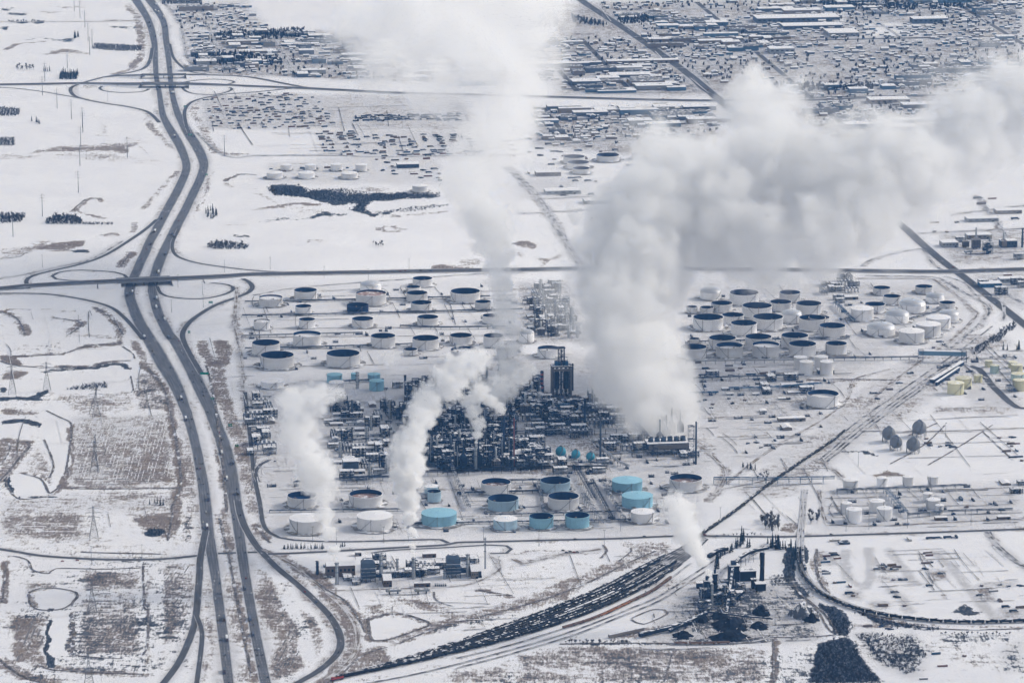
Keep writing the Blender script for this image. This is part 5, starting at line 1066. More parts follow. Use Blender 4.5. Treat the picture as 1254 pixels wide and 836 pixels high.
def k_gondola(mat):
    def make():
        m = MB(); L = 16.; [m.box((0,s*1.5,2.2),(L,.14,1.9)) for s in (-1,1)]; [m.box((s*L/2,0,2.2),(.14,3.,1.9)) for s in (-1,1)]; m.box((0,0,1.4),(L,3,.3)); [m.box((x,s*1.62,2.2),(.25,.16,1.9)) for x in np.linspace(-L/2,L/2,9) for s in (-1,1)]; o = m.build('gondola_car', mat)
        m = MB(); m.box((0,0,2.3), (L*.96,2.7,1.3), taper=.9); m.build('load', RUST, o); m = MB(); bogies(m, L); m.build('underframe', BRG, o); return o
    return make
def k_loco():
    m = MB(); m.box((1.5,0,2.9),(13.5,2.4,2.4)); m.box((-6.5,0,3.1),(3.,3.0,3.0)); o = m.build('locomotive', REDC); m = MB(); m.box((-6.5,0,4.0),(3.06,3.06,.8)); m.build('window', GLASSD, o); m = MB(); bogies(m,18); m.box((0,0,1.5),(19,3,.3)); m.build('underframe', BRG, o)
    m = MB(); [m.box((x,0,4.25),(2.2,1.8,.4)) for x in (-1,3,6)]; m.build('roof_fans', BRG, o); return o
TC, HP, HS, GO, GB, LO, HD = Kind(k_tankcar), Kind(k_hopper(HOP, paint('snowed_car_roof', (.75,.76,.8), .8, snow=.8), 'hopper_car')), Kind(k_hopper(BLK, paint('dark_car_roof', (.03,.035,.05), .7, snow=.45), 'hopper_car')), Kind(k_gondola(ORA)), Kind(k_gondola(BRO)), Kind(k_loco), None
ncars = 0; nkind = {}
def train(key, kinds, label, group, f0=0., f1=1., gap=17.6, cat='railway car', miss=0., zr=.9):
    global ncars
    P = RAIL[key]; acc = [0.]
    for a, b in zip(P[:-1], P[1:]): acc.append(acc[-1]+(b-a).length)
    s = acc[-1]*f0; i = 0; k = 0
    while s < acc[-1]*f1:
        while i < len(acc)-2 and acc[i+1] < s: i += 1
        g_ = (s-acc[i])/max(1e-6, acc[i+1]-acc[i]); p = P[i].lerp(P[i+1], g_); d = P[i+1]-P[i]
        kd, lb = kinds[k % len(kinds)] if not callable(kinds) else kinds(k)
        nk = {id(TC): 'tank_car'}.get(id(kd), lb)
        if random.random() >= miss and nkind.get(nk, 0) < 295: nkind[nk] = nkind.get(nk, 0)+1; kd.put((p.x,p.y,zr), math.atan2(d.y,d.x), lb+' '+label, group, cat); ncars += 1
        s += gap; k += 1
BT, WH, DH = 'black tank car', 'snow roofed hopper car', 'dark hopper car'
train('curve', [(TC,BT)], 'in the train on the right hand curve', 'train on the curve', .36, 1.)
train('curve2', [(HS,DH)], 'in the short string inside the right hand curve', 'short string on the curve', .36, .48)
train('diag', [(TC,BT)], 'in the straight train on the diagonal track', 'train on the diagonal track', .02, .46)
train('gondola', lambda k: ((GO,'orange gondola car') if k in (4,5,6,7) else (GB,'brown gondola car')), 'in the string nearest the yard road', 'gondola string in the yard', .36, .86)
for i in range(8):
    if i == 0: ks = lambda k: ((HP,WH) if k > 24 else (TC,BT))
    elif i in (1,5): ks = lambda k: (HS,DH)
    elif i == 4: ks = lambda k: ((HP,WH) if 19 < k < 26 else (TC,BT))
    elif i == 6: ks = lambda k: ((HS,DH) if k < 9 else (TC,BT))
    else: ks = lambda k: (TC,BT)
    train('yard%d' % i, ks, 'in the packed rail yard', 'strings in the packed rail yard', (.10,.05,.05,.06,.06,.03,.02,.02)[i], (.86,.84,.78,.68,.82,.85,.66,.80)[i], miss=.03)
train('kiln', [(GB,'brown gondola car')], 'on the spur below the coal piles', 'cars on the kiln spur', .1, .5)
p = at(413,833); LO.put((p.x,p.y,.9), .55, 'red locomotive at the lower left end of the packed rail yard', None, 'locomotive')
# ------------------------------------------------------------------ vehicles
def k_car(col, nm):
    def make():
        m = MB(); m.box((0,0,.62),(4.5,1.8,.6)); m.cur = 1; m.box((-.2,0,1.2),(2.5,1.6,.62), taper=.82); m.cur = 0; m.box((-.2,0,1.53),(2.0,1.3,.06)); m.cur = 2
        for x in (-1.4,1.4):
            for s in (-1,1): m.tube((x,s*.7,.34),(x,s*.93,.34),.34,n=10)
        return m.build('car', [paint(nm, col, .35, var=.05), GLASSD, BRG])
    return Kind(make)
def k_truck(col, nm):
    def make():
        m = MB(); m.box((-1.5,0,2.55),(13.5,2.6,2.8)); o = m.build('semi_truck', paint(nm, col, .5, var=.08)); m = MB(); m.box((7.2,0,1.9),(2.4,2.5,2.7)); m.box((8.9,0,1.2),(1.6,2.2,1.5)); m.build('cab', paint('truck_cab_paint', (.09,.07,.08), .4), o)
        m = MB(); [m.tube((x,s*.9,.52),(x,s*1.28,.52),.52,n=10) for x in (-6.8,-5.5,4.,5.2,8.7) for s in (-1,1)]; m.box((0,0,1.0),(14,1.,.25)); m.build('wheels', BRG, o); return o
    return Kind(make)
CARS = [(k_car((.62,.63,.65),'white_car_paint'),'white'),(k_car((.02,.022,.028),'black_car_body'),'black'),(k_car((.16,.17,.19),'grey_car_paint'),'grey'),(k_car((.03,.05,.10),'dark_blue_car_paint'),'dark blue'),(k_car((.25,.03,.03),'red_car_paint'),'red')]
TRK = [(k_truck((.7,.71,.73),'white_trailer'),'white'),(k_truck((.10,.12,.16),'dark_trailer'),'dark')]
for key, nm, n_, dirn in (('outer_highway_carriageway','outer',96,-1),('inner_highway_carriageway','inner',116,1)):
    C_, S_, W_ = ROADS[key]; N_ = len(C_)
    for k in range(n_):
        i = min(N_-2, int((random.random()**1.25)*(N_-1))) if False else random.randint(2, N_-3)
        if random.random() < .25: i = random.randint(int(N_*.45), N_-3)
        off = (random.randint(0, 2)-1)*W_[i]*.26+random.uniform(-.4,.4); p = C_[i]+S_[i]*off; d = (C_[i+1]-C_[i])
        rz = math.atan2(d.y,d.x)+(math.pi if dirn > 0 else 0)
        if random.random() < .2: kd, cn = random.choice(TRK); kd.put((p.x,p.y,.45), rz, f'{cn} semi trailer truck on the {nm} highway carriageway', f'trucks on the {nm} carriageway', 'truck')
        else: kd, cn = random.choice(CARS[:4]+CARS[1:3]+CARS); kd.put((p.x,p.y,.45), rz, f'small {cn} car on the {nm} highway carriageway', f'cars on the {nm} carriageway', 'car')
def cars_on(px, n_, where, z=1.1):
    P = smooth_path([at(*p) for p in px], 8)
    for _ in range(n_):
        i = random.randint(1, len(P)-2); d = P[i+1]-P[i]; s = side(P,i)*random.choice((-2.2,2.2)); kd, cn = random.choice(CARS); kd.put((P[i].x+s.x,P[i].y+s.y,z), math.atan2(d.y,d.x), f'small {cn} car on the {where}', f'cars on the {where}', 'car')
cars_on([(364,715),(389,738),(409,757),(416,780),(414,797),(394,821)], 7, 'curving ramp at the bottom')
cars_on([(40,694),(120,684),(230,681)], 2, 'country road at lower left'); cars_on([(340,335.5),(464,333.3),(640,330.4)], 8, 'crossing road beyond the tanks'); cars_on([(400,109),(560,116),(720,120),(860,123.5)], 8, 'far crossing road'); cars_on([(720,10),(768,37.5),(818,72.6),(870,114)], 10, 'long city road'); cars_on([(1135,303),(1180,339),(1217,368),(1254,397)], 5, 'straight road at right'); cars_on([(700,660.5),(815,656.5),(980,656.5),(1160,651)], 5, 'plant road')
def spots(c, *co): return [c(co[i], co[i+1]) for i in range(0, len(co), 2)]
for px, py in spots(c4(2,3), 245,190,262,200,280,195,300,200,315,198)+spots(c4(1,2), 60,560,90,590)+spots(Crop(620,490,9.61), 400,325,440,322,350,360,420,360,520,365,575,355): kd, cn = random.choice(CARS); p = at(px,py); kd.put((p.x,p.y,.8), GR+random.uniform(-.1,.1), f'{cn} car parked in the plant', 'cars parked in the plant', 'car')
# ------------------------------------------------------------------ bridges
CONC = paint('concrete_deck', (.22,.225,.24), .8, snow=.25, var=.2)
def bridge(label, a, b, width, h, piers):
    p, q_ = at(*a, h), at(*b, h); d = q_-p; L_ = d.length; o = empty('overpass_bridge', (p.x,p.y,0), math.atan2(d.y,d.x))
    m = MB(); m.box((L_/2,0,h-.15), (L_,width+1.5,1.7)); m.build('deck', CONC, o)
    for s in (-1,1): m = MB(); m.box((L_/2,s*(width/2+.6),h+1.3), (L_,.35,1.2)); m.build('parapet', CONC, o)
    for x in piers: m = MB(); [m.tube((x*L_,s*width*.33,0),(x*L_,s*width*.33,h-1.5),.8,n=10) for s in (-1,0,1)]; m.box((x*L_,0,h-1.9),(1.8,width*.9,1.)); m.build('pier', CONC, o)
    for x in (0,1): m = MB(); m.box((x*L_,0,(h-1.6)/2), (2.,width,h-1.6)); m.build('abutment', CONC, o)
    tag(o, label, 'bridge')
bridge('wide overpass of the near interchange crossing both carriageways', (143,344), (209,341.2), 31, OVH, (.3,.5,.7))
bridge('overpass of the far interchange carrying the wider crossing road', (173,102.6), (232,102.6), 25, OVH, (.33,.5,.7)); bridge('narrow ramp overpass at the far interchange', (173,91.9), (228,91.4), 12, OVH, (.33,.5,.7))
def embank(pts, width, h):
    P = [at(*p) for p in pts]; m = MB()
    for (a, ha), (b, hb_) in zip(zip(P[:-1], h[:-1]), zip(P[1:], h[1:])):
        d = (b-a).normalized(); s = Vector((d.y,-d.x,0)); A = [a-s*(width/2+ha*2.2), a-s*width/2+Vector((0,0,ha-.1)), a+s*width/2+Vector((0,0,ha-.1)), a+s*(width/2+ha*2.2)]; B = [b-s*(width/2+hb_*2.2), b-s*width/2+Vector((0,0,hb_-.1)), b+s*width/2+Vector((0,0,hb_-.1)), b+s*(width/2+hb_*2.2)]
        m.add(A+B, [(0,1,5,4),(1,2,6,5),(2,3,7,6)])
    o = m.build('embankment', EMB); tag(o, kind='structure')
EMB = paint('snowy_embankment', (.25,.22,.21), .9, snow=.75, var=.3)
def gp(px, py, h): p = at(px,py,h); return p
def embp(tri, width):
    P = [gp(*t_) for t_ in tri]; h = [t_[2] for t_ in tri]
    m = MB()
    for i in range(len(P)-1):
        a, b = Vector((P[i].x,P[i].y,0)), Vector((P[i+1].x,P[i+1].y,0)); ha, hb_ = h[i], h[i+1]; d = (b-a).normalized(); s = Vector((d.y,-d.x,0)); z = Vector((0,0,1))
        m.add([a-s*(width/2+ha*2.2), a-s*width/2+z*(ha-.05), a+s*width/2+z*(ha-.05), a+s*(width/2+ha*2.2), b-s*(width/2+hb_*2.2), b-s*width/2+z*(hb_-.05), b+s*width/2+z*(hb_-.05), b+s*(width/2+hb_*2.2)], [(0,1,5,4),(1,2,6,5),(2,3,7,6)])
    tag(m.build('embankment', EMB), kind='structure')
embp([(37,350,1.3),(80,347.2,3.8),(120,345.2,6.3),(148,343.9,7.2)], 31); embp([(207,341.4,7.2),(245,339.8,5.3),(280,338,2.8),(314,336,.1)], 31)
embp([(95,102.4,.1),(140,102.6,3.8),(174,102.6,7.2)], 25); embp([(231,102.6,7.2),(265,103.8,3.8),(300,105.6,.1)], 25); embp([(125,95,.1),(150,92.6,3.8),(174,91.8,7.2)], 12); embp([(227,91.4,7.2),(250,91.8,4.8),(290,93.4,.1)], 12)
# ------------------------------------------------------------------ signs and masts
GRN = paint('green_sign_panel', (.0,.20,.13), .5, var=.05); GALV2 = paint('grey_pole_steel', (.13,.14,.16), .5, .3)
def sign(px, py, w, h, z, label, posts=2):
    o = empty('highway_sign', at(px,py)); m = MB(); m.box((0,0,z+h/2),(w,.3,h)); pn = m.build('panel', GRN, o); m = MB(); [m.box((0,-.17,z+h*f),(w*.7,.04,h*.1)) for f in (.35,.65)]; m.build('legend', paint('white_sign_legend', (.75,.75,.75), .5), pn)
    m = MB(); [m.tube((sx*w*.42,.25,0),(sx*w*.42,.25,z+h),.22,n=6) for sx in ((-1,1) if posts == 2 else (0,))]; m.build('post', GALV2, o); tag(o, label, 'highway sign', 'green signs along the highway')
SG_ = [(226.6,134,6,3.5,5),(233,169,8,3.8,5),(253,217,5,3,4),(258,374,7,3.5,4),(231.6,410,4,4,3),(260,492,5,3.5,4),(282,525,6,4,4),(290,550,5,4,4)]
for i, s in enumerate(SG_): sign(*s, f'green highway sign, {ORD[i] if i else "farthest"} from the far end of the inner carriageway' if i else 'green highway sign farthest away beside the inner carriageway')
o = empty('sign_gantry', at(262,463)); m = MB(); m.tube((0,0,0),(0,0,8.5),.35); m.tube((0,0,8),(-22,0,8),.25); m.build('mast', GALV2, o); m = MB(); m.box((-15,-.4,8),(13,.3,3.6)); m.build('panel', GRN, o); tag(o, 'wide green sign on a cantilever gantry over the inner carriageway', 'sign gantry')
LAT = paint('lattice_steel', (.16,.165,.18), .5, .4, var=.1)
def k_pylon():
    o = empty('lattice_pylon', (0,0,0)); h = 46.; m = MB()
    def wd(z): return 5.2*(1-z/32)+.9 if z < 30 else 1.1
    lv = [0,7,13,18,22.5,26.5,30,34,38,42,46]
    for sx in (-1,1):
        for sy in (-1,1):
            for a, b in zip(lv[:-1], lv[1:]): m.bar((sx*wd(a),sy*wd(a),a),(sx*wd(b),sy*wd(b),b),.38)
    for a, b in zip(lv[:-1], lv[1:]):
        for s in (-1,1): m.bar((-wd(a),s*wd(a),a),(wd(b),s*wd(b),b),.24); m.bar((wd(a),s*wd(a),a),(-wd(b),s*wd(b),b),.24); m.bar((s*wd(a),-wd(a),a),(s*wd(b),wd(b),b),.24)
    m.build('tower', LAT, o); m = MB()
    for z, l in ((30,8.5),(36.5,10.5),(43,7.)):
        for s in (-1,1): m.bar((0,0,z+1.6),(s*l,0,z),.32); m.bar((0,0,z-.2),(s*l,0,z),.32)
    ca_ = m.build('crossarms', LAT, o); m = MB(); [m.tube((s*l,0,z-2.6),(s*l,0,z),.18,n=6) for z, l in ((30,8.5),(36.5,10.5),(43,7.)) for s in (-1,1)]; m.build('insulators', GREYT, ca_); return o
def k_pole():
    o = empty('steel_power_pole', (0,0,0)); m = MB(); m.tube((0,0,0),(0,0,44),.75,.35,8); m.build('pole', GALV2, o); m = MB(); [m.bar((-5,0,z),(5,0,z),.3) for z in (30,35.5,41)]; ca_ = m.build('crossarms', GALV2, o); m = MB(); [m.tube((s*4.8,0,z-1.8),(s*4.8,0,z),.16,n=6) for z in (30,35.5,41) for s in (-1,1)]; m.build('insulators', GREYT, ca_); return o
PY, PO = Kind(k_pylon), Kind(k_pole)
lat = [(57.5,478),(118,511),(116,577),(115,659),(113,750),(109,840),(15,482)]
for i, (x, y) in enumerate(sorted(lat, key=lambda a: -a[1])): PY.put(at(x,y), .1, f'lattice power pylon in the left fields, {"nearest the bottom edge" if i == 0 else ORD[i]+" from the bottom edge"}', 'lattice pylons in the left fields', 'pylon')
pol = [(96,236),(98,203),(99,180),(101,156),(52,265),(16,290),(52,117),(70,133),(87.5,146),(101.5,162),(156,193),(55,100),(82.5,84),(91,14),(98,22),(104,34),(108,50),(110,68),(113,58),(275,191)]
for i, (x, y) in enumerate(sorted(pol, key=lambda a: -a[1])): PO.put(at(x,y), .1, f'tall steel power pole with three arms, number {["one","two","three","four","five","six","seven","eight","nine","ten","eleven","twelve","thirteen","fourteen","fifteen","sixteen","seventeen","eighteen","nineteen","twenty"][i]} from near to far', 'steel poles in the upper left fields', 'power pole')
def k_lamp():
    o = empty('light_mast', (0,0,0)); m = MB(); m.tube((0,0,0),(0,0,22),.32,.18,6); m.build('pole', GALV2, o); m = MB(); [m.box((1.2*math.cos(a),1.2*math.sin(a),22),(.8,.8,.35)) for a in (0,1.57,3.14,4.71)]; m.build('lamp_head', GALV2, o); return o
LM = Kind(k_lamp)
for px, py in [(397,341),(451,344),(501,332),(525,378),(589,371),(249,376),(210,383),(52,327),(275,334),(218,352),(248,360),(132,124),(383,664),(412,667),(470,664),(592,664),(760,650),(174,686),(112,688),(1051,571),(949,766),(500,663),(882,640),(946,640),(1064,648),(1111,646),(1189,643),(1036,650),(1158,535),(740,668),(660,669),(331,330)]: LM.put(at(px,py), random.random(), 'thin floodlight mast standing in the snow', 'thin light masts', 'light mast')
# ------------------------------------------------------------------ trees
CONI = paint('spruce_needles', (.012,.024,.034), .9, snow=.0, var=.5, scale=.8); TWIG = paint('bare_twigs', (.055,.056,.066), .9, var=.4, scale=.8); TWIGD = paint('dark_bare_twigs', (.022,.026,.038), .9, var=.4, scale=.8); BARK = paint('tree_bark', (.05,.042,.04), .9)
def k_conifer(seed):
    def make():
        rr = random.Random(seed); h = 12.; m = MB(); m.tube((0,0,0),(0,0,h*.9),.24,.05,6); o = m.build('spruce_tree', BARK); m = MB()
        for i in range(120):
            z = h*(.08+.92*rr.random()**1.25); r_ = (1-z/h)*2.6*rr.uniform(.55,1.05)+.12; a = rr.uniform(0,6.283); s = .55+.55*(1-z/h)
            c_, s_ = math.cos(a), math.sin(a); tip = (r_*c_,r_*s_,z-.45); m.add([(.1*c_,.1*s_,z+.5),(r_*.75*c_-s*s_*.6,r_*.75*s_+s*c_*.6,z-.15),tip,(r_*.75*c_+s*s_*.6,r_*.75*s_-s*c_*.6,z-.15)], [(0,1,2,3)])
        m.build('crown', CONI, o); return o
    return Kind(make)
def k_bare(seed, mat, wide=1.):
    def make():
        rr = random.Random(seed); h = 9.; m = MB(); m.tube((0,0,0),(0,0,h*.5),.25,.14,6); tips = []
        for i in range(7):
            a = rr.uniform(0,6.283); z0 = h*rr.uniform(.2,.5); e = Vector((math.cos(a)*rr.uniform(1,2.4)*wide,math.sin(a)*rr.uniform(1,2.4)*wide,h*rr.uniform(.6,.95))); m.tube((0,0,z0),e,.12,.04,5); tips.append((Vector((0,0,z0)),e))
        o = m.build('bare_tree' if mat is TWIG else 'leafless_bush', BARK); m = MB()
        for i in range(150):
            b, e = rr.choice(tips); q_ = b.lerp(e, rr.uniform(.35,1.)); d = Vector((rr.gauss(0,1),rr.gauss(0,1),rr.gauss(.5,.7))).normalized()*rr.uniform(.8,1.9); m.bar(q_, q_+d, .10)
        m.build('crown', mat, o); return o
    return Kind(make)
CF = [k_conifer(i) for i in range(3)]; BT_ = [k_bare(i, TWIG) for i in range(3)]; BD = [k_bare(10+i, TWIGD, 1.2) for i in range(3)]
ntree = {'c': 0, 'b': 0, 's': 0}
def tree(p, kind, where, s=1.):
    if ntree[kind] >= 296: return
    ntree[kind] += 1; s *= random.uniform(.75,1.25)
    kd = random.choice({'c': CF, 'b': BT_, 's': BD}[kind]); nm = {'c':'dark spruce tree','b':'bare grey deciduous tree','s':'dark leafless bushy tree'}[kind]
    kd.put((p[0],p[1],0), random.uniform(0,6), f'{nm} {where}', f'{nm}s {where}', 'tree', (s*random.uniform(.85,1.2),s,s))
def grove(poly, du, kind, where, s=1., keep=1.):
    for x, y in grid_points(poly, du, du*1.1, .45):
        if random.random() < keep: tree((x,y), kind, where, s)
def row(px, n_, kind, where, s=1., jit=3.):
    P = smooth_path([at(*p) for p in px], 3)
    for k in range(n_): q_ = P[int((k+random.uniform(0,.8))/n_*(len(P)-1))]; tree((q_.x+random.uniform(-jit,jit),q_.y+random.uniform(-jit,jit)), kind, where, s)
qk_ = ql
row(qk_.path(300,300,310,225,360,200,420,165,460,130), 26, 'c', 'in the row beside the kiln road', 1.0); row(qk_.path(640,130,660,165), 4, 'c', 'behind the kiln', 1.1); row(qk_.path(690,170,710,170), 4, 'c', 'behind the kiln', 1.5); row(qk_.path(730,165,790,180,785,300), 11, 'c', 'along the east side of the kiln yard', 1.1); row(qk_.path(508,160,520,158), 2, 'c', 'by the kiln road bend', 1.4); row(qk_.path(455,120,470,105), 3, 'c', 'by the kiln road bend', 1.4); row(qk_.path(350,85,600,82), 9, 's', 'along the plant road behind the kiln', .5)
row(cE.path(180,735,300,735,520,735), 30, 'c', 'in the hedge row before the white tanks', .55); row(cE.path(625,720,680,718), 5, 'c', 'in the hedge row before the white tanks', .5)
q = c4(2,2); row(spots(q,1115,615,1200,630), 7, 'c', 'beside the pipe bridge', .8); grove(spots(q,1180,660,1254,640,1254,690,1200,690), 9, 's', 'beside the pipe bridge', .7)
q = c4(2,3); grove(spots(q,1205,40,1254,20,1300,40,1300,90,1240,90), 6, 'b', 'in the clump beside the plant road', 1.); grove(spots(q,440,380,640,340,830,370,700,420), 12, 's', 'among the yard tracks', .5, .5); row(q.path(270,640,380,640,560,640), 30, 'b', 'along the yard fence', .55)
q = c4(3,3); grove(spots(q,195,0,255,0,255,60,200,55), 7, 's', 'by the railway crossing', .9); grove(spots(q,0,20,25,10,30,100,0,100), 7, 's', 'by the railway crossing', .7); row(q.path(10,170,60,180,110,190), 7, 'c', 'behind the kiln', 1.2)
grove(spots(q,255,645,390,625,440,700,560,835,570,880,180,880,225,760), 12.5, 's', 'in the dense wood at the bottom edge', 1.05)
grove(spots(q,250,450,330,470,420,560,400,605,340,600), 13, 's', 'beside the curved railway', .7); row(q.path(430,500,600,545,840,575), 18, 's', 'beside the curved railway', .5); grove(spots(q,30,310,110,300,110,360,40,370), 9, 'b', 'east of the kiln', .8); row(q.path(100,170,95,290), 12, 's', 'east of the kiln', .7); row(q.path(850,600,1200,600), 22, 'b', 'above the spoil heaps', .55); row(q.path(250,260,260,300,330,440,440,480), 8, 'b', 'at the laydown yard', .3)
q = c4(3,1); grove([q(1085,830),q(1205,745),q(1215,755),q(1110,845)], 7, 's', 'in the dark shelter belt at right', .8)
q = c4(3,2); row(q.path(1010,45,1060,20,1090,0), 18, 's', 'in the dark shelter belt at right', .8); row(q.path(1160,45,1165,40), 2, 'c', 'by the cream tanks', 1.); row(q.path(1225,40,1240,40), 3, 'c', 'by the cream tanks', 1.1)
q = c4(0,1); grove(spots(q,0,258,0,225,60,218,130,222,100,250), 8.5, 's', 'in the two left field groves', 1.15, .9); grove(spots(q,215,262,240,235,270,228,380,230,415,262), 8.5, 's', 'in the two left field groves', 1.2, .9); row(q.path(415,262,550,262), 24, 's', 'in the two left field groves', .4)
grove(spots(q,1010,372,1060,355,1140,358,1150,382,1040,384), 9, 'b', 'in the round snow field clump', 1.1, .8); grove(spots(q,1160,378,1180,362,1215,366,1210,382), 9, 'b', 'in the round snow field clump', 1.1, .8); grove(spots(q,985,200,1040,190,1075,225,1020,245), 10, 'c', 'in the farmstead by the highway', .9)
q = c4(0,0); grove(spots(q,290,388,300,360,385,360,380,390), 9, 'c', 'in the small spruce stand by the poles', 1.1); grove(spots(q,450,240,460,218,690,230,690,250,570,250), 12, 's', 'in the upper left hedges', .9, .8); grove(spots(q,80,350,85,320,175,325,175,345), 11, 'b', 'in the upper left hedges', 1.); grove(spots(q,0,568,0,530,100,540,90,565), 10, 's', 'in the upper left hedges', 1., .8); grove(spots(q,0,712,0,680,70,680,70,712), 10, 's', 'in the upper left hedges', 1., .8); row(q.path(0,52,60,50), 8, 's', 'in the upper left hedges', .8); row(q.path(35,78,130,70), 10, 's', 'in the upper left hedges', .8); row(q.path(45,110,130,112), 10, 'b', 'in the upper left hedges', .9); row(q.path(150,112,210,112), 6, 'b', 'in the upper left hedges', .9); row(q.path(365,190,385,180), 5, 'c', 'by the upper left poles', 1.3); row(q.path(150,590,200,610), 6, 'c', 'by the upper left poles', 1.); row(q.path(220,350,245,350), 4, 'c', 'by the upper left poles', 1.)
row(q.path(800,15,900,20,990,10), 45, 's', 'in the wood at the top edge', .85, 12); grove(spots(q,790,22,800,-10,990,-10,985,18), 13, 's', 'in the wood at the top edge', .9, .7)
q = c4(1,1); grove(spots(q,560,375,560,358,630,355,640,375), 10, 'b', 'in the middle snow field', .9); row(q.path(690,352,735,352), 6, 's', 'in the middle snow field', .5)
grove(spots(q,40,85,110,68,240,82,250,105,160,122,60,112), 15, 'b', 'in the ravine', .8, .7); grove(spots(q,280,98,440,90,430,105,290,108), 13, 'b', 'in the ravine', .6, .8); grove(spots(q,230,128,560,112,900,112,900,128,560,150,480,200,460,185,480,160,300,158), 15, 's', 'in the ravine', .6, .7)
q = c4(0,2); grove(spots(q,320,235,420,215,520,205,525,225,420,238), 7, 's', 'in the flat hedge by the nearest pylons', .55, .9); row(q.path(735,795,760,790,780,800,820,795), 8, 'c', 'in the dark clump by the outer carriageway', .7); row(q.path(10,395,110,388,220,405), 16, 's', 'along the left pond', .4); row(q.path(0,275,170,275), 18, 's', 'along the left pond', .4)
q = c4(0,3); oval_ = spots(q,705,110,730,85,790,85,815,108,760,122); grove(oval_, 5.5, 'c', 'in the dark clump by the outer carriageway', .45)
# shrubs that nobody could count
def brush(name, polys, du, hgt, mat, label):
    m = MB()
    for poly in polys:
        for x, y in grid_points(poly, du, du, .5):
            for _ in range(7):
                a = random.uniform(0,6.283); r_ = random.uniform(.2,1.5); p = Vector((x+r_*math.cos(a),y+r_*math.sin(a),0)); m.bar(p, p+Vector((random.gauss(0,1.3),random.gauss(0,1.3),hgt*random.uniform(.35,1.1))), .26)
    o = m.build(name, mat); tag(o, label, 'undergrowth', kind='stuff')
q = c4(3,3); q1 = c4(1,1)
brush('undergrowth', [spots(q,255,645,390,625,440,700,560,835,570,880,180,880,225,760), spots(q,250,450,330,470,420,560,400,605,340,600), spots(q,430,485,640,545,850,570,830,582,560,562), spots(q,430,600,520,590,700,610,780,690,700,800,560,740)], 6., 3.2, TWIGD, 'dark leafless undergrowth filling the woods at the bottom right')
q0 = c4(0,1); q00 = c4(0,0)
brush('undergrowth', [spots(q0,0,258,0,222,60,216,130,222,100,252), spots(q0,215,262,240,230,270,222,380,226,415,262), spots(q0,415,256,555,258,550,264,415,264), spots(q0,1010,375,1060,350,1140,352,1215,366,1210,384,1040,384), spots(q00,450,240,460,214,690,226,690,250,570,250), spots(q00,0,568,0,525,100,535,90,568), spots(q00,0,714,0,676,70,676,70,714), spots(q00,290,390,300,355,385,355,380,390), spots(q00,790,22,800,-10,990,-10,985,20), [c4(3,1)(1085,835),c4(3,1)(1215,745),c4(3,1)(1222,760),c4(3,1)(1115,850)], [(1192,434),(1200,422),(1212,420),(1203,432)], spots(c4(0,2),320,235,420,212,520,203,525,226,420,238)], 5.0, 4.2, TWIGD, 'dark leafless thickets of the snowy fields')
brush('undergrowth', [spots(q1,40,80,240,82,280,95,440,90,560,112,900,110,900,130,570,152,532,178,560,208,480,207,455,187,490,162,230,132,90,122), spots(q1,560,208,760,178,940,172,780,200)], 7., 3., TWIGD, 'dark leafless undergrowth along the ravine')
# ------------------------------------------------------------------ yards: things stored in the snow
def k_single(nm, fn, mat): return Kind(lambda: (lambda m: (fn(m), m.build(nm, mat))[1])(MB()))
CONT = [paint('red_brown_container', (.16,.085,.07), .6, snow=.7), paint('blue_container', (.05,.10,.17), .6, snow=.7), paint('grey_container', (.22,.23,.25), .6, snow=.75)]
def f_cont(m):
    m.box((0,0,1.35),(12,2.44,2.6)); [m.box((x,s*1.24,1.35),(.18,.08,2.4)) for x in np.linspace(-5.8,5.8,13) for s in (-1,1)]; [m.box((6.02,s*.6,1.35),(.06,1.1,2.3)) for s in (-1,1)]
def f_pipes(m):
    for k in range(3):
        for j in range(6-k): m.tube((-6,(j-2.5+k*.5)*.9,.45+k*.78),(6,(j-2.5+k*.5)*.9,.45+k*.78),.44,n=8)
def f_trailer(m):
    m.box((0,0,1.2),(13,2.5,.5)); m.box((-1,0,2.2),(10,2.3,1.5)); [m.tube((x,s*.9,.5),(x,s*1.2,.5),.5,n=8) for x in (-5,-3.8,4.6) for s in (-1,1)]
def f_office(m):
    m.box((0,0,1.7),(15,3.6,3.0)); m.box((0,0,3.3),(15.4,4,.25)); [m.box((x,-1.82,1.9),(1.3,.06,.9)) for x in (-5.5,-2.5,2.5,5.5)]
def f_crate(m):
    for i in range(5): m.box((random.uniform(-4,4),random.uniform(-2.5,2.5),.9),(random.uniform(1.5,3.5),random.uniform(1.2,2.4),random.uniform(1,2.4)), random.uniform(0,1))
YK = {'shipping_container': ([k_single('shipping_container', f_cont, c) for c in CONT], 'shipping container'), 'pipe_stack': ([k_single('pipe_stack', f_pipes, RUST), k_single('pipe_stack', f_pipes, D2)], 'pipe stack'), 'parked_trailer': ([k_single('parked_trailer', f_trailer, D2), k_single('parked_trailer', f_trailer, D1)], 'trailer'), 'portable_office': ([k_single('portable_office', f_office, paint('beige_cladding', (.38,.36,.34), .6, snow=.75)), k_single('portable_office', f_office, D2)], 'portable office'), 'equipment_pallet': ([k_single('equipment_pallet', f_crate, D1), k_single('equipment_pallet', f_crate, RUST), k_single('equipment_pallet', f_crate, D2)], 'stored equipment')}
YL = {'shipping_container': 'shipping container with snow on top', 'pipe_stack': 'stack of steel pipes', 'parked_trailer': 'dark parked trailer', 'portable_office': 'low portable office', 'equipment_pallet': 'heap of dark crated equipment'}
nyard = {}
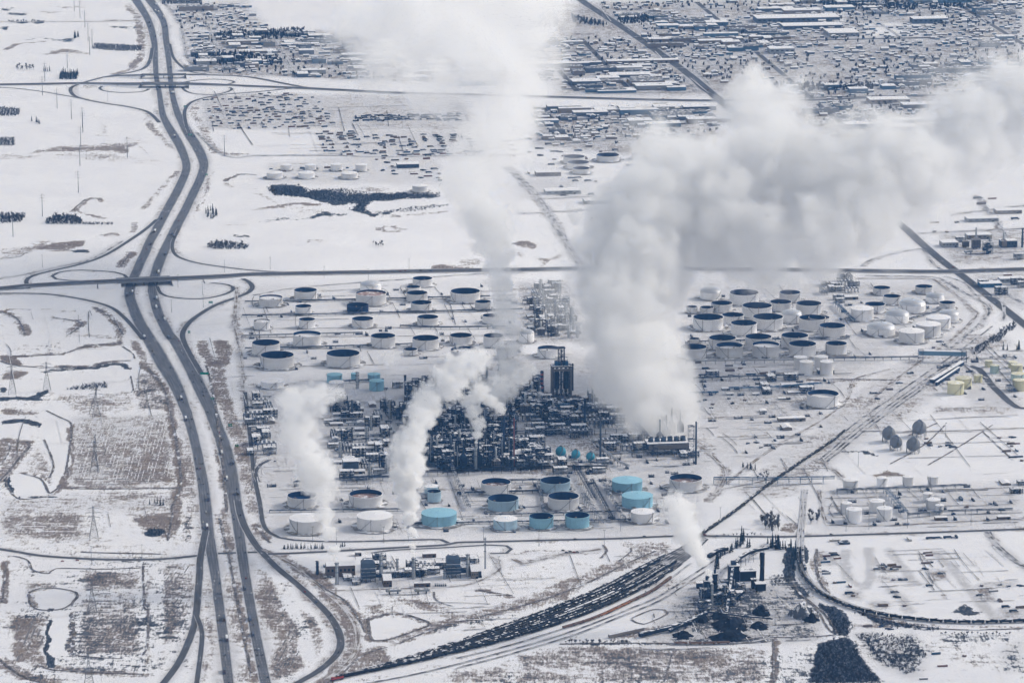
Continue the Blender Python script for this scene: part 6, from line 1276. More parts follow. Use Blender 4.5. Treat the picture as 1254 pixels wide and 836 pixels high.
def yard(where, poly, du, dv, mix, keep=.8, s=1.):
    for x, y in grid_points(poly, du, dv, .3):
        k = random.choice(mix)
        if random.random() > keep or nyard.get(k, 0) > 295: continue
        nyard[k] = nyard.get(k, 0)+1
        random.choice(YK[k][0]).put((x,y,0), GR+random.choice((0,0,0,.1,1.57)), f'{YL[k]} in the {where}', f'{YK[k][1]}s in the {where}', YK[k][1], (s*random.uniform(.8,1.1),s,s*random.uniform(.8,1.2)))
q = c4(3,3); MIXY = ['shipping_container','pipe_stack','parked_trailer','equipment_pallet','equipment_pallet']
def zy(*co): return spots(q, *co)
yard('laydown yard inside the railway curve', zy(250,200,350,200,350,260,255,260), 14, 14, MIXY, .9); yard('laydown yard inside the railway curve', zy(250,285,300,285,300,305,255,305), 12, 14, MIXY, .9); yard('laydown yard inside the railway curve', zy(290,310,350,305,480,440,400,420), 17, 22, MIXY, .55)
yard('laydown yard inside the railway curve', zy(525,255,635,258,640,285,530,285), 13.5, 8, ['pipe_stack'], 1.); yard('laydown yard inside the railway curve', zy(560,308,720,315,720,350,560,335), 16, 26, MIXY, .7); yard('laydown yard inside the railway curve', zy(430,280,510,280,510,330,430,330), 22, 34, MIXY, .5); yard('laydown yard inside the railway curve', zy(700,240,830,240,900,360,780,365), 18, 26, MIXY, .6); yard('laydown yard inside the railway curve', zy(530,350,610,350,700,490,650,490), 20, 30, MIXY, .55); yard('laydown yard inside the railway curve', zy(490,440,590,440,650,500,560,490), 15, 20, MIXY, .6); yard('laydown yard inside the railway curve', zy(700,180,830,180,830,235,780,230), 18, 18, MIXY, .5)
yard('storage yard at the far right', zy(1000,345,1254,335,1254,380,1010,370), 17, 22, MIXY, .8); yard('storage yard at the far right', zy(1010,385,1110,385,1180,440,1060,440), 19, 26, MIXY, .6); yard('storage yard at the far right', zy(1120,460,1254,460,1254,515,1150,510), 15, 20, MIXY, .75)
yard('office row by the plant road', zy(305,135,460,140,460,175,330,170), 20, 17, ['portable_office'], .9); yard('office row by the plant road', zy(690,130,730,130,730,145,690,145), 14, 14, ['portable_office']); yard('trailer row by the plant road', zy(770,122,950,115,950,135,770,138), 9, 14, ['parked_trailer'], .8)
yard('scrap yard below the railway curve', zy(430,555,660,560,660,575,440,580), 15, 18, MIXY, .8); yard('scrap yard below the railway curve', zy(780,655,900,650,890,755,800,760), 20, 28, ['equipment_pallet','shipping_container'], .5); yard('scrap yard below the railway curve', zy(960,690,1020,690,1010,760,960,760), 16, 22, ['equipment_pallet'], .6); yard('scrap yard below the railway curve', zy(755,805,810,805,810,830,760,830), 14, 16, ['shipping_container'], .8)
q = c4(1,0)
yard('rows of stored trailers beyond the ravine', zy(300,645,500,645,560,725,330,725), 24, 14, ['parked_trailer','pipe_stack'], .6, 1.15); yard('rows of stored trailers beyond the ravine', zy(520,655,1060,660,1090,720,560,725), 30, 14, ['parked_trailer','pipe_stack'], .55, 1.15); yard('rows of stored trailers beyond the ravine', zy(335,738,1120,735,1120,760,340,760), 17, 22, ['parked_trailer','shipping_container'], .75, 1.2)
yard('curved trailer lot past the fields', zy(470,565,1000,560,1000,592,480,595), 9, 26, ['parked_trailer'], .8, 1.2); yard('crowded depot by the far crossing road', zy(0,455,260,455,380,570,380,630,0,630), 18, 30, MIXY, .7, 1.15); yard('crowded depot by the far crossing road', [c4(0,0)(980,480),c4(0,0)(1254,470),c4(0,0)(1254,640),c4(0,0)(1010,630)], 18, 30, MIXY, .65, 1.15)
q = c4(0,2); q = c4(2,2)
yard('open ponds yard', zy(900,100,960,100,960,165,900,165), 18, 22, MIXY, .5); yard('open ponds yard', zy(1030,110,1240,110,1240,180,1030,180), 22, 30, MIXY, .45, 1.2); yard('open ponds yard', zy(900,280,1140,280,1140,320,920,330), 18, 24, ['equipment_pallet'], .6); yard('edge of the right tank farm', [cD(950,600),cD(1000,570),cD(1080,640),cD(1060,700),cD(940,700)], 18, 26, MIXY, .5); yard('rail corridor', [(1040,500),(1110,452),(1130,452),(1060,505)], 18, 28, ['equipment_pallet','pipe_stack'], .3)
yard('gas sphere field', [(1125,535),(1168,540),(1168,549),(1128,547)], 15, 18, MIXY, .7); yard('right edge depot', [(1218,535),(1254,532),(1254,565),(1240,563)], 16, 26, MIXY, .6); yard('left tank farm edge', [cA(20,320),cA(340,320),cA(340,345),cA(20,375)], 22, 30, ['equipment_pallet','parked_trailer'], .35); yard('right edge depot', [(1110,612),(1215,605),(1230,625),(1130,632)], 26, 40, ['equipment_pallet','portable_office'], .35)
q = c4(2,2); yard('open ponds yard', zy(1140,490,1254,500,1254,520,1150,520), 15, 14, ['equipment_pallet'], .5)
# ------------------------------------------------------------------ the distant town
WALLS = [paint('town_wall_slate', (.10,.125,.165), .7, var=.4), paint('town_wall_tan', (.24,.21,.195), .7, var=.3), paint('town_wall_grey', (.28,.29,.31), .7, var=.3), paint('town_wall_blue', (.09,.16,.24), .7, var=.3)]
TR = paint('town_snow_roof', (.66,.67,.70), .8, snow=.7, var=.2); TRD = paint('town_dark_roof', (.14,.145,.16), .8, snow=.35, var=.3)
def k_ware(mat, flat, roof):
    def make():
        m = MB(); m.box((0,0,.5),(1,1,1)); 
        if not flat: m.add([(-.5,-.5,1),(-.5,.5,1),(-.5,0,1.35),(.5,-.5,1),(.5,.5,1),(.5,0,1.35)], [(0,2,1),(3,4,5)])
        o = m.build('warehouse' if flat else 'gabled_house', mat); m = MB()
        if flat: m.box((0,0,1.03),(1.02,1.03,.06)); m.box((.2,.1,1.12),(.1,.15,.14)); m.box((-.25,-.2,1.1),(.06,.1,.1))
        else:
            for s in (-1,1):
                a = [(-.53,s*.56,.965),(.53,s*.56,.965),(.53,0,1.36),(-.53,0,1.36)]; b = [(x,y,z+.08) for x,y,z in a]; m.add(a+b, [(0,1,2,3),(7,6,5,4),(0,4,5,1),(1,5,6,2),(3,2,6,7),(0,3,7,4)])
        m.build('roof', roof, o); return o
    return Kind(make)
WK = [(k_ware(w_, True, r_),f'flat {"snowy" if r_ is TR else "dark"}-roofed {c_} warehouse') for w_, c_ in zip(WALLS,('slate','tan','grey','blue')) for r_ in (TR,TRD)]; HK = [(k_ware(w_, False, TR),f'small snowy-roofed {c_} house') for w_, c_ in zip(WALLS[:3],('slate','tan','grey'))]
TOWN = [('distant town right of the long city road', [(730,4),(1254,-2),(1254,128),(1120,168),(1010,168),(1000,125),(890,118)]), ('distant blocks left of the long city road', [(640,48),(760,46),(868,114),(690,112),(650,90)]), ('blocks below the far crossing road', [(655,132),(868,131),(880,160),(775,182),(660,178)]), ('blocks behind the pale steam column', [(238,40),(400,40),(640,92),(640,106),(420,97),(240,88)]), ('suburb at the top edge', [(212,8),(300,4),(330,34),(236,72)])]
STREETS = [o for o in bpy.data.objects if o.name.split('.')[0] == 'town_street']
_cell = set()
for o in STREETS:
    for v in o.data.vertices:
        _cell.add((int(v.co.x//11), int(v.co.y//22)))
def near_street(x, y): return (int(x//11), int(y//22)) in _cell
def open_lot(x, y): return float(vnoise(np.array([x]), np.array([y]), 170, 21)[0]+.5*vnoise(np.array([x]), np.array([y]), 60, 22)[0]) > .20
cand = []
for where, poly in TOWN:
    for x, y in grid_points(poly, 27, 40, .2):
        p_ = Vector((x,y,0)); d_ = y*CP+CAMH*SP; sx_, sy_ = W0/2+FPX*x/d_, H0/2-FPX*(y*SP-CAMH*CP)/d_
        lx = 711+(sy_)*1.39; 
        if abs(sx_-lx) < 14 or 117 < sy_ < 126: continue
        if random.random() < .10 or open_lot(x,y) or near_street(x,y): continue
        cand.append((where,x,y,sx_,sy_))
random.shuffle(cand); kept = cand[:596]; restm = MB(); nb_ = [0,0]
MATS_T = WALLS+[TR]
for where, x, y, sx_, sy_ in cand:
    big = random.random() < .36 and vnoise(np.array([x]), np.array([y]), 260, 31)[0] > -.12
    w_, d_, h_ = (random.choice((24,30,38,50,80))*random.uniform(.8,1.2),random.uniform(16,40),random.uniform(5,11)) if big else (random.uniform(11,20),random.uniform(9,13),random.uniform(4.5,6.5))
    rz = GR+random.choice((0,0,0,1.57)) if not big else GR
    i_ = 0 if big else 1
    if nb_[i_] < 292: nb_[i_] += 1; kd, lb = random.choice(WK if big else HK); kd.put((x,y,0), rz, f'{lb} in the {where}', f'{"warehouses" if big else "houses"} of the {where}', 'warehouse' if big else 'house', (w_,d_,h_))
for where, poly in TOWN:
    for x, y in grid_points(poly, 17, 27, .25):
        if random.random() < .5 or open_lot(x,y) or near_street(x,y): continue
        restm.cur = random.randint(0,3); w_, d_, h_ = random.uniform(6,16), random.uniform(5,10), random.uniform(2.5,5.5); restm.box((x,y,h_/2),(w_,d_,h_),GR+random.choice((0,1.57))); restm.cur = 4; restm.box((x,y,h_+.25),(w_+.6,d_+.6,.5),GR)
tag(restm.build('distant_houses', MATS_T), 'countless small sheds and vehicles filling the distant town', 'town', kind='stuff')
tm = MB()
def twig_clump(x, y, h, r_):
    for _ in range(9):
        a = random.uniform(0,6.283); q_ = r_*random.random(); b = Vector((x+q_*math.cos(a),y+q_*math.sin(a),h*random.uniform(.0,.3))); e = b+Vector((random.gauss(0,r_*.35),random.gauss(0,r_*.35),h*random.uniform(.4,.8))); tm.bar(b,e,r_*.3)
for where, poly in TOWN:
    for x, y in grid_points(poly, 26, 40, .5):
        if vnoise(np.array([x]),np.array([y]),140,9)[0]+random.uniform(-.2,.2) > .02: twig_clump(x,y,random.uniform(6,11),random.uniform(2,4))
for a in ([(236,80),(240,66),(300,66),(345,74),(345,80)], [(628,28),(682,18),(684,34),(640,40)], [(752,24),(800,20),(802,27),(760,31)], [(1000,3),(1060,1),(1128,8),(1120,13),(1010,9)], [(1136,8),(1180,6),(1182,11),(1140,13)], [(262,44),(300,38),(310,48),(268,50)], [(310,40),(372,36),(372,46),(312,50)], [(700,20),(745,30),(740,34),(702,28)], [(945,104),(1070,104),(1070,112),(950,112)]):
    for x, y in grid_points(a, 9, 14, .5): twig_clump(x,y,random.uniform(8,13),random.uniform(2,3.6))
tag(tm.build('distant_trees', TWIGD), 'dark leafless trees scattered through the distant town', 'trees', kind='stuff')
# larger landmarks of the town
for i, (px, py, w_, d_, h_, mt, lb) in enumerate(((978,28,210,60,12,WALLS[0],'longest snow roofed warehouse in the distant town'),(996,36,150,50,9,WALLS[0],'long warehouse in front of the longest one'),(1034,45,75,70,9,WALLS[2],'square snow roofed warehouse beside the town road'),(1162,4,190,50,9,WALLS[3],'long blue walled warehouse at the top edge'),(1140,29,90,40,12,WALLS[0],'dark flat warehouse near the upper right'),(825,146,90,60,8,WALLS[3],'dark blue roofed depot below the far crossing road'),(793,105,80,50,10,WALLS[1],'tan roofed hall left of the long city road'),(958,66,60,36,12,WALLS[2],'pale office block in the middle of the town'),(1090,127,90,40,9,WALLS[1],'flat store in the gap of the steam cloud'),(1155,133,60,34,9,WALLS[2],'snow roofed store at the right of the cloud gap'),(1110,160,120,40,8,WALLS[0],'long shed at the lower edge of the cloud gap'),(788,78,170,24,7,WALLS[1],'long low brown row left of the long city road'))):
    building('warehouse','warehouse',lb,px,py,w_,d_,h_,mt,TRD if 'blue roofed' in lb or 'tan roofed' in lb else TR,GR,0,int(w_/12))

# more stored things in the middle distance
yard('yards behind the middle snow field', [(640,206),(720,206),(745,240),(665,236)], 26, 50, MIXY, .5, 1.3); yard('yards behind the middle snow field', [(600,168),(760,176),(780,204),(640,204)], 26, 44, MIXY, .5, 1.4); yard('yards past the cloud at right', [(1120,262),(1254,225),(1254,284),(1150,292)], 32, 70, MIXY, .35, 1.4); yard('yards behind the far white tanks', [(455,188),(535,188),(540,222),(455,212)], 22, 40, MIXY, .6, 1.3); yard('yards behind the far white tanks', [(330,205),(450,206),(450,212),(330,214)], 24, 30, MIXY, .5, 1.2); yard('yards at the right edge road', [(1195,340),(1250,336),(1254,345),(1215,350)], 22, 34, MIXY, .6, 1.2)
# bare wheel tracks, ditches and dykes that lattice the plant ground
PATHM = paint('trodden_soil', (.42,.41,.41), .9, var=.4, scale=.1, snow=.5); PATHD = paint('dark_ditch_soil', (.16,.155,.16), .9, var=.5, scale=.1, snow=.25)
def scrawl(poly, n_, lmin, lmax, wmin, wmax, dark=.4, along=.5):
    P = grid_points(poly, 12, 12, .5); random.shuffle(P); m = MB(); n_ = int(n_*.55); wmin *= .5; wmax *= .55; xy = [(p.x,p.y) for p in (at(*c) for c in poly)]
    for i, (x, y) in enumerate(P[:n_]):
        m.cur = 1 if random.random() < dark else 0
        a = GR+(0 if random.random() < along else math.pi/2)+random.gauss(0,.04); l = random.uniform(lmin,lmax); w_ = random.uniform(wmin,wmax)
        if abs(math.sin(a)) > .7: l *= 1.6
        else: w_ *= 1.8
        cur = random.gauss(0,.05) if random.random() < .25 else 0; q_ = Vector((x,y,.9+.0021*i)); pr = None; k = 5
        for j in range(k+1):
            d = Vector((math.cos(a),math.sin(a),0)); s = Vector((-d.y,d.x,0))*w_/2*random.uniform(.5,1.2)
            if not inside(xy, q_.x, q_.y): break
            if pr: m.add([pr[0],pr[1],q_-s,q_+s], [(0,1,2,3)])
            pr = (q_+s,q_-s); q_ = q_+d*l/k; a += cur
    o = m.build('dirt_path', [PATHM, PATHD]); tag(o, kind='structure')
scrawl([(292,356),(600,345),(640,350),(640,440),(300,462)], 170, 30, 150, 1.2, 2.6, .5); scrawl([(295,460),(510,455),(500,590),(310,600)], 150, 15, 80, 1.2, 3., .5); scrawl([(640,500),(880,500),(880,570),(640,600)], 120, 20, 90, 1.2, 3.5, .5)
scrawl([(320,585),(830,580),(850,658),(335,658)], 150, 20, 110, 1., 2.6, .45); scrawl([(830,345),(1190,345),(1195,390),(1080,450),(835,452)], 130, 30, 120, 1.2, 2.8, .5); scrawl([(840,450),(1060,450),(1000,540),(880,575)], 130, 20, 120, 1.2, 3.2, .5)
scrawl([(880,575),(1020,550),(1000,655),(870,655)], 50, 20, 120, 1.2, 3., .4); scrawl([(1005,600),(1254,592),(1254,645),(1010,650)], 90, 20, 100, 1.2, 3., .45); scrawl([(1030,500),(1254,505),(1254,590),(1010,580)], 40, 60, 260, 1.2, 2.4, .5); scrawl([(1130,430),(1254,420),(1254,500),(1150,505)], 70, 20, 120, 1.4, 4, .6)
scrawl([(1000,680),(1254,665),(1254,750),(1060,742)], 110, 15, 90, 1., 2.6, .5); scrawl([(400,680),(880,668),(830,690),(560,790),(430,760)], 110, 20, 120, 1., 2.6, .4); scrawl([(830,715),(1000,700),(1000,790),(760,800)], 110, 15, 70, 1., 3., .6);
scrawl([(0,380),(150,380),(220,560),(220,660),(0,660)], 60, 30, 160, 1., 2.4, .5); scrawl([(245,110),(620,112),(640,190),(270,190)], 110, 40, 200, 1.6, 4, .5); scrawl([(640,340),(720,340),(720,430),(640,430)], 60, 20, 90, 1.2, 3, .5); scrawl([(215,345),(300,350),(320,480),(320,640),(290,560)], 40, 30, 120, 1., 2.4, .5); scrawl([(640,5),(1254,-5),(1254,130),(880,120),(690,118)], 160, 40, 260, 2, 5, .3)

def furrows(poly, gap, wd_, ang, keep, mat):
    xy = [(p.x,p.y) for p in (at(*c) for c in poly)]; m = MB(); cx = sum(a for a, b in xy)/len(xy); cy_ = sum(b for a, b in xy)/len(xy); d = Vector((math.cos(ang),math.sin(ang),0)); s = Vector((-d.y,d.x,0))
    u = -500.
    while u < 500:
        v = -600.; ph = random.random()
        while v < 600:
            l = random.uniform(12,60); p = Vector((cx,cy_,.06))+s*(u+random.uniform(-.5,.5))+d*v; e = p+d*l
            if random.random() < keep and inside(xy,p.x,p.y) and inside(xy,e.x,e.y): m.add([p-s*wd_/2,p+s*wd_/2,e+s*wd_/2,e-s*wd_/2], [(0,1,2,3)])
            v += l+random.uniform(2,14)
        u += gap
    tag(m.build('dirt_path', mat), kind='structure')
q = c4(0,2); furrows(spots(q,350,410,380,385,820,360,835,640,820,690,345,705), 5.2, 1.1, math.pi/2+.02, .62, PATHM); furrows(spots(q,350,600,820,560,835,690,345,705), 14, 3., .03, .5, PATHD)
q = c4(0,3); furrows(spots(q,385,395,685,395,685,690,385,690), 16, 4., .02, .55, PATHD); furrows(spots(q,60,515,215,515,215,740,65,740), 7, 2.2, math.pi/2, .6, PATHD); furrows(spots(q,790,260,930,260,900,480,800,600), 6, 1.6, math.pi/2-.1, .5, PATHD); furrows(spots(q,0,20,400,20,400,130,0,130), 13, 3, .0, .6, PATHM)
q = c4(1,3); furrows(spots(q,20,300,150,440,250,700,180,800,90,800,60,620), 6, 1.8, math.pi/2-.12, .55, PATHD)
q = c4(2,3); furrows(spots(q,380,690,1254,680,1254,830,380,830), 13, 4, .05, .3, PATHD); furrows(spots(c4(3,3),430,620,700,600,780,760,600,790), 10, 3, .3, .5, PATHD)
furrows([(246,640),(262,640),(285,836),(272,836)], 5, 1.2, math.pi/2+.05, .4, PATHD)

# ditches: dark brushy lines that edge ponds and fields
def ditch_mat():
    m, n = new_mat('brushy_ditch'); t = NT(n); p = t.pos(); nf = t.noise(t.scale(p,.3,.12,1), 1., 4, .7); nb = t.noise(p,.03,3,.6)
    c = t.mix(t.ss(nf,.4,.62), (.06,.055,.06), (.24,.22,.22)); c = t.mix(t.ss(nb,.56,.66), c, (.7,.71,.75)); t.out(c,.9); return m
DM = ditch_mat()
def ditch(c, w_, *co):
    Q = smooth_path([at(*p) for p in c.path(*co)], 9); L = []; Rr = []
    for i, p in enumerate(Q):
        s = side(Q,i); a = w_*.5*random.uniform(.5,1.4); L.append(p-s*a); Rr.append(p+s*w_*.5*random.uniform(.5,1.4))
    _layer[0] += 1; o = ribbon('ditch', L, Rr, DM, .03+.003*_layer[0]); tag(o, kind='structure')
q = c4(0,2)
for a in ((3.5,225,338,290,370,348,405,345,500,328,600,325,640),(3.5,300,700,245,742,215,690,185,665,110,645),(3.,40,660,32,700,85,766,160,768,250,755),(4.,0,680,40,640,95,570,140,520,132,492,85,490),(3.,0,600,35,560,50,510,30,490),(3.,230,150,300,138,420,134,540,113,620,118,640,136),(5.,0,95,60,114,160,125,400,128,520,100,640,94),(4.,60,72,300,62,420,22,600,8),(3.,600,25,650,60,660,85),(3.,330,715,500,722,880,716),(2.5,640,170,652,240,640,250),(4.,720,130,800,230,850,420,885,640,880,720,850,790,838,835),(4.,1010,120,1052,300,1080,500,1100,700,1110,835),(3.,215,480,262,600,240,670)): ditch(q,*a)
q = c4(0,3)
for a in ((3.,60,215,130,230,165,285,240,300,275,275,500,278,690,272),(4.,140,400,150,450,200,478,320,468,380,410,372,392,300,374,200,372,140,395),(3.,700,262,708,470,725,480,722,640,700,700),(4.,395,195,560,200,800,205),(4.,0,720,60,770,130,810,210,835),(3.,185,740,250,770,400,778,700,792),(4.5,350,490,362,600,350,690),(3.,820,140,845,0),(3.5,1075,30,1120,220,1170,480,1230,800),(2.5,30,245,12,440),(2.5,370,700,500,712,600,716)): ditch(q,*a)
q = c4(1,3)
for a in ((4.,545,520,556,600,575,628,640,625,850,552,840,535,690,493,600,510,545,525),(4.,0,60,50,130,70,150),(3.,240,290,330,370,430,430,500,520,530,580),(4.,700,640,900,560,1100,510,1254,470),(3.,870,390,880,430,960,460),(3.,1080,380,1254,408),(3.,430,780,520,700,640,660)): ditch(q,*a)
q = c4(2,3)
for a in ((4.,0,470,200,410,400,330,560,250,700,190),(3.,440,160,460,190,430,225),(3.,520,240,580,190,575,175),(4.,230,645,500,640,900,638,1254,610),(3.,780,690,760,760,740,830),(3.,580,520,690,475,760,492,640,548,580,525)): ditch(q,*a)
q = c4(3,3)
for a in ((3.,120,330,160,400,210,440,280,500,330,570,340,600),(3.,0,610,150,612,330,600),(3.,200,440,250,490,290,560,320,590),(2.5,30,620,30,835),(3.5,240,180,240,270,262,350,340,430,480,500,640,540,800,566,1000,575,1254,568)): ditch(q,*a)
q = c4(0,1)
for a in ((3.,350,200,420,142,490,137),(3.,0,432,100,420,120,405,160,395),(3.,260,720,400,745,340,800),(3.,0,690,80,720,125,800),(3.,590,470,640,400),(3.,470,670,545,720,605,805),(3.,1100,55,1170,20,1254,22),(4.,700,370,760,380)): ditch(q,*a)
q = c4(3,2)
for a in ((3.,440,440,700,440,860,440),(2.5,600,600,760,510,870,410),(2.5,785,605,930,520,1100,410),(2.5,1050,440,1200,580),(3.,200,190,420,185,620,190),(2.5,830,400,690,460)): ditch(q,*a)
# ------------------------------------------------------------------ steam and air
def plume(label, blobs, dens, soft, amp, nscale, zfun, step, col=(.985,.988,.995), aniso=.25, squash=1.0, group=None, pad=.5, yoff=0., boost=0., det=1.):
    """blobs: (px, py, radius in px) along the plume; zfun(py) gives the height of the steam there"""
    C = []
    for b in blobs:
        z = zfun(b[1]) if len(b) < 4 else b[3]
        p = at(b[0], b[1], z); p.y += yoff
        C.append((p, 1.18*b[2]*mpp(b[0], b[1], z)))
    bm = bmesh.new()
    for p, r in C:
        M = Matrix.Translation(p) @ Matrix.Diagonal((1, squash, 1, 1))
        bmesh.ops.create_icosphere(bm, subdivisions=3, radius=r*(1+amp*pad), matrix=M)
    me = bpy.data.meshes.new('steam_plume'); bm.to_mesh(me); bm.free()
    o = bpy.data.objects.new('steam_plume', me); COL.objects.link(o)
    rm = min(r for p, r in C); rx = max(r for p, r in C)
    md = o.modifiers.new('m', 'REMESH'); md.mode = 'VOXEL'; md.voxel_size = max(rm*.35, rx*.09)
    dg = bpy.context.evaluated_depsgraph_get(); me2 = bpy.data.meshes.new_from_object(o.evaluated_get(dg))
    o.modifiers.clear(); o.data = me2; me2.name = 'steam_plume'; bpy.data.meshes.remove(me)
    m, n = new_mat('steam_'+str(len(bpy.data.materials))); t = NT(n); p = t.pos()
    best = None
    for q, r in C:
        sub = t.node('ShaderNodeVectorMath', operation='SUBTRACT', i0=p, i1=tuple(q)).outputs[0]
        ln = t.node('ShaderNodeVectorMath', operation='MULTIPLY', i0=sub, i1=(1/r, 1/(r*squash), 1/r)).outputs[0]
        d = t.node('ShaderNodeVectorMath', operation='LENGTH', i0=ln).outputs[1]
        best = d if best is None else t.math('SMOOTH_MIN', best, d, .25)
    nz = t.noise(p, .55/nscale, 2, .5)
    wp = t.node('ShaderNodeTexNoise'); t.l.new(p, wp.inputs['Vector']); wp.inputs['Scale'].default_value = 1.3/nscale; wp.inputs['Detail'].default_value = 2
    pw = t.node('ShaderNodeVectorMath', operation='MULTIPLY_ADD'); t.l.new(wp.outputs['Color'], pw.inputs[0]); pw.inputs[1].default_value = (nscale*.7,)*3; t.l.new(p, pw.inputs[2])
    vo = t.node('ShaderNodeTexVoronoi', feature='F1'); t.l.new(pw.outputs[0], vo.inputs['Vector']); vo.inputs['Scale'].default_value = 1.5/nscale; vo.inputs['Detail'].default_value = det; vo.inputs['Roughness'].default_value = .45
    bil = t.math('SUBTRACT', .42, vo.outputs['Distance'])
    f = t.math('ADD', t.math('SUBTRACT', 1.0, best), t.math('MULTIPLY_ADD', t.math('SUBTRACT', nz, .5), amp*1.6, t.math('MULTIPLY', bil, amp*1.5)))
    zs = [q.z for q, r in C]; z0, z1 = min(zs), max(zs)
    sz = t.node('ShaderNodeSeparateXYZ'); t.l.new(p, sz.inputs[0]); low = t.math('SUBTRACT', 1.0, t.math('DIVIDE', t.math('SUBTRACT', sz.outputs[2], z0), max(1., z1-z0)), clamp=True)
    den = t.math('MULTIPLY', t.ss(f, 0., soft), t.math('MULTIPLY_ADD', t.math('MULTIPLY', low, t.math('MULTIPLY', low, low)), dens*boost, dens))
    v = t.node('ShaderNodeVolumePrincipled'); v.inputs['Color'].default_value = (*col, 1); v.inputs['Anisotropy'].default_value = aniso
    t.l.new(den, v.inputs['Density']); oo = t.node('ShaderNodeOutputMaterial'); t.l.new(v.outputs[0], oo.inputs['Volume'])
    m.volume_intersection_method = 'ACCURATE' if hasattr(m, 'volume_intersection_method') else None
    diag = sum(o.dimensions)/3
    try: m.cycles.volume_step_rate = step/(diag/10)
    except Exception as e: print('step', e)
    try: m.cycles.volume_sampling = 'MULTIPLE_IMPORTANCE'
    except Exception: pass
    me2.materials.clear(); me2.materials.append(m)
    tag(o, label, 'steam plume', group or 'steam plumes over the refinery', 'stuff')
    return o
def lin(a, za, b, zb): return lambda y: za+(zb-za)*min(1.3, max(0, (a-y)/(a-b)))
plume('huge dense grey white steam cloud rising from the cooling tower and drifting to the right edge',
  [(800,520,42),(832,492,30),(838,455,24),(745,472,28),(790,480,54),(780,430,60),(772,385,68),(775,330,78),(785,280,84),(830,235,82),(880,275,76),(940,292,62),(1000,288,58),(1055,268,50),
   (960,215,84),(925,135,56),(1035,225,82),(1110,205,74),(1180,165,66),(1250,130,68),(1320,105,75)],
  .027, .26, .38, 62, lin(520,25,100,420), 18, det=.6)
plume('thin outer veil of the huge steam cloud trailing to the right edge',
  [(720,380,50),(730,300,55),(860,330,52),(940,335,48),(1010,325,46),(1080,295,50),(1150,255,55),(1220,215,62),(1290,190,60),(1150,110,50),(1220,80,50),(980,105,40),(800,170,50),(1060,150,50)],
  .0042, .8, .45, 85, lin(400,120,100,430), 34, det=0.)
plume('pale steam column rising from the dark process units toward the upper cloud',
  [(612,482,20),(619,455,22),(620,428,22),(619,400,22),(618,372,22),(616,344,23),(610,318,25),(603,294,29),(594,268,34)], .050, .35, .5, 32, lin(480,60,250,260), 8)
plume('tall pale steam cloud drifting up to the top edge left of the huge cloud',
  [(592,262,34),(574,225,44),(598,185,44),(630,150,44),(615,100,58),(565,55,62),(505,25,56),(520,-20,70),(610,-10,70),(655,75,46),(650,20,54),(445,30,44),(470,85,38),(530,110,44)], .0155, .42, .45, 62, lin(270,250,50,420), 18, det=0.)
plume('thin veil of steam trailing left over the distant streets',
  [(415,60,45),(440,95,40),(500,75,60),(610,260,50),(700,260,46),(560,120,55),(580,170,45),(660,230,55),(670,280,60),(690,200,60),(700,330,40)], .0034, .8, .5, 80, lin(330,150,50,420), 30)
plume('faint steam veil over the faded process strip left of the huge cloud', [(672,350,34),(690,375,40),(715,400,36),(700,430,30)], .0045, .7, .45, 40, lin(430,30,340,110), 14, det=0.)
plume('dense white steam column rising from the power plant in front of the dark process units',
  [(506.4,681,2.2,29),(506,675,3.6,32),(505.5,668,5.5,36),(504,652,8.5),(503,634,10),(501,612,15),(498,586,22),(500,560,26),(503,538,22),(515,512,20),(525,490,24),(548,470,26),(560,452,26),(585,440,18)],
  .075, .18, .42, 21, lin(670,36,440,230), 5, boost=5.)
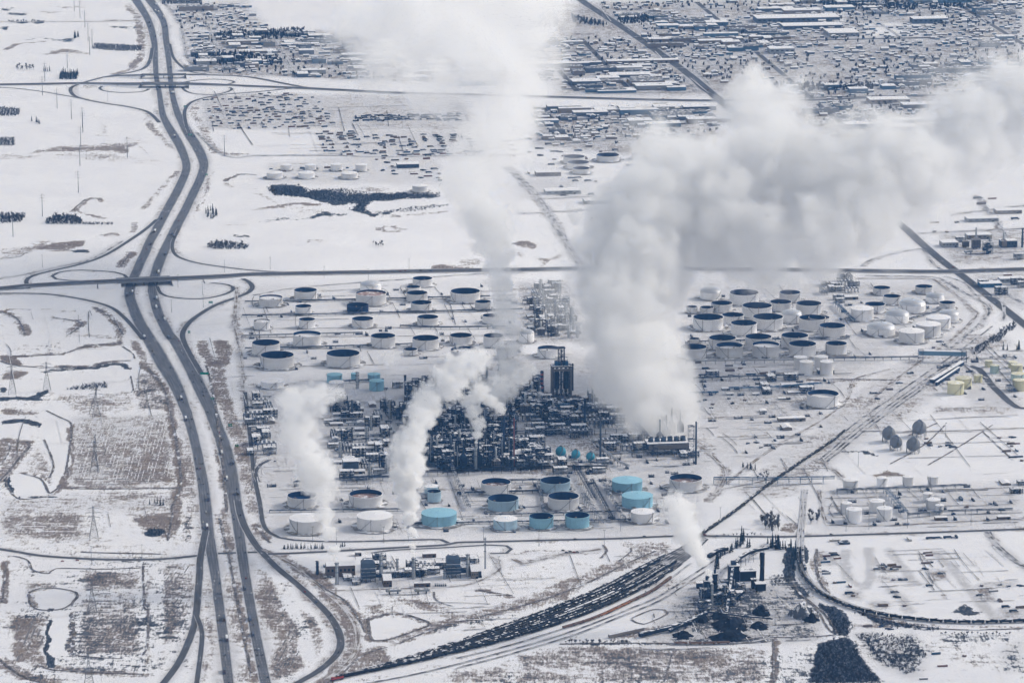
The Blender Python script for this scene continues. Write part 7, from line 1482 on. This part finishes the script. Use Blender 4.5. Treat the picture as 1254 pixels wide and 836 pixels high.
plume('white steam column leaning left above the pair of white tanks',
  [(412,689,2.2,29),(411,684,4,32),(408.5,673,7.5),(402,652,12),(398,630,15),(396,606,19),(388,580,27)], .08, .2, .42, 20, lin(684,45,490,230), 5, boost=4.)
plume('thinning white steam spreading over the left yards above the leaning column',
  [(386,575,26),(376,552,30),(366,525,32),(360,495,30),(388,488,24),(410,484,16)],   .055, .4, .5, 24, lin(684,45,490,230), 7)
plume('white steam plume leaning left from the slender stack by the dark kiln towers',
  [(871.5,714,1.8,33),(870,709,3.4,36),(867,700,6),(860,688,9),(852,670,15),(840,650,20),(832,630,22),(826,614,16)], .085, .2, .42, 17, lin(708,60,612,160), 4.5, boost=4.)
plume('small curling white steam plume among the dark process columns',
  [(583,541,3),(584,532,7),(586,518,11),(580,504,12),(576,490,13),(588,482,14),(600,492,11),(612,500,9)], .12, .2, .45, 11, lin(541,45,480,110), 3.5, boost=1.)
plume('ragged white steam bank behind the dark process columns',
  [(606,508,8),(605,495,13),(600,480,17),(612,470,18),(626,474,14),(636,462,15),(648,452,12),(584,470,15)], .045, .35, .42, 16, lin(510,30,450,110), 5)
plume('low white steam puff curling over the tank farm beside a striped stack',
  [(484,436,8),(476,440,9),(492,434,5),(468,441,7)], .08, .25, .45, 11, lambda y: 22, 3.5)
plume('faint wisp of steam beside the brown turbine hall of the power plant', [(450,690,3),(447,678,5),(446,664,5)], .03, .6, .5, 9, lin(690,20,660,60), 4)
plume('faint white wisp at the foot of the cooling tower', [(786,556,4),(782,545,7),(776,532,9),(768,522,8)], .03, .6, .5, 12, lin(556,10,520,40), 4)
# haze: one even box of air round everything
hb = MB(); hb.box((0, 29000, 777.5), (60000, 62000, 1561)); hz = hb.build('haze', new_mat('haze_air')[0]); tag(hz, kind='stuff', label='thin blue winter haze over the whole plain', cat='haze')
t = NT(hz.data.materials[0].node_tree)
v = t.node('ShaderNodeVolumePrincipled'); v.inputs['Color'].default_value = (.20,.48,1,1); v.inputs['Absorption Color'].default_value = (1,1,1,1); v.inputs['Density'].default_value = HAZE; v.inputs['Anisotropy'].default_value = .35
o_ = t.node('ShaderNodeOutputMaterial'); t.l.new(v.outputs[0], o_.inputs['Volume'])
